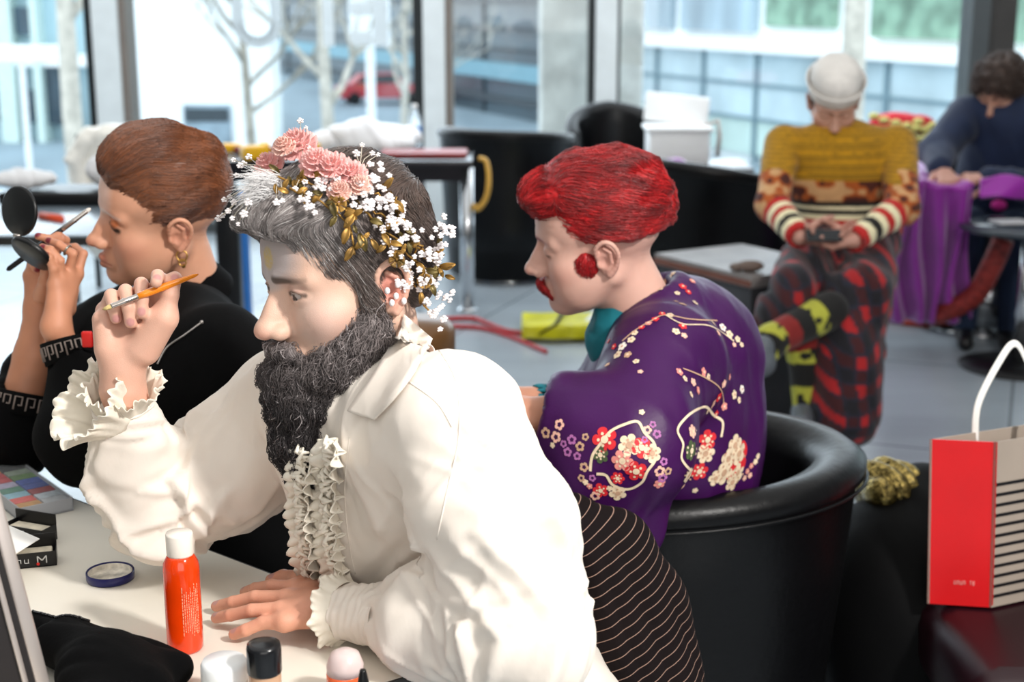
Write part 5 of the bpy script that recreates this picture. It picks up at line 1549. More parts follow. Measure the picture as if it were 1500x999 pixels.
# yellow strap over the table corner
mb = MB(); s = [(701, 232), (712, 236), (716, 262), (712, 290), (700, 306), (692, 300)]
mb.tube([P(u, v, 6.80) for u, v in catmull([(a_, b_, 0) for a_, b_ in s], 20)[:, :2]], .022, 8, flat=.5)
tag(mb.build('strap', mat('yellow_strap', '#d3a13e', rough=.5, var=.1)), 'curved yellow strap hanging at the corner of the long table', 'strap')
def heap(name, label, cat, c, r, m, seed=1, amp=.02, freq=12, floor_z=None, h=.008, lumps=5, spread=.5, group=None):
    R = random.Random(seed); L_ = [(Vector(c)+Vector((R.uniform(-1, 1)*r[0]*spread, R.uniform(-1, 1)*r[1]*spread, R.uniform(-.2, .3)*r[2])), R.uniform(.45, .75)) for _ in range(lumps)]
    def f(X):
        d = ell(X, c, (r[0]*.8, r[1]*.8, r[2]*.8))
        for q, k in L_: d = smin(d, ell(X, q, (r[0]*k, r[1]*k, r[2]*k)), min(r)*.4)
        d = d + amp*ridged(X[:, 0]*freq*.4+X[:, 2]*freq*.3, X[:, 1]*freq*.7+X[:, 0]*freq*.8+seed, seed)
        return smax(d, floor_z-X[:, 2], .005) if floor_z is not None else d
    V, Q = mesh_sdf(f, np.array(c)-np.array(r)*1.6-.02, np.array(c)+np.array(r)*1.6+.02, h, newton=1)
    return tag(sdf_obj(name, V, Q, m), label, cat, group)
M_wcl = mat('white_cloth', '#f0f0f2', rough=.85, var=.04, bump=.002, bscale=30)
TZ = .742
p = P(545, 205, 7.25); heap('white_cloth', 'heap of crumpled white cloth on the long table below the reversed letter', 'cloth', (p.x, p.y, TZ+.05), (.30, .14, .12), M_wcl, 3, .022, 14, TZ)
p = P(490, 212, 7.2); heap('white_cloth', 'small white towel on the left end of the long table heap', 'cloth', (p.x, p.y+.05, TZ+.03), (.13, .10, .08), M_wcl, 8, .01, 16, TZ)
M_yel = mat('yellow_plastic', '#efb514', rough=.45, var=.08)
for i, (u, v, w_2, lab) in enumerate(((350, 212, .05, 'yellow packet on the far left of the long table'), (371, 228, .06, 'yellow packet lying lowest behind the flower crown'), (472, 203, .055, 'yellow packet beside the white cloth on the long table'), (387, 222, .035, 'small yellow packet left of the pink roses'))):
    p = Pz(u, v, TZ+.02); q = min(max(p.y, p0.y+.06), p0.y+.36); mb = MB(); mb.box((-w_2, -w_2*.7, 0), (w_2, w_2*.7, .045+.02*(i % 2)), bev=.012, M=Matrix.Translation((p.x, q, TZ)) @ Matrix.Rotation(.5*i, 4, 'Z')); tag(mb.build('packet', M_yel), lab, 'packet')
M_red = mat('dark_red_plastic', '#8c1d1b', rough=.4, var=.1)
mb = MB(); pa = Pz(345, 219, TZ+.02); pb = Pz(420, 221, TZ+.02); mb.tube([(pa.x, p0.y+.3, TZ+.02), (pb.x, p0.y+.28, TZ+.02)], .018, 8); tag(mb.build('garment_roll', M_red), 'dark red roll on the left part of the long table', 'roll')
mb = MB(); pa = Pz(560, 222, TZ+.01); pb = Pz(684, 226, TZ+.01); mb.box((pa.x, p0.y+.12, TZ), (pb.x, p0.y+.36, TZ+.022), bev=.008); tag(mb.build('tray', M_red), 'flat red tray at the right end of the long table', 'tray')
mb = MB(); p = Pz(515, 212, TZ+.02); mb.lathe([(0, .02), (.085, .02), (.10, 0), (.0, 0)], (p.x, p0.y+.14, TZ), 24); mb.lathe([(0, .05), (.03, .048), (.05, .02)], (p.x, p0.y+.14, TZ), 24)
tag(mb.build('straw_hat', mat('tan_straw', '#8b7a66', rough=.8, bump=.003, bscale=90)), 'small tan cap among the things on the long table', 'hat')
# bottles
def bottle(prof, c, parts, label, cat='bottle', name='bottle', sx=1, sy=1, group=None):
    root = empty(name, c); LOCAL.add(root); tag(root, label, cat, group)
    for (nm, pf, m) in parts: mb = MB(); mb.lathe(pf, n=40, sx=sx, sy=sy); mb.build(nm, m, root)
    return root
p = P(608, 190, 7.35)
M_pet = mat('clear_pet', '#dfe9ee', rough=.08, var=.0, trans=.6, alpha=1)
bottle(None, (p.x, p.y, TZ), [('body', [(0, 0), (.032, 0), (.034, .01), (.034, .10), (.030, .14), (.014, .18), (.012, .195)], M_pet), ('label_band', [(.0345, .045), (.0352, .046), (.0352, .10), (.0345, .101)], mat('blue_label', '#2a6fb6', rough=.5)), ('cap', [(.0, .215), (.014, .215), (.014, .195), (0, .195)], mat('cap_white', '#f2f2f0', rough=.4))], 'clear water bottle with a blue label on the long table by the second post')
# boxes and things below the table
p = P(356, 400, 6.6)
mb = MB(); mb.box((p.x-.03, p.y-.05, 0), (p.x+.03, p.y+.05, .62), bev=.01); tag(mb.build('banner_roll', mat('blue_panel', '#1c6fc0', rough=.5)), 'upright blue roll standing under the left end of the long table', 'roll')
p = P(338, 380, 6.3); mb = MB(); mb.box((p.x-.055, p.y-.05, 0), (p.x+.045, p.y+.05, .70), bev=.02); tag(mb.build('equipment_case', M_leg), 'tall black case under the left end of the long table', 'case')
# white container
p = P(996, 210, 7.3); bx = empty('storage_box', (p.x, p.y, .66)); tag(bx, 'white plastic box with its lid open beyond the tub chair', 'box')
M_wp = mat('white_plastic', '#f4f6f7', rough=.4, var=.02)
mb = MB(); mb.box((p.x-.17, p.y-.13, .66), (p.x+.14, p.y+.13, .84), bev=.02); mb.box((p.x-.185, p.y-.145, .83), (p.x+.155, p.y+.145, .855), bev=.01); mb.build('box_body', M_wp, bx)
mb = MB(); mb.box((-.18, 0, 0), (.155, .03, .15), bev=.012, M=Matrix.Translation((p.x, p.y+.12, .853)) @ Matrix.Rotation(math.radians(-8), 4, 'X') @ Matrix.Rotation(math.radians(6), 4, 'Y')); mb.build('lid', M_wp, bx)
mb = MB(); mb.tube([(p.x+.12, p.y+.0, .85), (p.x+.19, p.y-.02, .88), (p.x+.20, p.y-.02, .80), (p.x+.19, p.y-.02, .70)], .02, 8, flat=.6); mb.build('handle', mat('beige_plastic', '#c3b8b0', rough=.5), bx)
root = empty('side_table', (p.x, p.y, 0)); tag(root, 'small dark side table carrying the white box at the window', 'table')
MB().box((p.x-.3, p.y-.22, .63), (p.x+.35, p.y+.25, .658), bev=.005).build('table_top', M_tt, root)
MB().tube([(p.x, p.y, .0), (p.x, p.y, .63)], .03, 12).build('leg', M_leg, root); MB().lathe([(0, 0), (.2, 0), (.2, .012), (0, .02)], (p.x, p.y, 0)).build('base', M_leg, root)
M_pur = mat('purple_satin_cloth', '#95259f', rough=.35, var=.12, scale=4, sheen=.3)
p = P(985, 232, 6.55); heap('purple_cloth', 'crumpled purple cloth lying in the tub chair before the white box', 'cloth', (p.x, p.y, .70), (.11, .09, .10), M_pur, 12, .012, 16, None, .006)
# table behind the woman
q0 = Pz(-60, 345, .74); q1 = Pz(205, 345, .74); q2 = Pz(100, 282, .74)
root = empty('side_desk', ((q0.x+q1.x)/2, q0.y+.4, 0)); tag(root, 'blue grey glossy desk behind the person with the compact mirror', 'desk')
MB().box((q0.x-.6, q0.y, .71), (q1.x, q2.y+.1, .74), bev=.006).build('table_top', mat('blue_grey_gloss', '#7b8791', rough=.22, var=.05), root)
MB().box((q0.x-.6, q0.y-.003, .706), (q1.x, q0.y, .735)).build('edge_band', M_dedge, root, False)
for x, y in ((q0.x-.5, q0.y+.1), (q1.x-.08, q0.y+.1), (q1.x-.08, q2.y)): MB().tube([(x, y, 0), (x, y, .71)], .02, 10).build('leg', M_leg, root)
p = Pz(88, 300, .742); mb = MB(); mb.box((p.x-.22, p.y-.03, .742), (p.x+.30, p.y+.25, .79), bev=.012); tag(mb.build('makeup_case', M_leg), 'flat black case on the blue grey desk under white cloths', 'case')
heap('white_cloth', 'white cloth lying left on the black case behind the compact mirror', 'cloth', (p.x-.13, p.y+.08, .83), (.13, .08, .045), M_wcl, 31, .008, 20, .792, .007)
heap('white_cloth', 'white cloth folded up at the right end of the black case', 'cloth', (p.x+.17, p.y+.10, .85), (.12, .08, .07), M_wcl, 36, .008, 18, .792, .007)
mb = MB(); pa = Pz(60, 316, .75); pb = Pz(90, 321, .75); mb.tube([pa, pb], .014, 10); tag(mb.build('lipstick_tube', mat('orange_red', '#e2512c', rough=.4)), 'orange red tube lying on the blue grey desk right of the compact', 'tube')
# white fluffy coat on a chair
p = P(150, 240, 7.0)
M_fur = mat('white_fleece', '#f3efe6', rough=.95, var=.06, scale=30, bump=.006, bscale=60, sheen=.4)
def f_coat(X):
    q = (X-np.array(tuple(p))).astype(np.float32)/1.22
    d = ell(q, (.04, .02, -.02), (.13, .07, .17)); d = smin(d, ell(q, (.02, 0, -.22), (.14, .08, .18)), .05); d = smin(d, chain(q, [(-.06, -.02, .10), (-.10, -.03, .02), (-.085, -.03, -.10), (-.05, -.03, -.15)], [.03, .035, .03, .03], .02), .015)
    d = smin(d, cap(q, (-.05, 0, .11), (.14, 0, .13), .035), .03); return (d + .008*vnoise(q, 30, 3))*1.22
V, Q = mesh_sdf(f_coat, np.array(p)-(.36, .25, .6), np.array(p)+(.36, .25, .3), .009, newton=1)
tag(sdf_obj('fleece_coat', V, Q, M_fur), 'white fleece coat hung on a chair behind the auburn haired person', 'coat')
root = empty('side_chair', (p.x, p.y+.15, 0)); tag(root, 'dark side chair carrying the white fleece coat', 'chair')
MB().box((p.x-.2, p.y-.04, .43), (p.x+.22, p.y+.42, .47), bev=.015).build('seat', M_seat, root)
MB().box((p.x-.13, p.y+.0, .47), (p.x+.17, p.y+.03, .84), bev=.012).build('backrest', M_leg, root)
for x in (-.17, .19):
    for y in (.0, .38): MB().tube([(p.x+x, p.y+y, 0), (p.x+x, p.y+y, .44)], .015, 8).build('leg', M_leg, root)
# floor: yellow bag, red cables, brown chair edge, white shoe
root = empty('yellow_bag', Pz(820, 490, 0)); tag(root, 'flat yellow bag with black straps on the floor before the kimono person', 'bag')
c = Pz(822, 492, 0)
def f_yb(X):
    q = (X-np.array(tuple(c))).astype(np.float32); r = np.abs(q - np.array((0, .05, .035), dtype=np.float32)) - np.array((.165, .13, .025), dtype=np.float32)
    return np.linalg.norm(np.maximum(r, 0), axis=1) + np.minimum(r.max(1), 0) - .012 + .006*vnoise(q, 16, 2)
V, Q = mesh_sdf(f_yb, np.array(c)-(.25, .2, .05), np.array(c)+(.25, .25, .14), .007, newton=1); V[:, 2] = np.maximum(V[:, 2], .002)
sdf_obj('bag_body', V, Q, mat('yellow_pvc', '#d3cf1f', rough=.4, var=.15, scale=6), root)
mb = MB(); mb.tube([(c.x-.10, c.y-.09, .03), (c.x-.03, c.y-.10, .075), (c.x+.02, c.y+.16, .09), (c.x+.08, c.y+.19, .04)], .014, 8, flat=.4); mb.build('strap', M_leg, root)
mb = MB(); mb.tube([(c.x-.16, c.y-.12, .012), (c.x-.05, c.y-.16, .014), (c.x+.12, c.y-.13, .012)], .016, 8, flat=.5); mb.build('strap', M_leg, root)
def cable(pts, r, label, m, name='cable', cat='cable', z=None):
    mb = MB(); q = [Pz(u, v, r if z is None else z) for u, v in pts]; mb.tube(catmull(q, 60), r, 8); return tag(mb.build(name, m), label, cat)
M_rc = mat('red_cable', '#b3232a', rough=.4)
cable([(640, 468), (690, 466), (715, 474), (760, 488), (880, 496), (960, 500)], .011, 'red cable on the floor running to the yellow bag, upper strand', M_rc)
cable([(640, 478), (700, 480), (745, 492), (800, 515)], .010, 'red cable on the floor below the upper strand, left of the yellow bag', M_rc)
cable([(1285, 466), (1340, 474), (1420, 478), (1490, 474)], .014, 'orange red cable along the floor below the purple drape', mat('orange_cable', '#b5341f', rough=.4))
c = Pz(872, 492, 0)
def f_shoe(X):
    q = (X-np.array(tuple(c))).astype(np.float32); return smin(cap(q, (-.02, .0, .045), (.04, .10, .06), .040, .048), cap(q, (.04, .1, .06), (.045, .11, .11), .045, .04), .02)
V, Q = mesh_sdf(lambda X: smax(f_shoe(X), .004-X[:, 2], .004), np.array(c)-(.15, .12, .02), np.array(c)+(.2, .25, .2), .007, newton=1)
tag(sdf_obj('sneaker', V, Q, M_wp), 'white shoe on the floor at the right end of the yellow bag', 'shoe')
# brown leather stool seat seen behind the near shoulder
p = P(632, 482, 3.3)
mb = MB(); mb.lathe([(0, -.05), (.085, -.05), (.10, -.035), (.10, .02), (.085, .04), (0, .045)], (p.x-.045, p.y, p.z-.02), 36); root = empty('bar_stool', (p.x-.045, p.y, 0)); tag(root, 'round brown leather stool behind the near cream shoulder', 'stool'); mb.build('seat', mat('brown_leather', '#6d4a26', rough=.35, var=.1, bump=.001), root)
MB().tube([(p.x-.045, p.y, .02), (p.x-.045, p.y, p.z-.06)], .025, 12).build('pole', M_leg, root); MB().lathe([(0, 0), (.17, 0), (.17, .012), (.03, .03)], (p.x-.045, p.y, 0)).build('base', M_leg, root)

# right side: shopping bag on a burgundy seat, gold sequins on a black bag
M_bseat = mat('burgundy_leather', '#22060f', rough=.38, var=.1)
b0 = Pz(1352, 880, .452)
root = empty('lounge_stool', (b0.x+.35, b0.y+.1, 0)); tag(root, 'burgundy leather seat in the lower right corner under the shopping bag', 'seat')
MB().box((b0.x-.0, b0.y-.30, .30), (b0.x+.75, b0.y+.45, .45), bev=.05).build('cushion', M_bseat, root)
MB().box((b0.x+.04, b0.y-.26, .0), (b0.x+.71, b0.y+.41, .31), bev=.01).build('base', M_leg, root)
# shopping bag: red side gusset to the camera, striped front to the right
M_bred = mat('glossy_red_paper', '#d31319', rough=.35, var=.04); M_bgr = mat('striped_grey_paper', '#a5988c', rough=.6, var=.05)
bA = Pz(1358, 884, .455); bB = Pz(1452, 890, .455); dr = (bB-bA); dr.z = 0; wB = dr.length; dr.normalize(); dn = Vector((-dr.y, dr.x, 0)); dn = (dn*.55 + dr*.84).normalized()
hB = .30; lean = Vector((-.016, 0, 0))
root = empty('shopping_bag', bA); tag(root, 'red paper shopping bag with black striped front and white handles', 'bag')
def prism(mb, a_, b_, c_, d_, z0_, z1_, mi=0, top=Vector((0, 0, 0))):
    v = [(q.x, q.y, z0_) for q in (a_, b_, c_, d_)] + [(q.x+top.x, q.y+top.y, z1_) for q in (a_, b_, c_, d_)]
    return mb.add(v, [(0,3,2,1),(4,5,6,7),(0,1,5,4),(1,2,6,5),(2,3,7,6),(3,0,4,7)], mi)
Lb = .36
th = .004
def wall(p_, q_, nm, m, inset):
    i_ = inset*th; mb = MB(); prism(mb, p_, q_, q_+i_, p_+i_, .455, .455+hB, 0, lean); return mb.build(nm, m, root, False)
c1, c2, c3, c4b = bA, bB, bB+dn*Lb, bA+dn*Lb
g = wall(c1, c2, 'gusset', M_bred, dn); st = wall(c2, c3, 'front_panel', M_bgr, -dr); wall(c4b, c1, 'back_panel', M_bgr, dr); wall(c3, c4b, 'gusset', M_bred, -dn)
prism(MB(), c1, c2, c3, c4b, .455, .459).build('bottom', M_bgr, root, False)
mb = MB()
for i in range(12):
    z = .455+hB*.57 - .0185*i + .05; e = dr*.0006; f0, f1 = c2 + lean*((z-.455)/hB) + dn*.004, c3 + lean*((z-.455)/hB) - dn*.004
    nrm_ = Vector((dn.y, -dn.x, 0)); e = nrm_*.0012
    v = []
    for zz in (z, z+.0055):
        for q in (f0, f1): v += [(q.x+e.x, q.y+e.y, zz), (q.x-e.x*.5, q.y-e.y*.5, zz)]
    mb.add(v, [(0,2,6,4),(1,5,7,3),(0,4,5,1),(2,3,7,6),(4,6,7,5),(0,1,3,2)])
mb.build('black_stripes', mat('black_print', '#121014', rough=.5), st, False)
mb = MB(); q = c3 + lean; v0 = c3 - dn*.13 + lean; e = Vector((dn.y, -dn.x, 0))*.0015
mb.add([tuple(Vector((x.x, x.y, z))+e) for z in (.455+hB*.94, .455+hB*1.0) for x in (v0, q)]+[tuple(Vector((x.x, x.y, z))) for z in (.455+hB*.94, .455+hB*1.0) for x in (v0, q)], [(0,1,3,2),(4,6,7,5),(0,4,5,1),(2,3,7,6),(0,2,6,4),(1,5,7,3)]); mb.build('red_flash', M_bred, st, False)
# small pale lettering low on the gusset
mb = MB(); nG = Vector((dr.y, -dr.x, 0)); R = random.Random(4); x0_ = .045
gl = {'f': [(0, 0, 0, 9), (0, 9, 4, 9), (0, 5, 3, 5)], 'u': [(0, 9, 0, 0), (0, 0, 4, 0), (4, 0, 4, 9)], 'n': [(0, 0, 0, 9), (0, 9, 4, 9), (4, 9, 4, 0)], 't': [(2, 0, 2, 9), (0, 9, 4, 9)], 'e': [(0, 0, 0, 9), (0, 9, 4, 9), (0, 5, 4, 5), (0, 0, 4, 0)]}
for i, ch in enumerate('unun te'):
    for (ax, ay, bx_, by) in gl.get(ch, []):
        s_ = .0007; k_ = lambda x, y: Vector((0, 0, .455+.040+y*s_)) + Vector((c1.x, c1.y, 0)) + dr*(x0_+i*.0052+x*s_) + lean*(.05/hB) + nG*.0008
        mb.tube([k_(ax, ay), k_(bx_, by)], .0005, 4)
mb.build('lettering', mat('pale_print', '#f0b0a8', rough=.5), g, False)
M_tape = mat('white_cotton_tape', '#f1efea', rough=.7, var=.04)
def handle(o, nm='handle'):
    top = .455+hB; mb = MB(); a_ = o + dn*.10; b_ = o + dn*.24
    pts = [Vector((a_.x, a_.y, top-.02))+lean, Vector((a_.x, a_.y, top+.05))+lean, Vector(((a_*.7+b_*.3).x, (a_*.7+b_*.3).y, top+.125))+lean, Vector(((a_+b_).x/2, (a_+b_).y/2, top+.150))+lean, Vector(((a_*.3+b_*.7).x, (a_*.3+b_*.7).y, top+.120))+lean, Vector((b_.x, b_.y, top+.04))+lean, Vector((b_.x, b_.y, top-.02))+lean]
    mb.tube(catmull(pts, 40), .0065, 8, flat=.35); mb.build(nm, M_tape, root)
handle(c1 + dr*.0, 'handle'); handle(c2 - dr*.012, 'handle')
# black bag pile with gold sequins
g0 = P(1292, 800, 2.75)
heap('black_bag', 'large soft black bag on the floor between tub chair and shopping bag', 'bag', (g0.x+.03, g0.y-.02, .31), (.20, .22, .36), mat('black_nylon', '#050506', spec=.15, rough=.7, bump=.002, bscale=20), 41, .02, 7, .002, .012)
M_seq = mat('gold_sequins', '#94814a', rough=.2, metal=.85, var=.5, scale=90, bump=.006, bscale=120)
g1 = P(1303, 706, 2.70)
heap('sequin_garment', 'gold sequinned garment heaped on the black bag beside the shopping bag', 'garment', (g1.x, g1.y, g1.z-.01), (.072, .08, .066), M_seq, 45, .012, 26, None, .004)
# round table, lower right background
c = P(1510, 330, 5.75); tz = P(1510, 330, 5.75).z
root = empty('round_table', (c.x, c.y, 0)); tag(root, 'small round dark table at the right edge beside the purple drape', 'table')
MB().lathe([(0, -.02), (.27, -.02), (.28, -.01), (.28, 0), (0, 0)], (c.x, c.y, tz), 48).build('table_top', mat('slate_top', '#3c434c', rough=.25, var=.05), root)
MB().tube([(c.x, c.y, .02), (c.x, c.y, tz-.02)], .03, 14).build('pole', MATS['chrome'], root)
MB().lathe([(0, 0), (.24, 0), (.24, .01), (.05, .03), (0, .03)], (c.x, c.y, 0), 40).build('base', M_leg, root)
p = Pz(1480, 324, tz+.004); MB_ = MB().box((-.07, -.05, 0), (.07, .05, .006), M=Matrix.Translation((p.x, p.y, tz)) @ Matrix.Rotation(.2, 4, 'Z')); tag(MB_.build('napkin', M_wcl, None, False), 'white folded napkin on the small round table', 'napkin')
p = Pz(1470, 305, tz+.02); mb = MB(); mb.ball((p.x, p.y+.06, tz+.024), (.035, .03, .024), 12); tag(mb.build('powder_puff', mat('magenta_puff', '#c22a8a', rough=.9)), 'magenta puff on the back of the small round table', 'puff')
# red and yellow garment on a chair behind the sailor's shoulder
p = P(1325, 175, 7.05)
heap('red_garment', 'bright red garment piled on the chair behind the sailor shoulder', 'garment', (p.x-.02, p.y+.02, p.z-.03), (.17, .10, .08), mat('bright_red_cloth', '#d31a2c', rough=.6, var=.1, scale=4), 51, .012, 12, None, .008)
M_dot = mat('black_feather_cloth', '#15120f', rough=.8)
root_ = heap('spotted_garment', 'black garment with pale yellow spots lying under the red garment', 'garment', (p.x+.03, p.y-.03, p.z-.13), (.20, .09, .09), M_dot, 55, .01, 10, None, .008)
mb = MB()
for u, v in ((1280, 170), (1295, 176), (1312, 180), (1328, 184), (1342, 188), (1356, 190), (1366, 184), (1335, 200), (1350, 204), (1362, 198), (1320, 194), (1345, 178)):
    s = P(u, v, 6.86); mb.ball(s, (.028, .015, .018), 8)
mb.build('pale_spots', mat('pale_yellow', '#e8e08a', rough=.6), root_)
tub_chair((p.x+.02, p.y+.02, 0), math.radians(160), .36, .80, 'black leather tub chair behind the sailor hat person, heaped with garments', drop=.06, Rb=.31, z0=.04)

# ------------------------------------------------------------------ person in the sailor hat, on the bench
HS = Head(6, 34, 0, (0, .095, -.010), P(1224, 178, 4.86), 1.04)
S_l, S_r = P(1316, 212, 5.0), P(1146, 212, 4.96)
midS = (S_l+S_r)/2; LS = (S_l-S_r).normalized(); FS = Vector((LS.y, -LS.x, 0)).normalized(); FS = FS if FS.y < 0 else -FS
pelS = Vector((P(1240, 380, 5.12).x, P(1240, 380, 5.12).y, .685))
neckS = HS.pt(0, -.05, -.10)
aS_r = [S_r, P(1130, 300, 4.80), P(1172, 347, 4.62)]; aS_l = [S_l, P(1322, 305, 4.80), P(1250, 352, 4.62)]
HSr = generic_hand(aS_r[2], (1, -.10, -.05), (.1, -.55, .85), -1, curls=(.35, .4, .45, .5)); HSl = generic_hand(aS_l[2], (-1, -.10, -.02), (-.1, -.55, .85), 1, curls=(.35, .4, .45, .5))
parts = [mesh_sdf(lambda X: smin(HS.f(X), cap(X, HS.pt(0, -.02, -.06), neckS+Vector((0, .02, -.05)), .055, .06), .02), np.array(HS.o)-(.15, .16, .24), np.array(HS.o)+(.15, .16, .16), .004)]
for Hh, e in ((HSr, aS_r[1]), (HSl, aS_l[1])):
    lo, hi = hand_box(Hh); parts.append(mesh_sdf(lambda X, Hh=Hh, e=e: smin(hand_sdf(X, **Hh), cap(X, Hh['wrist'], e, .026, .036), .012), lo-.02, hi+.02, .004))
n0 = len(parts[0][0])
parts.append(mesh_sdf(lambda X: torso_sdf(X, S_l, S_r, pelS, -.02, .9, neckS), np.array(midS)-(.4, .4, .6), np.array(midS)+(.4, .4, .25), .014, newton=1))
V, Q = merge(parts); cols = face_color(HS.loc(V), dict(base='#c99a86', warm='#b5796a', lip='#8a4a44', brow='#221a18', paint=[('#8a6a5e', (0, .08, -.085), (.05, .04, .03), .35)]))
cols[n0:] = srgb('#c09080')
manS = sdf_obj('person', V, Q, M_skin, None, cols)
tag(manS, 'person in white sailor hat and striped mustard sweater, looking down at a phone', 'person')
def volS(X):
    d = ell(X, (0, -.02, .03), (.082, .104, .085)); Y = X.copy(); Y[:, 0] = np.abs(Y[:, 0])
    d = smax(d, -ell(Y, (0, .13, -.048), (.080, .07, .075)), .01); d = smax(d, -ell(Y, (.09, .0, -.03), (.022, .03, .035)), .008); return smax(d, -(X[:, 2]+.055), .01)
hair_obj('hair', HS, volS, None, lambda p: np.tile(np.array([0, -.4, -1.], dtype=np.float32), (len(p), 1)), 900, 4, .006, .0012, M_hair, manS, (-.11, -.14, -.08), (.11, .12, .14), .005, colors=lambda p, r: np.tile(srgb('#1d1513'), (len(p), 1)), vary=.3)
# hat: a soft crown with an upturned brim
ht = empty('sailor_hat', HS.pt(0, 0, .07)); tag(ht, 'white sailor hat with upturned brim on the head of the phone reader', 'hat')
M_hat = mat('white_duck', '#e2ded9', rough=.85, var=.06, scale=20, bump=.002, bscale=40)
def hatpt(r, th, z, sx=1.0): return HS.pt(r*math.cos(th)*.92, -.012+r*math.sin(th)*1.12, z)
mb = MB()
cr = [(.088, .045), (.092, .075), (.090, .105), (.074, .130), (.045, .143), (.0, .146)]
mb.grid(lambda u, v: hatpt(float(np.interp(v*5, range(6), [c[0] for c in cr]))*(1+.02*math.sin(9*6.283*u)*(v > .3)), 6.2832*u, float(np.interp(v*5, range(6), [c[1] for c in cr]))), 48, 14, wrap=True); mb.build('crown', M_hat, ht)
mb = MB(); mb.grid(lambda u, v: hatpt(.094+.014*v, 6.2832*u, .036+.046*v), 48, 6, wrap=True, thick=.006); mb.build('brim', M_hat, ht)
# sweater
def fS_sw(X):
    d = torso_sdf(X, S_l, S_r, pelS, .012, 1.0, None, .95)
    d = smin(d, cap(X, midS, neckS+Vector((0, .02, -.055)), .08, .062), .05)
    for c in (aS_r, aS_l): d = smin(d, chain(X, [c[0], c[1], c[2]], [.064, .052, .038], .03), .03)
    d = smax(d, -cap(X, neckS+Vector((0, .01, -.04)), neckS+Vector((0, -.02, .12)), .062), .01)
    for c, h_2 in ((aS_r, HSr), (aS_l, HSl)): q = h_2['wrist']; e = (q-c[1]).normalized(); d = smax(d, -cap(X, q, q+e*.12, .034, .07), .004)
    return smax(d, .66-X[:, 2], .01)
V, Q = mesh_sdf(fS_sw, (S_r.x-.16, aS_r[2].y-.12, .62), (S_l.x+.16, S_l.y+.28, 1.32), .006)
N = vnormals(V, Q); V = V + N*(ridged(V[:, 2]*6, V[:, 0]*12, 17)*.004)[:, None]
C_ = {k: np.array(srgb(v)) for k, v in dict(mus='#b8860f', dk='#6e5410', or_='#a8531c', br='#4a1d12', cr='#e9dfb8', bk='#14110f', rd='#b71f1c', tan='#c79a6a').items()}
def sweater(V):
    z = V[:, 2]; zt = {v_: P(1235, v_, 4.85).z for v_ in (268, 300, 308, 314, 322, 330)}
    c = np.where((np.sin(z*430) > .55)[:, None], C_['dk'], C_['mus'])
    pat = vnoise(V, 34, 5)[:, None]; pc_ = np.where(pat > .25, C_['tan'], np.where(pat > -.2, C_['or_'], C_['br']))
    tz_ = z[:, None]
    c = np.where(tz_ < zt[268], pc_, c); c = np.where(tz_ < zt[300], C_['bk'], c); c = np.where(tz_ < zt[308], C_['cr'], c); c = np.where(tz_ < zt[314], C_['bk'], c)
    c = np.where(tz_ < zt[322], C_['cr'], c); c = np.where(tz_ < zt[330], C_['rd'], c)
    for ch in (aS_r, aS_l):
        d, par = polydist(V, ch); m = (d < .068) & (par > .08) & (d + .01 < np.abs((V-np.array(midS))@np.array(LS))*0 + .075) & (np.abs((V-np.array(midS))@np.array(LS)) > .145*(1-0)) | ((d < .06) & (par > .52))
        cc_ = np.where((par < .30)[:, None], c, np.where((par < .60)[:, None], pc_, C_['rd']))
        k = ((par-.60)/.40*7); ki = np.floor(k).astype(int)
        for i, col in ((0, 'rd'), (1, 'cr'), (2, 'rd'), (3, 'cr'), (4, 'bk'), (5, 'cr'), (6, 'rd')): cc_ = np.where(((par >= .60) & (ki == i))[:, None], C_[col], cc_)
        top = (par < .30) & (z > zt[268]-.02)
        cc_ = np.where(top[:, None], np.where((np.sin(z*430) > .55)[:, None], C_['dk'], C_['mus']), cc_)
        c = np.where(m[:, None], cc_, c)
    return c
M_knit = mat('knit', attr='Col', rough=.9, var=.05, scale=40, bump=.001, bscale=200, sheen=.1)
sdf_obj('sweater', V, Q, M_knit, manS, sweater(V))
# phone
pp = P(1207, 345, 4.56); ph = empty('phone', pp); tag(ph, 'dark phone held in both hands by the person in the sailor hat', 'phone')
Mx = Matrix.Translation(pp) @ Matrix.Rotation(math.radians(38), 4, 'X')
MB().box((-.058, -.026, -.004), (.058, .026, .004), bev=.004, M=Mx).build('phone_body', M_leg, ph); MB().box((-.052, -.022, .0041), (.052, .022, .0046), M=Mx).build('screen', mat('phone_screen', '#0c1016', rough=.08, var=.0), ph, False)
# plaid skirt over the knees
kR = P(1160, 432, 4.50); kL = P(1262, 428, 4.55)
def fS_sk(X):
    d = cap(X, P(1205, 352, 5.1), kR, .12, .085); d = smin(d, cap(X, P(1275, 352, 5.1), kL, .12, .095), .05)
    d = smin(d, cap(X, kR, P(1140, 470, 4.46), .085, .080), .04)
    d = smin(d, chain(X, [kL, P(1240, 520, 4.52), P(1232, 600, 4.52)], [.095, .115, .12], .05), .05)
    d = smin(d, chain(X, [P(1275, 400, 5.0), P(1262, 520, 4.66), P(1240, 610, 4.62)], [.08, .08, .09], .05), .05)
    d = d + .016*ridged(X[:, 2]*2.2+X[:, 0]*1.5, X[:, 0]*12+X[:, 2]*3, 23)
    d = smax(d, -(ell(X, P(1150, 575, 4.40), (.11, .20, .20))), .02)
    return smax(d, .06-X[:, 2], .01)
V, Q = mesh_sdf(fS_sk, (.72, 4.0, .0), (1.42, 5.3, .86), .008)
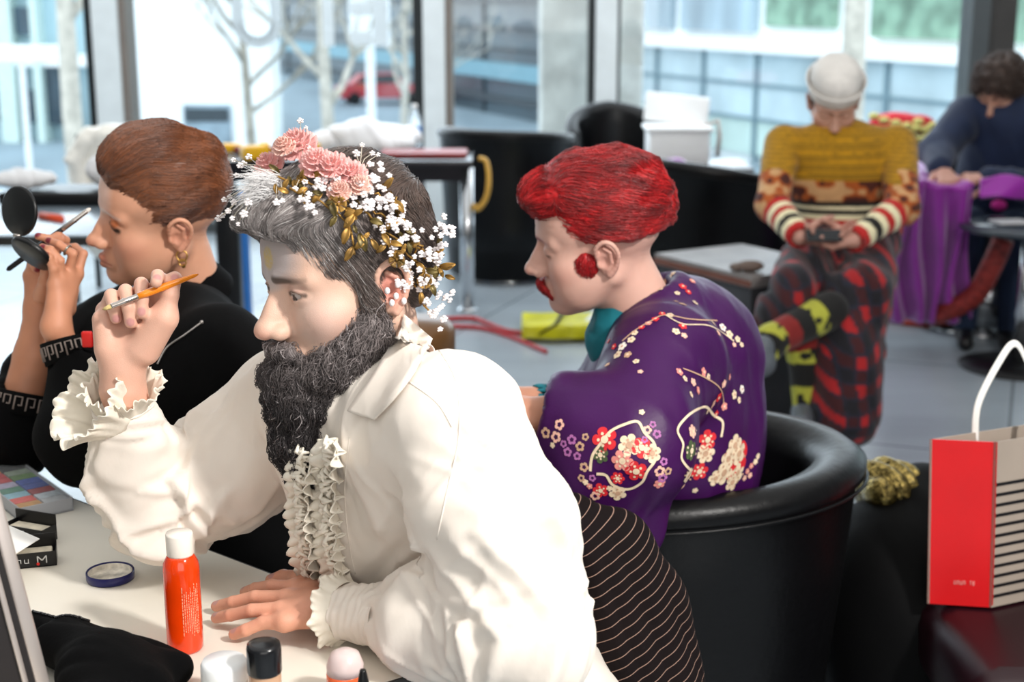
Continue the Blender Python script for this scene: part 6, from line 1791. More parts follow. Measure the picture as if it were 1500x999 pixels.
def plaid(V):
    a_ = V[:, 0]*1.0 + V[:, 1]*.5; b_ = V[:, 2] - V[:, 1]*.55
    x = np.sin(a_*78) > -.1; y = np.sin(b_*78) > -.1; l1 = np.sin(a_*156+1) > .9; l2 = np.sin(b_*156+1) > .9
    c = np.tile(srgb('#a01418'), (len(V), 1)); c[x ^ y] = srgb('#3a0a10'); c[x & y] = srgb('#0f0d16'); c[l1 | l2] = srgb('#181c2c'); return c
sdf_obj('skirt', V, Q, mat('plaid_wool', attr='Col', rough=.85, var=.1, scale=12, sheen=.1), manS, plaid(V))
# legs in patterned socks
legp = [([kR, P(1178, 520, 4.52), P(1178, 598, 4.55)], [.055, .052, .036]), ([P(1215, 455, 4.47), P(1128, 500, 4.34), P(1116, 528, 4.30)], [.062, .050, .036])]
for i, (pt_, rs_) in enumerate(legp):
    a_ = np.array([tuple(p) for p in pt_]); V, Q = mesh_sdf(lambda X: chain(X, pt_, rs_, .02), a_.min(0)-.1, a_.max(0)+.1, .006, newton=1)
    d, par = polydist(V, pt_); k = np.floor(par*9).astype(int); c = np.tile(srgb('#111010'), (len(V), 1))
    yg = np.array(srgb('#a9a93c')); mk = (k % 3 == 1) | (k == 8); c[mk] = yg; c[(k == 3)] = srgb('#7a1a18'); c[mk & (vnoise(V, 38, 9) > .25)] = srgb('#111010')
    sdf_obj('sock', V, Q, M_knit, manS, c)
for (a_, b_) in ((P(1178, 606, 4.56), P(1172, 622, 4.42)), (P(1116, 532, 4.30), P(1098, 545, 4.22))):
    V, Q = mesh_sdf(lambda X: smin(cap(X, a_, b_, .040, .034), cap(X, a_, a_+Vector((0, 0, .05)), .036), .02), np.minimum(np.array(a_), np.array(b_))-.07, np.maximum(np.array(a_), np.array(b_))+.1, .006, newton=1)
    sdf_obj('shoe', V, Q, mat('grey_shoe', '#5d636a', rough=.5), manS)

# ------------------------------------------------------------------ person with curly hair at the right edge
HN = Head(42, 22, -4, (0, .095, -.010), P(1450, 156, 6.10), 1.2)
N_r, N_l = P(1418, 168, 6.2), P(1560, 178, 6.1)
midN = (N_l+N_r)/2; LN = (N_l-N_r).normalized(); FN_ = Vector((LN.y, -LN.x, 0)).normalized(); FN_ = FN_ if FN_.y < 0 else -FN_
pelN = Vector((midN.x, midN.y+.22, .60)); neckN = HN.pt(0, -.05, -.10)
aN_r = [N_r, P(1372, 222, 6.05), P(1378, 244, 5.86)]; aN_l = [N_l, P(1530, 275, 5.95), P(1452, 262, 5.82)]
HNr = generic_hand(aN_r[2], (.1, -.7, -.4), (0, .4, -.9), -1, size=1.25, curls=(1.0, 1.0, 1.1, 1.1)); HNl = generic_hand(aN_l[2], (-1, -.1, .0), (0, .3, -1), 1, size=1.2, curls=(.4, .4, .5, .5))
parts = [mesh_sdf(lambda X: smin(HN.f(X), cap(X, HN.pt(0, -.02, -.06), neckN+Vector((0, .02, -.05)), .06, .065), .02), np.array(HN.o)-(.18, .18, .26), np.array(HN.o)+(.18, .18, .18), .006)]
for Hh, e in ((HNr, aN_r[1]), (HNl, aN_l[1])):
    lo, hi = hand_box(Hh); parts.append(mesh_sdf(lambda X, Hh=Hh, e=e: smin(hand_sdf(X, r=1.2, **Hh), cap(X, Hh['wrist'], e, .030, .04), .012), lo-.02, hi+.02, .006))
n0 = len(parts[0][0]); parts.append(mesh_sdf(lambda X: torso_sdf(X, N_l, N_r, pelN, -.02, .9, neckN), np.array(midN)-(.4, .5, .6), np.array(midN)+(.4, .5, .25), .016, newton=1))
V, Q = merge(parts); cols = face_color(HN.loc(V), dict(base='#b98a76', warm='#a06a5a', lip='#7a4038', brow='#2a1d18')); cols[n0:] = srgb('#c49484')
manN = sdf_obj('person', V, Q, M_skin, None, cols); tag(manN, 'person with curly brown hair and dark blue jacket at the right edge', 'person')
hair_obj('hair', HN, lambda X: smax(smax(ell(X, (0, -.015, .045), (.092, .108, .092)), -ell(X*np.array([0, 1, 1], dtype=np.float32), (0, .135, -.03), (.09, .08, .085)), .015), -(X[:, 2]+.05), .01)+.009*vnoise(X, 45, 7), None, lambda p: np.tile(np.array([.2, -.2, -1.], dtype=np.float32), (len(p), 1)),
         2500, 12, .004, .0011, M_hair, manN, (-.13, -.16, -.08), (.13, .14, .17), .005, colors=lambda p, r: np.tile(srgb('#4a3830'), (len(p), 1))*(1 if r is None else (.6+.8*r)[:, None]), curl=.9, curlr=.010)
def fN_j(X):
    d = torso_sdf(X, N_l, N_r, pelN, .03, 1.1, None, 1.05); d = smin(d, cap(X, midN, neckN+Vector((0, .03, -.05)), .10, .07), .05)
    d = smin(d, chain(X, aN_r, [.085, .070, .048], .03), .03); d = smin(d, chain(X, aN_l, [.085, .072, .050], .03), .03)
    return d
V, Q = mesh_sdf(fN_j, (N_r.x-.45, aN_r[2].y-.15, .45), (N_l.x+.2, N_l.y+.6, 1.4), .009); N = vnormals(V, Q); V = V + N*(ridged(V[:, 2]*4, V[:, 0]*9+V[:, 2]*4, 83)*.008)[:, None]
jn = sdf_obj('jacket', V, Q, mat('navy_cloth', '#10203f', rough=.8, var=.12, sheen=.1), manN)
legs('trousers', manN, pelN, LN, FN_, mat('dark_blue_jeans', '#16263f', rough=.85, var=.1), thigh=.34, fold=.42)
tub_chair((pelN.x, pelN.y+.02, 0), math.radians(-10), .36, .66, 'black leather tub chair under the curly haired person at the right edge', drop=.12, Rb=.31, z0=.04)
# purple satin drape over the knees, falling in folds
def drape(u, v):
    top = P(lerp(1306, 1424, u), 268 - 6*math.sin(math.pi*u*2), 5.72+.0*u); bot = P(lerp(1292, 1416, u), 470, 6.25)
    k = v**.9; p = top.lerp(bot, k) if v > 0 else top
    p = Vector((p.x, p.y, p.z)); p.y += .045*math.sin(u*6.2832*4.5+1.2*math.sin(v*3))*min(1, v*3+.25) + .25*max(0, .15-v)/.15*0
    p.x += .02*math.sin(v*5+u*9); return p
mb = MB(); mb.grid(drape, 90, 50, thick=.008)
mb.grid(lambda u, v: P(lerp(1306, 1424, u), 268 - 6*math.sin(math.pi*u*2), 5.72)+Vector((.0, .55*v, .030*math.sin(math.pi*v*.5)+.015*math.sin(u*28+v*5)*v)), 60, 16, thick=.008)
tag(mb.build('purple_drape', M_pur), 'purple satin drape over the knees of the curly haired person, falling to the floor', 'drape')
mb = MB(); mb.grid(lambda u, v: P(lerp(1436, 1560, u), lerp(262, 292, v), 5.70)+Vector((0, .012*math.sin(u*9+v*3), .01*math.sin(u*6))), 30, 10, thick=.02); tag(mb.build('purple_cloth', M_pur), 'purple cloth strip lying across the lap at the right edge', 'cloth')
# braided red tube leaning by the drape
mb = MB(); L3 = catmull([P(1470, 350, 5.9), P(1455, 385, 5.95), P(1430, 430, 6.05), P(1395, 452, 6.15), P(1370, 462, 6.25)], 40); mb.tube(L3, .045, 12)
tag(mb.build('red_tube', mat('braided_red', '#8e2f2a', rough=.6, var=.25, scale=40, bump=.004, bscale=60)), 'braided red tube curving down from the small round table', 'tube')

# ------------------------------------------------------------------ flower crown
bvH = BVHTree.FromPolygons([tuple(v.co) for v in next(c for c in manA.children if c.name.startswith('hair')).data.vertices], [tuple(p.vertices) for p in next(c for c in manA.children if c.name.startswith('hair')).data.polygons])
cen = HA.pt(0, -.02, .02)
def onhair(u, v, lift=.0, t=1.60):
    h = bvH.ray_cast(CAMP, ray(u, v).normalized())
    p = h[0] if h[0] is not None else P(u, v, t)
    nn = (p-cen).normalized(); return p + nn*lift, nn
crown = empty('flower_crown', HA.pt(0, 0, .06)); tag(crown, 'flower crown of pink carnations, white blossom and gold leaves on the bearded head', 'flower crown')
M_pink = mat('pink_petal', '#f0b4b0', rough=.6, var=.12, scale=60, sss=.1); M_blush = mat('blush_petal', '#efc3b6', rough=.6, var=.1, scale=60); M_wfl = mat('white_blossom', '#f6efef', rough=.6, var=.04)
M_gl = mat('gold_leaf', '#a07a3c', rough=.45, metal=.55, var=.35, scale=45, bump=.002, bscale=90); M_olive = mat('olive_leaf', '#6e5f33', rough=.4, metal=.4, var=.3, scale=60)
def carnation(c, nn, r, m, seed):
    R = random.Random(seed); nn = nn.normalized(); a = nn.cross(Vector((.3, .2, .9))).normalized(); b = nn.cross(a); mb = MB()
    for layer in range(5):
        k = 9-layer; rr = r*(1-.15*layer); lift = .25*r*layer
        for i in range(k):
            th0 = 6.2832*(i+R.uniform(-.2, .2))/k + layer*.5; w = 6.2832/k*.85; ph = R.uniform(0, 6); tilt = .25+.24*layer
            def fn(u, v):
                th = th0 + (u-.5)*w*1.3; q = rr*(.15+.85*v); fr = .09*r*math.sin(u*12+ph)*v*v
                return c + (a*math.cos(th)+b*math.sin(th))*(q*math.cos(tilt)+fr*.4) + nn*(lift*.8 + q*math.sin(tilt)*.8*v + fr + .05*r*math.cos(u*20+ph)*v**3)
            mb.grid(fn, 12, 6, thick=.0006)
    return mb.build('carnation', m, crown)
for i, (u, v, r, m, lf) in enumerate([(403, 252, 20, M_pink, .006), (446, 232, 25, M_pink, .012), (470, 252, 21, M_pink, .010), (492, 262, 23, M_pink, .012), (515, 268, 20, M_pink, .010), (500, 290, 15, M_blush, .012), (527, 282, 14, M_blush, .012), (425, 228, 15, M_blush, .010)]):
    p, nn = onhair(u, v, lf); carnation(p, (nn*.7+(CAMP-p).normalized()*.6+Vector((0, 0, .3))).normalized(), 1.28*r/FPX*1.6, m, i+1)
def blossom(c, nn, r, R, mb):
    nn = nn.normalized(); a = nn.cross(Vector((.3, .5, .8))).normalized(); b = nn.cross(a)
    for k in range(5):
        th = 6.2832*k/5+R.uniform(0, .5); q = c + (a*math.cos(th)+b*math.sin(th))*r*.6 + nn*r*.2
        mb.ball(q, (r*.48, r*.48, r*.34), 6)
    mb.ball(c+nn*r*.35, r*.28, 6)
R = random.Random(5)
clus = [(536, 292, 9), (548, 305, 9), (528, 304, 6), (556, 322, 9), (571, 334, 8), (590, 344, 8), (575, 352, 6), (560, 300, 6), (583, 318, 5), (470, 276, 6), (486, 280, 5), (545, 272, 6), (556, 284, 5), (466, 306, 5), (600, 372, 6), (588, 388, 6), (606, 396, 7), (622, 380, 6), (597, 410, 6), (620, 402, 5), (630, 346, 8), (640, 334, 5), (612, 360, 5), (580, 404, 5), (566, 366, 5), (632, 420, 5), (626, 452, 6), (618, 436, 4)]
for i, (u, v, n_) in enumerate(clus):
    mb = MB()
    for k in range(n_):
        du, dv = R.gauss(0, 7), R.gauss(0, 7); p, nn = onhair(u+du, v+dv, .010+R.uniform(0, .012), 1.60); blossom(p, (nn+(CAMP-p).normalized()*.6), R.uniform(.0032, .0052), R, mb)
    mb.build('white_blossom', M_wfl, crown)
# baby's breath sprays at the front
mb = MB(); st = MB()
for (u, v) in [(338, 296), (346, 292), (352, 300), (344, 312), (336, 318), (350, 322), (330, 322), (355, 262), (350, 240), (365, 246), (372, 236), (378, 252), (384, 262), (444, 186), (452, 196), (458, 226), (530, 222), (544, 234), (552, 236), (522, 234), (360, 248), (386, 280), (372, 300), (366, 316), (358, 330), (438, 282), (420, 298), (412, 300), (446, 296)]:
    p, nn = onhair(u, v, .008, 1.66); blossom(p, (CAMP-p).normalized(), R.uniform(.0026, .0050), R, mb)
    q, _ = onhair(min(max(u, 395), 520)+R.uniform(-6, 10), 262+R.uniform(-8, 20), .004, 1.62); st.tube([q, q.lerp(p, .5)+Vector((0, 0, .006)), p], .0005, 4)
mb.build('spray_blossom', M_wfl, crown); st.build('spray_stem', mat('pale_stem', '#c9bfae', rough=.7), crown)
# pale feathery tuft at the front
pa = []
q, nq = onhair(398, 275, .004)
for k in range(520):
    d = Vector((-1.0+R.uniform(-.1, .55), R.uniform(-.5, .5), R.uniform(-.55, .50))).normalized(); L_ = R.uniform(.012, .038)
    o = q + Vector((R.uniform(-.012, .012), R.uniform(-.012, .012), R.uniform(-.014, .014))); pa.append([o + d*L_*x + Vector((0, 0, -.008*x*x)) for x in np.linspace(0, 1, 5)])
V, Q = strands(np.array([[tuple(p) for p in l] for l in pa]), np.tile(np.array([.0003, .00035, .0003, .0002, .0001]), (len(pa), 1))); sdf_obj('feather_tuft', V, Q, mat('pale_feather', '#e8e6e6', rough=.8), crown)
def leaf(c, d, nn, L_, W_, m, fold=.25):
    d = d.normalized(); s = d.cross(nn).normalized(); n2 = s.cross(d)
    mb = MB(); mb.grid(lambda u, v: c + d*(L_*v) + s*((u-.5)*2*W_*math.sin(math.pi*min(1, v*.93+.04))**.8*(1-.25*v)) + n2*(abs(u-.5)*2*W_*fold + .18*L_*math.sin(math.pi*v) ), 7, 9, thick=.0007); return mb.build('gold_leaf', m, crown)
lp = [(418, 262, -2.4, 17), (430, 270, 2.0, 15), (442, 266, .5, 18), (452, 280, 1.8, 16), (462, 268, -.4, 17), (476, 290, 2.4, 17), (488, 300, 1.3, 20), (500, 292, 2.6, 18), (508, 310, .8, 20), (496, 320, 2.1, 16), (520, 318, 2.2, 22), (512, 336, 1.9, 22), (526, 344, 1.2, 24), (518, 362, 2.1, 20), (534, 352, 2.4, 18),
      (540, 326, .3, 18), (556, 344, 1.0, 18), (566, 356, .2, 17), (578, 372, 1.3, 18), (590, 360, -.3, 16), (600, 382, .9, 18), (612, 392, .1, 18), (624, 372, -.6, 16), (632, 388, -.2, 22), (618, 410, 1.1, 18), (606, 420, 1.6, 17), (640, 400, .3, 14), (628, 358, -1.2, 16), (560, 284, -.9, 18), (572, 300, .9, 20), (584, 336, .6, 16), (412, 276, 1.4, 13)]
lp += [(R.uniform(0, 1), 0, R.uniform(-3, 3), R.uniform(8, 14)) for _ in range(38)]
lp = [((lerp(420, 640, u)+R.gauss(0, 7), lerp(268, 396, u)+R.gauss(0, 13), an, L_) if v == 0 else (u, v, an, L_*.85)) for (u, v, an, L_) in lp]
for i, (u, v, an, L_) in enumerate(lp):
    p, nn = onhair(u, v, .010, 1.60); d = Vector((math.cos(an), -.15, -math.sin(an))); leaf(p, d, (nn+(CAMP-p).normalized()).normalized(), L_*1.35/FPX*1.6, L_*.36/FPX*1.6, M_gl if i % 3 else M_olive)
mb = MB()
for line in ([(400, 262), (440, 272), (480, 282), (515, 300), (550, 330), (585, 362), (615, 392), (650, 388)], [(520, 300), (555, 318), (590, 352), (626, 378)], [(545, 290), (575, 305), (590, 340), (605, 380), (612, 430), (626, 455)], [(430, 282), (470, 298), (510, 330), (520, 372)], [(560, 350), (590, 390), (600, 415)], [(600, 350), (622, 380), (636, 372)], [(556, 280), (574, 296), (580, 325)]):
    pts = [onhair(u, v, .007+.006*math.sin(i*1.9), 1.60)[0] for i, (u, v) in enumerate(catmull([(x, y, 0) for x, y in line], 22)[:, :2])]; mb.tube(pts, .0013, 6)
mb.build('gold_stem', M_gl, crown)
for (u, v) in ((500, 308), (572, 378), (606, 404)):
    p, nn = onhair(u, v, .016); mb = MB(); cdir = (CAMP-p).normalized(); a = cdir.cross(Vector((0, 0, 1))).normalized(); b = cdir.cross(a)
    for k in range(6):
        th = k*6.283/6; mb.grid(lambda x, y: p + (a*math.cos(th+(x-.5)*.9)+b*math.sin(th+(x-.5)*.9))*(.009*y) + cdir*(.004*y*y), 5, 4, thick=.0006)
    mb.ball(p+cdir*.001, .0022, 8); mb.build('gold_flower', M_gl, crown)
# white drops on the ear
mb = MB()
for (a_, b_, c_) in ((-.088, -.010, -.020), (-.087, -.004, -.026), (-.089, -.014, -.008), (-.088, -.018, -.028), (-.086, -.002, -.012)): mb.ball(HA.pt(a_, b_, c_), (.0033, .003, .0042), 8)
mb.build('ear_blossom', M_wfl, crown)

# ------------------------------------------------------------------ brushes, compact
def brush(a, b, tip, label, cols3, fr=.0032, name='makeup_brush', ferr=.3, hr=(.0032, .0042, .0022)):
    """a: bristle tip, b: handle end"""
    root = empty(name, b); tag(root, label, 'brush'); a = Vector(a); b = Vector(b); d = (b-a).normalized(); L_ = (b-a).length
    t0 = a + d*tip; t1 = a + d*(tip+L_*ferr)
    mb = MB(); mb.tube([t1-d*.002, t1+d*(L_*.10), t1.lerp(b, .5), b-d*.004, b], [fr*.95, hr[1], hr[1]*.95, hr[2], hr[2]*.4], 14); mb.build('handle', cols3[0], root)
    mb = MB(); mb.tube([t0, t0+d*.002, t0.lerp(t1, .45), t0.lerp(t1, .5), t0.lerp(t1, .55), t1-d*.0005, t1], [fr*.85, fr*.9, fr*.95, fr*1.08, fr*.98, fr, fr*.9], 14); mb.build('ferrule', cols3[1], root)
    mb = MB(); mb.tube([a, a+d*tip*.3, a+d*tip*.8, t0+d*.001], [fr*.12, fr*.6, fr*.85, fr*.8], 12); mb.build('bristles', cols3[2], root)
    return root
M_orange = mat('orange_lacquer', '#f08a12', rough=.25, coat=.5, var=.05); M_fer = mat('silver_ferrule', '#b9b2ac', rough=.25, metal=.9, var=.05); M_bri = mat('gold_bristle', '#cdb67a', rough=.7, var=.2, scale=300)
brush(P(150, 453.5, 1.628), P(290.5, 401.5, 1.675), .010, 'orange handled fine brush held in the raised hand', (M_orange, M_fer, M_bri), fr=.0036, ferr=.28, hr=(.004, .0046, .0022))
brush(P(133, 305, 2.205), P(10, 396, 2.19), .007, 'black handled brush held to the nose of the person with the compact', (M_leg, M_fer, mat('white_bristle', '#e8e2da', rough=.8)), fr=.0042, ferr=.30, hr=(.004, .0046, .004))
cpt = empty('compact_mirror', w_(50, 345, -.01)); tag(cpt, 'open round black compact mirror held up at the left edge', 'compact')
M_cb = mat('matte_black_plastic', '#0c0d0f', rough=.35, var=.03)
def puck(c, nn, r, h, name, m, par, back=None, ecc=1.0):
    nn = Vector(nn).normalized(); a = nn.cross(Vector((0, 0, 1))).normalized(); b = a.cross(nn).normalized()
    Mx = Matrix(((a.x, b.x, nn.x, c.x), (a.y, b.y, nn.y, c.y), (a.z, b.z, nn.z, c.z), (0, 0, 0, 1)))
    mb = MB(); mb.lathe([(0, -h/2), (r*.93, -h/2), (r, -h*.2), (r, h*.2), (r*.93, h/2), (0, h/2)], n=48, M=Mx); o = mb.build(name, m, par)
    if back is not None: mb = MB(); mb.lathe([(0, -h/2-.0004), (r*.84, -h/2-.0004), (r*.84, -h/2+.0002)], n=40, M=Mx); mb.build('mirror_glass', back, o)
    return o
puck(w_(28.5, 309, -.012), (-.50, -.86, .10), .0375, .007, 'lid', M_cb, cpt, mat('mirror_glass', '#dfe6ea', rough=.03, metal=1.0, var=0))
puck(w_(47, 371, -.020), (-.45, -.62, -.62), .0345, .010, 'base', M_cb, cpt, mat('powder_pan', '#d9b39a', rough=.9))
mb = MB(); mb.tube([w_(20, 344, -.020), w_(30, 346, -.020)], .0028, 8); mb.build('hinge', M_fer, cpt)

# ------------------------------------------------------------------ things on the desk
DT = DZ+.0005
# orange bottle
ob_c = Pz(272, 950, DZ); ob_c.z = DT
M_liq = mat('orange_liquid', '#ff4a08', rough=.08, var=.08, scale=20, trans=.35, ior=1.35, emit=None, coat=.6); 
bo = bottle(None, ob_c, [('body', [(0, 0), (.0185, 0), (.0203, .003), (.0205, .010), (.0205, .098), (.0195, .105), (.0160, .112), (.0140, .115), (0, .115)], M_liq), ('cap', [(0, .114), (.0145, .114), (.0150, .116), (.0152, .138), (.0145, .1405), (.0, .1405)], mat('cap_cream', '#f3eadf', rough=.4, var=.03))], 'clear bottle of orange liquid with a white cap on the desk')
body = bo.children[0]
mb = MB(); R = random.Random(3); ac = math.atan2(CAMP.y-ob_c.y, CAMP.x-ob_c.x)
for col in range(9):          # fine vertical print on the side turned to the camera
    a0 = ac + math.radians(-2+6.6*col); z = .022+R.uniform(0, .008); top = .086-R.uniform(0, .012)
    while z < top:
        l = R.uniform(.0012, .0035); w = R.uniform(.00018, .00030); r = .02062
        mb.tube([(r*math.cos(a0), r*math.sin(a0), z), (r*math.cos(a0), r*math.sin(a0), z+l)], w*1.3, 4); 
        if R.random() < .6: mb.tube([(r*math.cos(a0-.03), r*math.sin(a0-.03), z), (r*math.cos(a0+.03), r*math.sin(a0+.03), z)], w, 4)
        z += l+R.uniform(.0007, .0016)
mb.build('printed_text', mat('pale_orange_print', '#ffd2b0', rough=.6), body)
# open round lid
lc = Pz(162, 848, DZ); lc.z = DT
ld = empty('open_jar_lid', lc); LOCAL.add(ld); tag(ld, 'upturned round white jar lid with a blue rim on the desk', 'lid')
MB().lathe([(0, 0), (.029, 0), (.030, .002), (.0302, .010), (.0295, .0115), (.0285, .010), (.0278, .003), (0, .0026)], n=48).build('rim', mat('deep_blue_plastic', '#1a1b5e', rough=.3), ld)
MB().lathe([(0, .0030), (.0272, .0032), (.0276, .0098), (.0268, .0098), (.0262, .0042), (0, .0038)], n=48).build('liner', mat('smeared_liner', '#e9e1d2', rough=.5, var=.28, scale=55), ld)
# make-up palette: clear case with pans
pc0 = Pz(108, 748, DZ); pc1 = Pz(44, 702, DZ); pc2 = Pz(70, 780, DZ)
u_ = (pc1-pc0); u_.z = 0; Lp = .26; u_.normalize(); w_d = Vector((-u_.y, u_.x, 0)); w_d = w_d if w_d.dot(pc2-pc0) > 0 else -w_d
pal = empty('makeup_palette', pc0); tag(pal, 'clear cased palette of bright colour pans at the left of the desk', 'palette')
def pb(mb, s0, s1, n0_, n1_, z0_, z1_, mi=0):
    v = []
    for z in (z0_, z1_):
        for (s, n_) in ((s0, n0_), (s1, n0_), (s1, n1_), (s0, n1_)): q = pc0 + u_*s + w_d*n_; v.append((q.x, q.y, z))
    return mb.add(v, [(0,3,2,1),(4,5,6,7),(0,1,5,4),(1,2,6,5),(2,3,7,6),(3,0,4,7)], mi)
Wp = .078
M_clr = mat('clear_plastic', '#e8ecee', rough=.12, alpha=.10, var=0)
mb = MB(); pb(mb, 0, Lp, 0, Wp, DT, DT+.003); pb(mb, 0, .003, 0, Wp, DT, DT+.020); pb(mb, 0, Lp, 0, .002, DT, DT+.020); pb(mb, 0, Lp, Wp-.002, Wp, DT, DT+.020); pb(mb, Lp-.003, Lp, 0, Wp, DT, DT+.02); mb.build('case', mat('grey_plastic', '#b9bcc2', rough=.3, alpha=.75, var=.02), pal, False)
mb = MB(); pb(mb, 0, Lp, 0, Wp, DT+.0205, DT+.0220); mb.build('cover', M_clr, pal, False)
colr = [['#b9bcc0', '#c3882a'], ['#c9d3dc', '#d6361f'], ['#a5161e', '#7fb3c4'], ['#2a49a6', '#2f7a5e'], ['#2b4fb0', '#b0a9c4'], ['#5f8a3c', '#c4242c'], ['#8fa08c', '#c0202c'], ['#23262b', '#e0971f'], ['#3a3f46', '#e0721f'], ['#dfe2e6', '#7a2a62']]
for i, row in enumerate(colr):
    for j, cl in enumerate(row): mb = MB(); pb(mb, .006+i*.0252, .006+i*.0252+.0225, .004+j*.037, .004+j*.037+.034, DT+.0035, DT+.0175); mb.build('colour_pan', mat('pan_'+cl[1:], cl, rough=.5, var=.12, scale=120), pal, False)
# black cosmetic boxes and the folded paper
M_bbox = mat('black_card', '#0d0d10', rough=.35, var=.04); M_wprint = mat('white_print', '#eeeeee', rough=.5)
def small_box(c, rz, s, label, prints, name='cosmetic_box', tilt=0.0, inner=None):
    root = empty(name, c, rz); LOCAL.add(root); tag(root, label, 'box', 'black cosmetic cartons')
    x, y, z = s; t = .0012
    mb = MB(); mb.box((-x, -y, 0), (x, y, t)); mb.box((-x, -y, 0), (x, -y+t, z)); mb.box((-x, y-t, 0), (x, y, z)); mb.box((-x, -y, 0), (-x+t, y, z)); mb.box((x-t, -y, 0), (x, y, z))
    mb.box((-x, y-t, z), (x, y+t*.3, z+y*.9), M=None); mb.build('carton', M_bbox, root, False)
    mb = MB(); mb.box((-x*.85, -y*.85, t), (x*.85, y*.85, z*.86), bev=.002); mb.build('filling', inner or mat('cream_filling', '#eadfc9', rough=.8, var=.12, scale=60, bump=.002), root, False)
    if prints:
        mb = MB()
        for (x0_, z0_, x1_, z1_, w) in prints: mb.tube([(x0_*x, -y-.0004, z0_*z), (x1_*x, -y-.0004, z1_*z)], w, 5)
        mb.build('printed_letters', M_wprint, root)
    return root
Mlet = [(.35, .25, .35, .75, .0009), (.35, .75, .5, .45, .0009), (.5, .45, .65, .75, .0009), (.65, .75, .65, .25, .0009)] + [(-.75+.13*i, .35, -.75+.13*i, .6, .0005) for i in range(7)] + [(-.75, .6, -.62, .6, .0005), (-.36, .6, -.23, .6, .0005), (-.1, .35, .05, .35, .0005)]
p = Pz(42, 826, DZ); sb = small_box((p.x, p.y, DT), math.radians(16), (.036, .016, .020), 'black card box with white letters and an open top at the left of the desk', Mlet)
mb = MB(); mb.ball((.013, -.0206, .006), (.0022, .0006, .0022), 8); mb.build('red_dot', MATS['red_patch'], sb)
p = Pz(40, 795, DZ); small_box((p.x, p.y+.012, DT), math.radians(-22), (.034, .015, .022), 'black card box standing between the palette and the lettered box', [(-.2, .6, .1, .8, .0008), (.5, .5, .7, .65, .0008)])
# white folded paper propped on the boxes
a_ = P(-30, 752, 1.90); b_ = P(58, 790, 1.84); c_ = P(22, 812, 1.78); d_ = P(-30, 850, 1.74)
mb = MB(); v = [a_, b_, c_, d_]; nn = (b_-a_).cross(d_-a_).normalized()*.0012
mb.add([tuple(q) for q in v]+[tuple(q-nn) for q in v], [(0,1,2,3), (7,6,5,4), (0,4,5,1), (1,5,6,2), (2,6,7,3), (3,7,4,0)]); tag(mb.build('paper_sheet', mat('white_paper', '#f6f4f0', rough=.7, var=.02), None, False), 'white sheet of paper lying over the black card boxes', 'paper')
# black zipped pouch along the near edge
z1_, z2_, z3_ = Pz(30, 912, DZ), Pz(170, 950, DZ), Pz(290, 985, DZ)
def f_pouch(X):
    q = X; top = chain(q, [(z1_.x, z1_.y-.02, DZ+.014), (z2_.x, z2_.y-.020, DZ+.016), (z3_.x-.012, z3_.y-.030, DZ+.022)], [.014, .016, .020])
    d = smin(top, chain(q, [(z1_.x+.08, z1_.y-.11, DZ+.026), (z2_.x+.02, z2_.y-.10, DZ+.03), (z3_.x-.03, z3_.y-.10, DZ+.028)], [.030, .034, .030]), .05)
    d = smin(d, chain(q, [(z1_.x+.14, z1_.y-.20, DZ+.026), (z3_.x-.05, z3_.y-.18, DZ+.026)], [.030, .030]), .06)
    d = d + .004*ridged(q[:, 0]*6, q[:, 1]*22+q[:, 0]*8, 64)
    return smax(d, DT-q[:, 2], .003)
V, Q = mesh_sdf(f_pouch, (z1_.x-.06, z3_.y-.26, DZ-.01), (z3_.x+.05, z1_.y+.04, DZ+.09), .004, newton=1)
po = sdf_obj('zip_pouch', V, Q, mat('black_velvet', '#050506', rough=.95, var=.1, bump=.001, bscale=200, spec=.12)); tag(po, 'black cloth pouch with a zip lying along the near edge of the desk', 'pouch')
bvP = BVHTree.FromPolygons(V.tolist(), Q.tolist()); mb = MB(); tp_ = []
for i in range(34):
    u = lerp(48, 130, i/33); v = 880 + 32*((u-48)/82)**.8*1.0
    for k in range(50):
        h = hitA(u, v-4+k*.8, bvP, .0008)
        if h is not None: break
    if h is not None: tp_.append(h.copy())
    if h is not None: mb.box((h.x-.0009, h.y-.002, h.z-.001), (h.x+.0009, h.y+.002, h.z+.0015))
if len(tp_) > 2: mb.tube(tp_, .0009, 5)
mb.build('zip_teeth', M_leg, po, False)
# bottles at the very front
def at(u, v, z=DZ): q = Pz(u, v, z); q.z = DT; return q
c = Pz(386, 944, DZ+.078); c.z = DT
bottle(None, c, [('body', [(0, 0), (.0160, 0), (.0168, .002), (.0168, .046), (.0160, .048), (0, .048)], mat('foundation_beige', '#c9a183', rough=.15, coat=.5, var=.03)), ('cap', [(0, .047), (.0172, .047), (.0178, .049), (.0178, .074), (.0168, .0785), (.012, .0795), (0, .080)], mat('gloss_black_cap', '#17181b', rough=.22, var=.02))], 'beige foundation bottle with a black cap at the front of the desk')
c = Pz(328, 968, DZ+.048); c.z = DT
bottle(None, c, [('body', [(0, 0), (.022, 0), (.024, .003), (.024, .026), (0, .026)], mat('milky_plastic', '#eadfd4', rough=.35)), ('cap', [(0, .026), (.0235, .026), (.0245, .028), (.0245, .044), (.022, .049), (0, .050)], MATS['white_plastic'])], 'small white jar at the front of the desk left of the foundation bottle', 'jar', 'jar')
c = Pz(505, 958, DZ+.052); c.z = DT
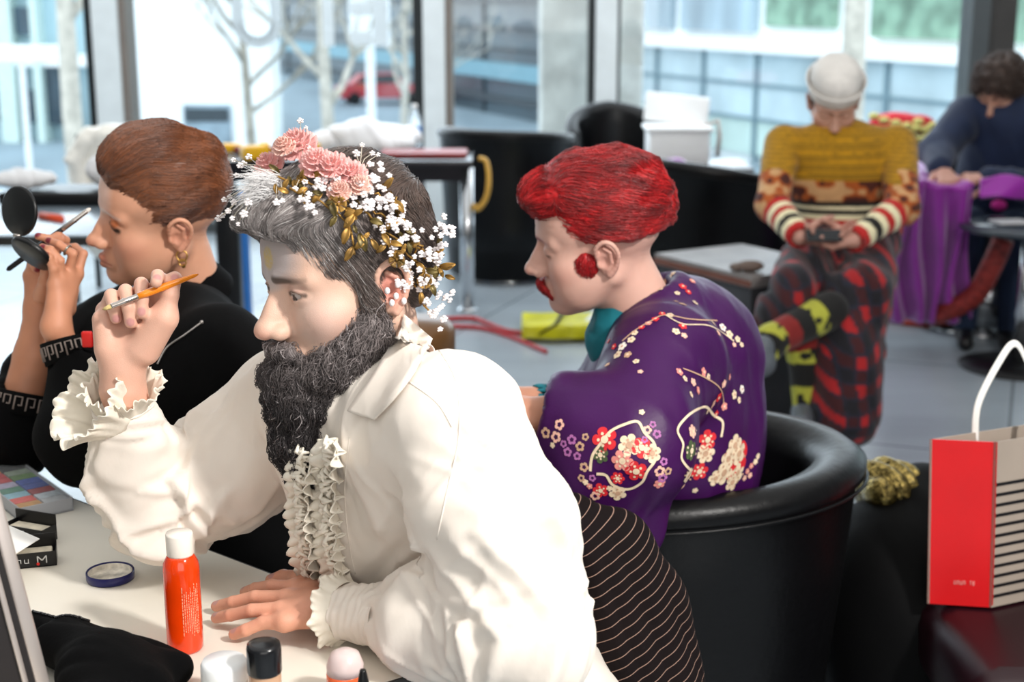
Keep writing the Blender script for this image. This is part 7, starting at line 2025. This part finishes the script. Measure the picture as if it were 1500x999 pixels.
bottle(None, c, [('body', [(0, 0), (.019, 0), (.020, .003), (.020, .030), (.019, .032), (0, .032)], mat('coral_liquid', '#ef6a3c', rough=.2, coat=.4)), ('cap', [(0, .031), (.0195, .031), (.0195, .040), (.015, .052), (.008, .056), (0, .057)], mat('pale_pink_plastic', '#eed9d6', rough=.3, trans=.2))], 'small coral bottle with a rounded pale pink cap at the front of the desk')
c = Pz(524, 966, DZ+.058); c.z = DT; c.y -= .004; c.x += .004
bottle(None, c+Vector((.004, -.022, 0)), [('body', [(0, 0), (.0125, 0), (.0130, .002), (.0130, .034), (.0115, .038), (.0062, .041), (0, .041)], MATS['gloss_black_cap']), ('nozzle', [(0, .040), (.0062, .040), (.0056, .047), (.0034, .0575), (.0030, .059), (0, .059)], MATS['matte_black_plastic'])], 'small black dropper bottle at the front of the desk beside the coral bottle')
# framed tabletop mirror at the lower left, seen edge on
BR = Pz(86, 1050, DT); TR = P(-6, 700, 1.42); up_ = (TR-BR); hM = up_.length; up_.normalize(); bk_ = Vector((-.80, -.42, 0)); bk_ = (bk_ - up_*bk_.dot(up_)).normalized(); th_ = up_.cross(bk_).normalized()
tm = empty('tabletop_mirror', BR); tag(tm, 'silver framed tabletop mirror leaning at the lower left corner', 'mirror')
Mx = Matrix(((bk_.x, th_.x, up_.x, BR.x), (bk_.y, th_.y, up_.y, BR.y), (bk_.z, th_.z, up_.z, BR.z), (0, 0, 0, 1)))
M_sil = mat('satin_silver', '#c9bfba', rough=.35, metal=.6, var=.03)
sg = 1 if th_.y < 0 else -1
mb = MB(); mb.box((0, -.006, 0), (.014, .006, hM), bev=.003, M=Mx); mb.box((0, -.006, 0), (.24, .006, .014), bev=.003, M=Mx); mb.box((0, -.006, hM-.014), (.24, .006, hM), bev=.003, M=Mx); mb.box((.226, -.006, 0), (.24, .006, hM), bev=.003, M=Mx); mb.box((.020, -.0085, .020), (.026, .0085, hM-.02), bev=.002, M=Mx); mb.build('frame', M_sil, tm)
MB().box((.013, -.004, .013), (.227, .004, hM-.013), M=Mx).build('panel', mat('dark_back', '#1c1718', rough=.5), tm, False)
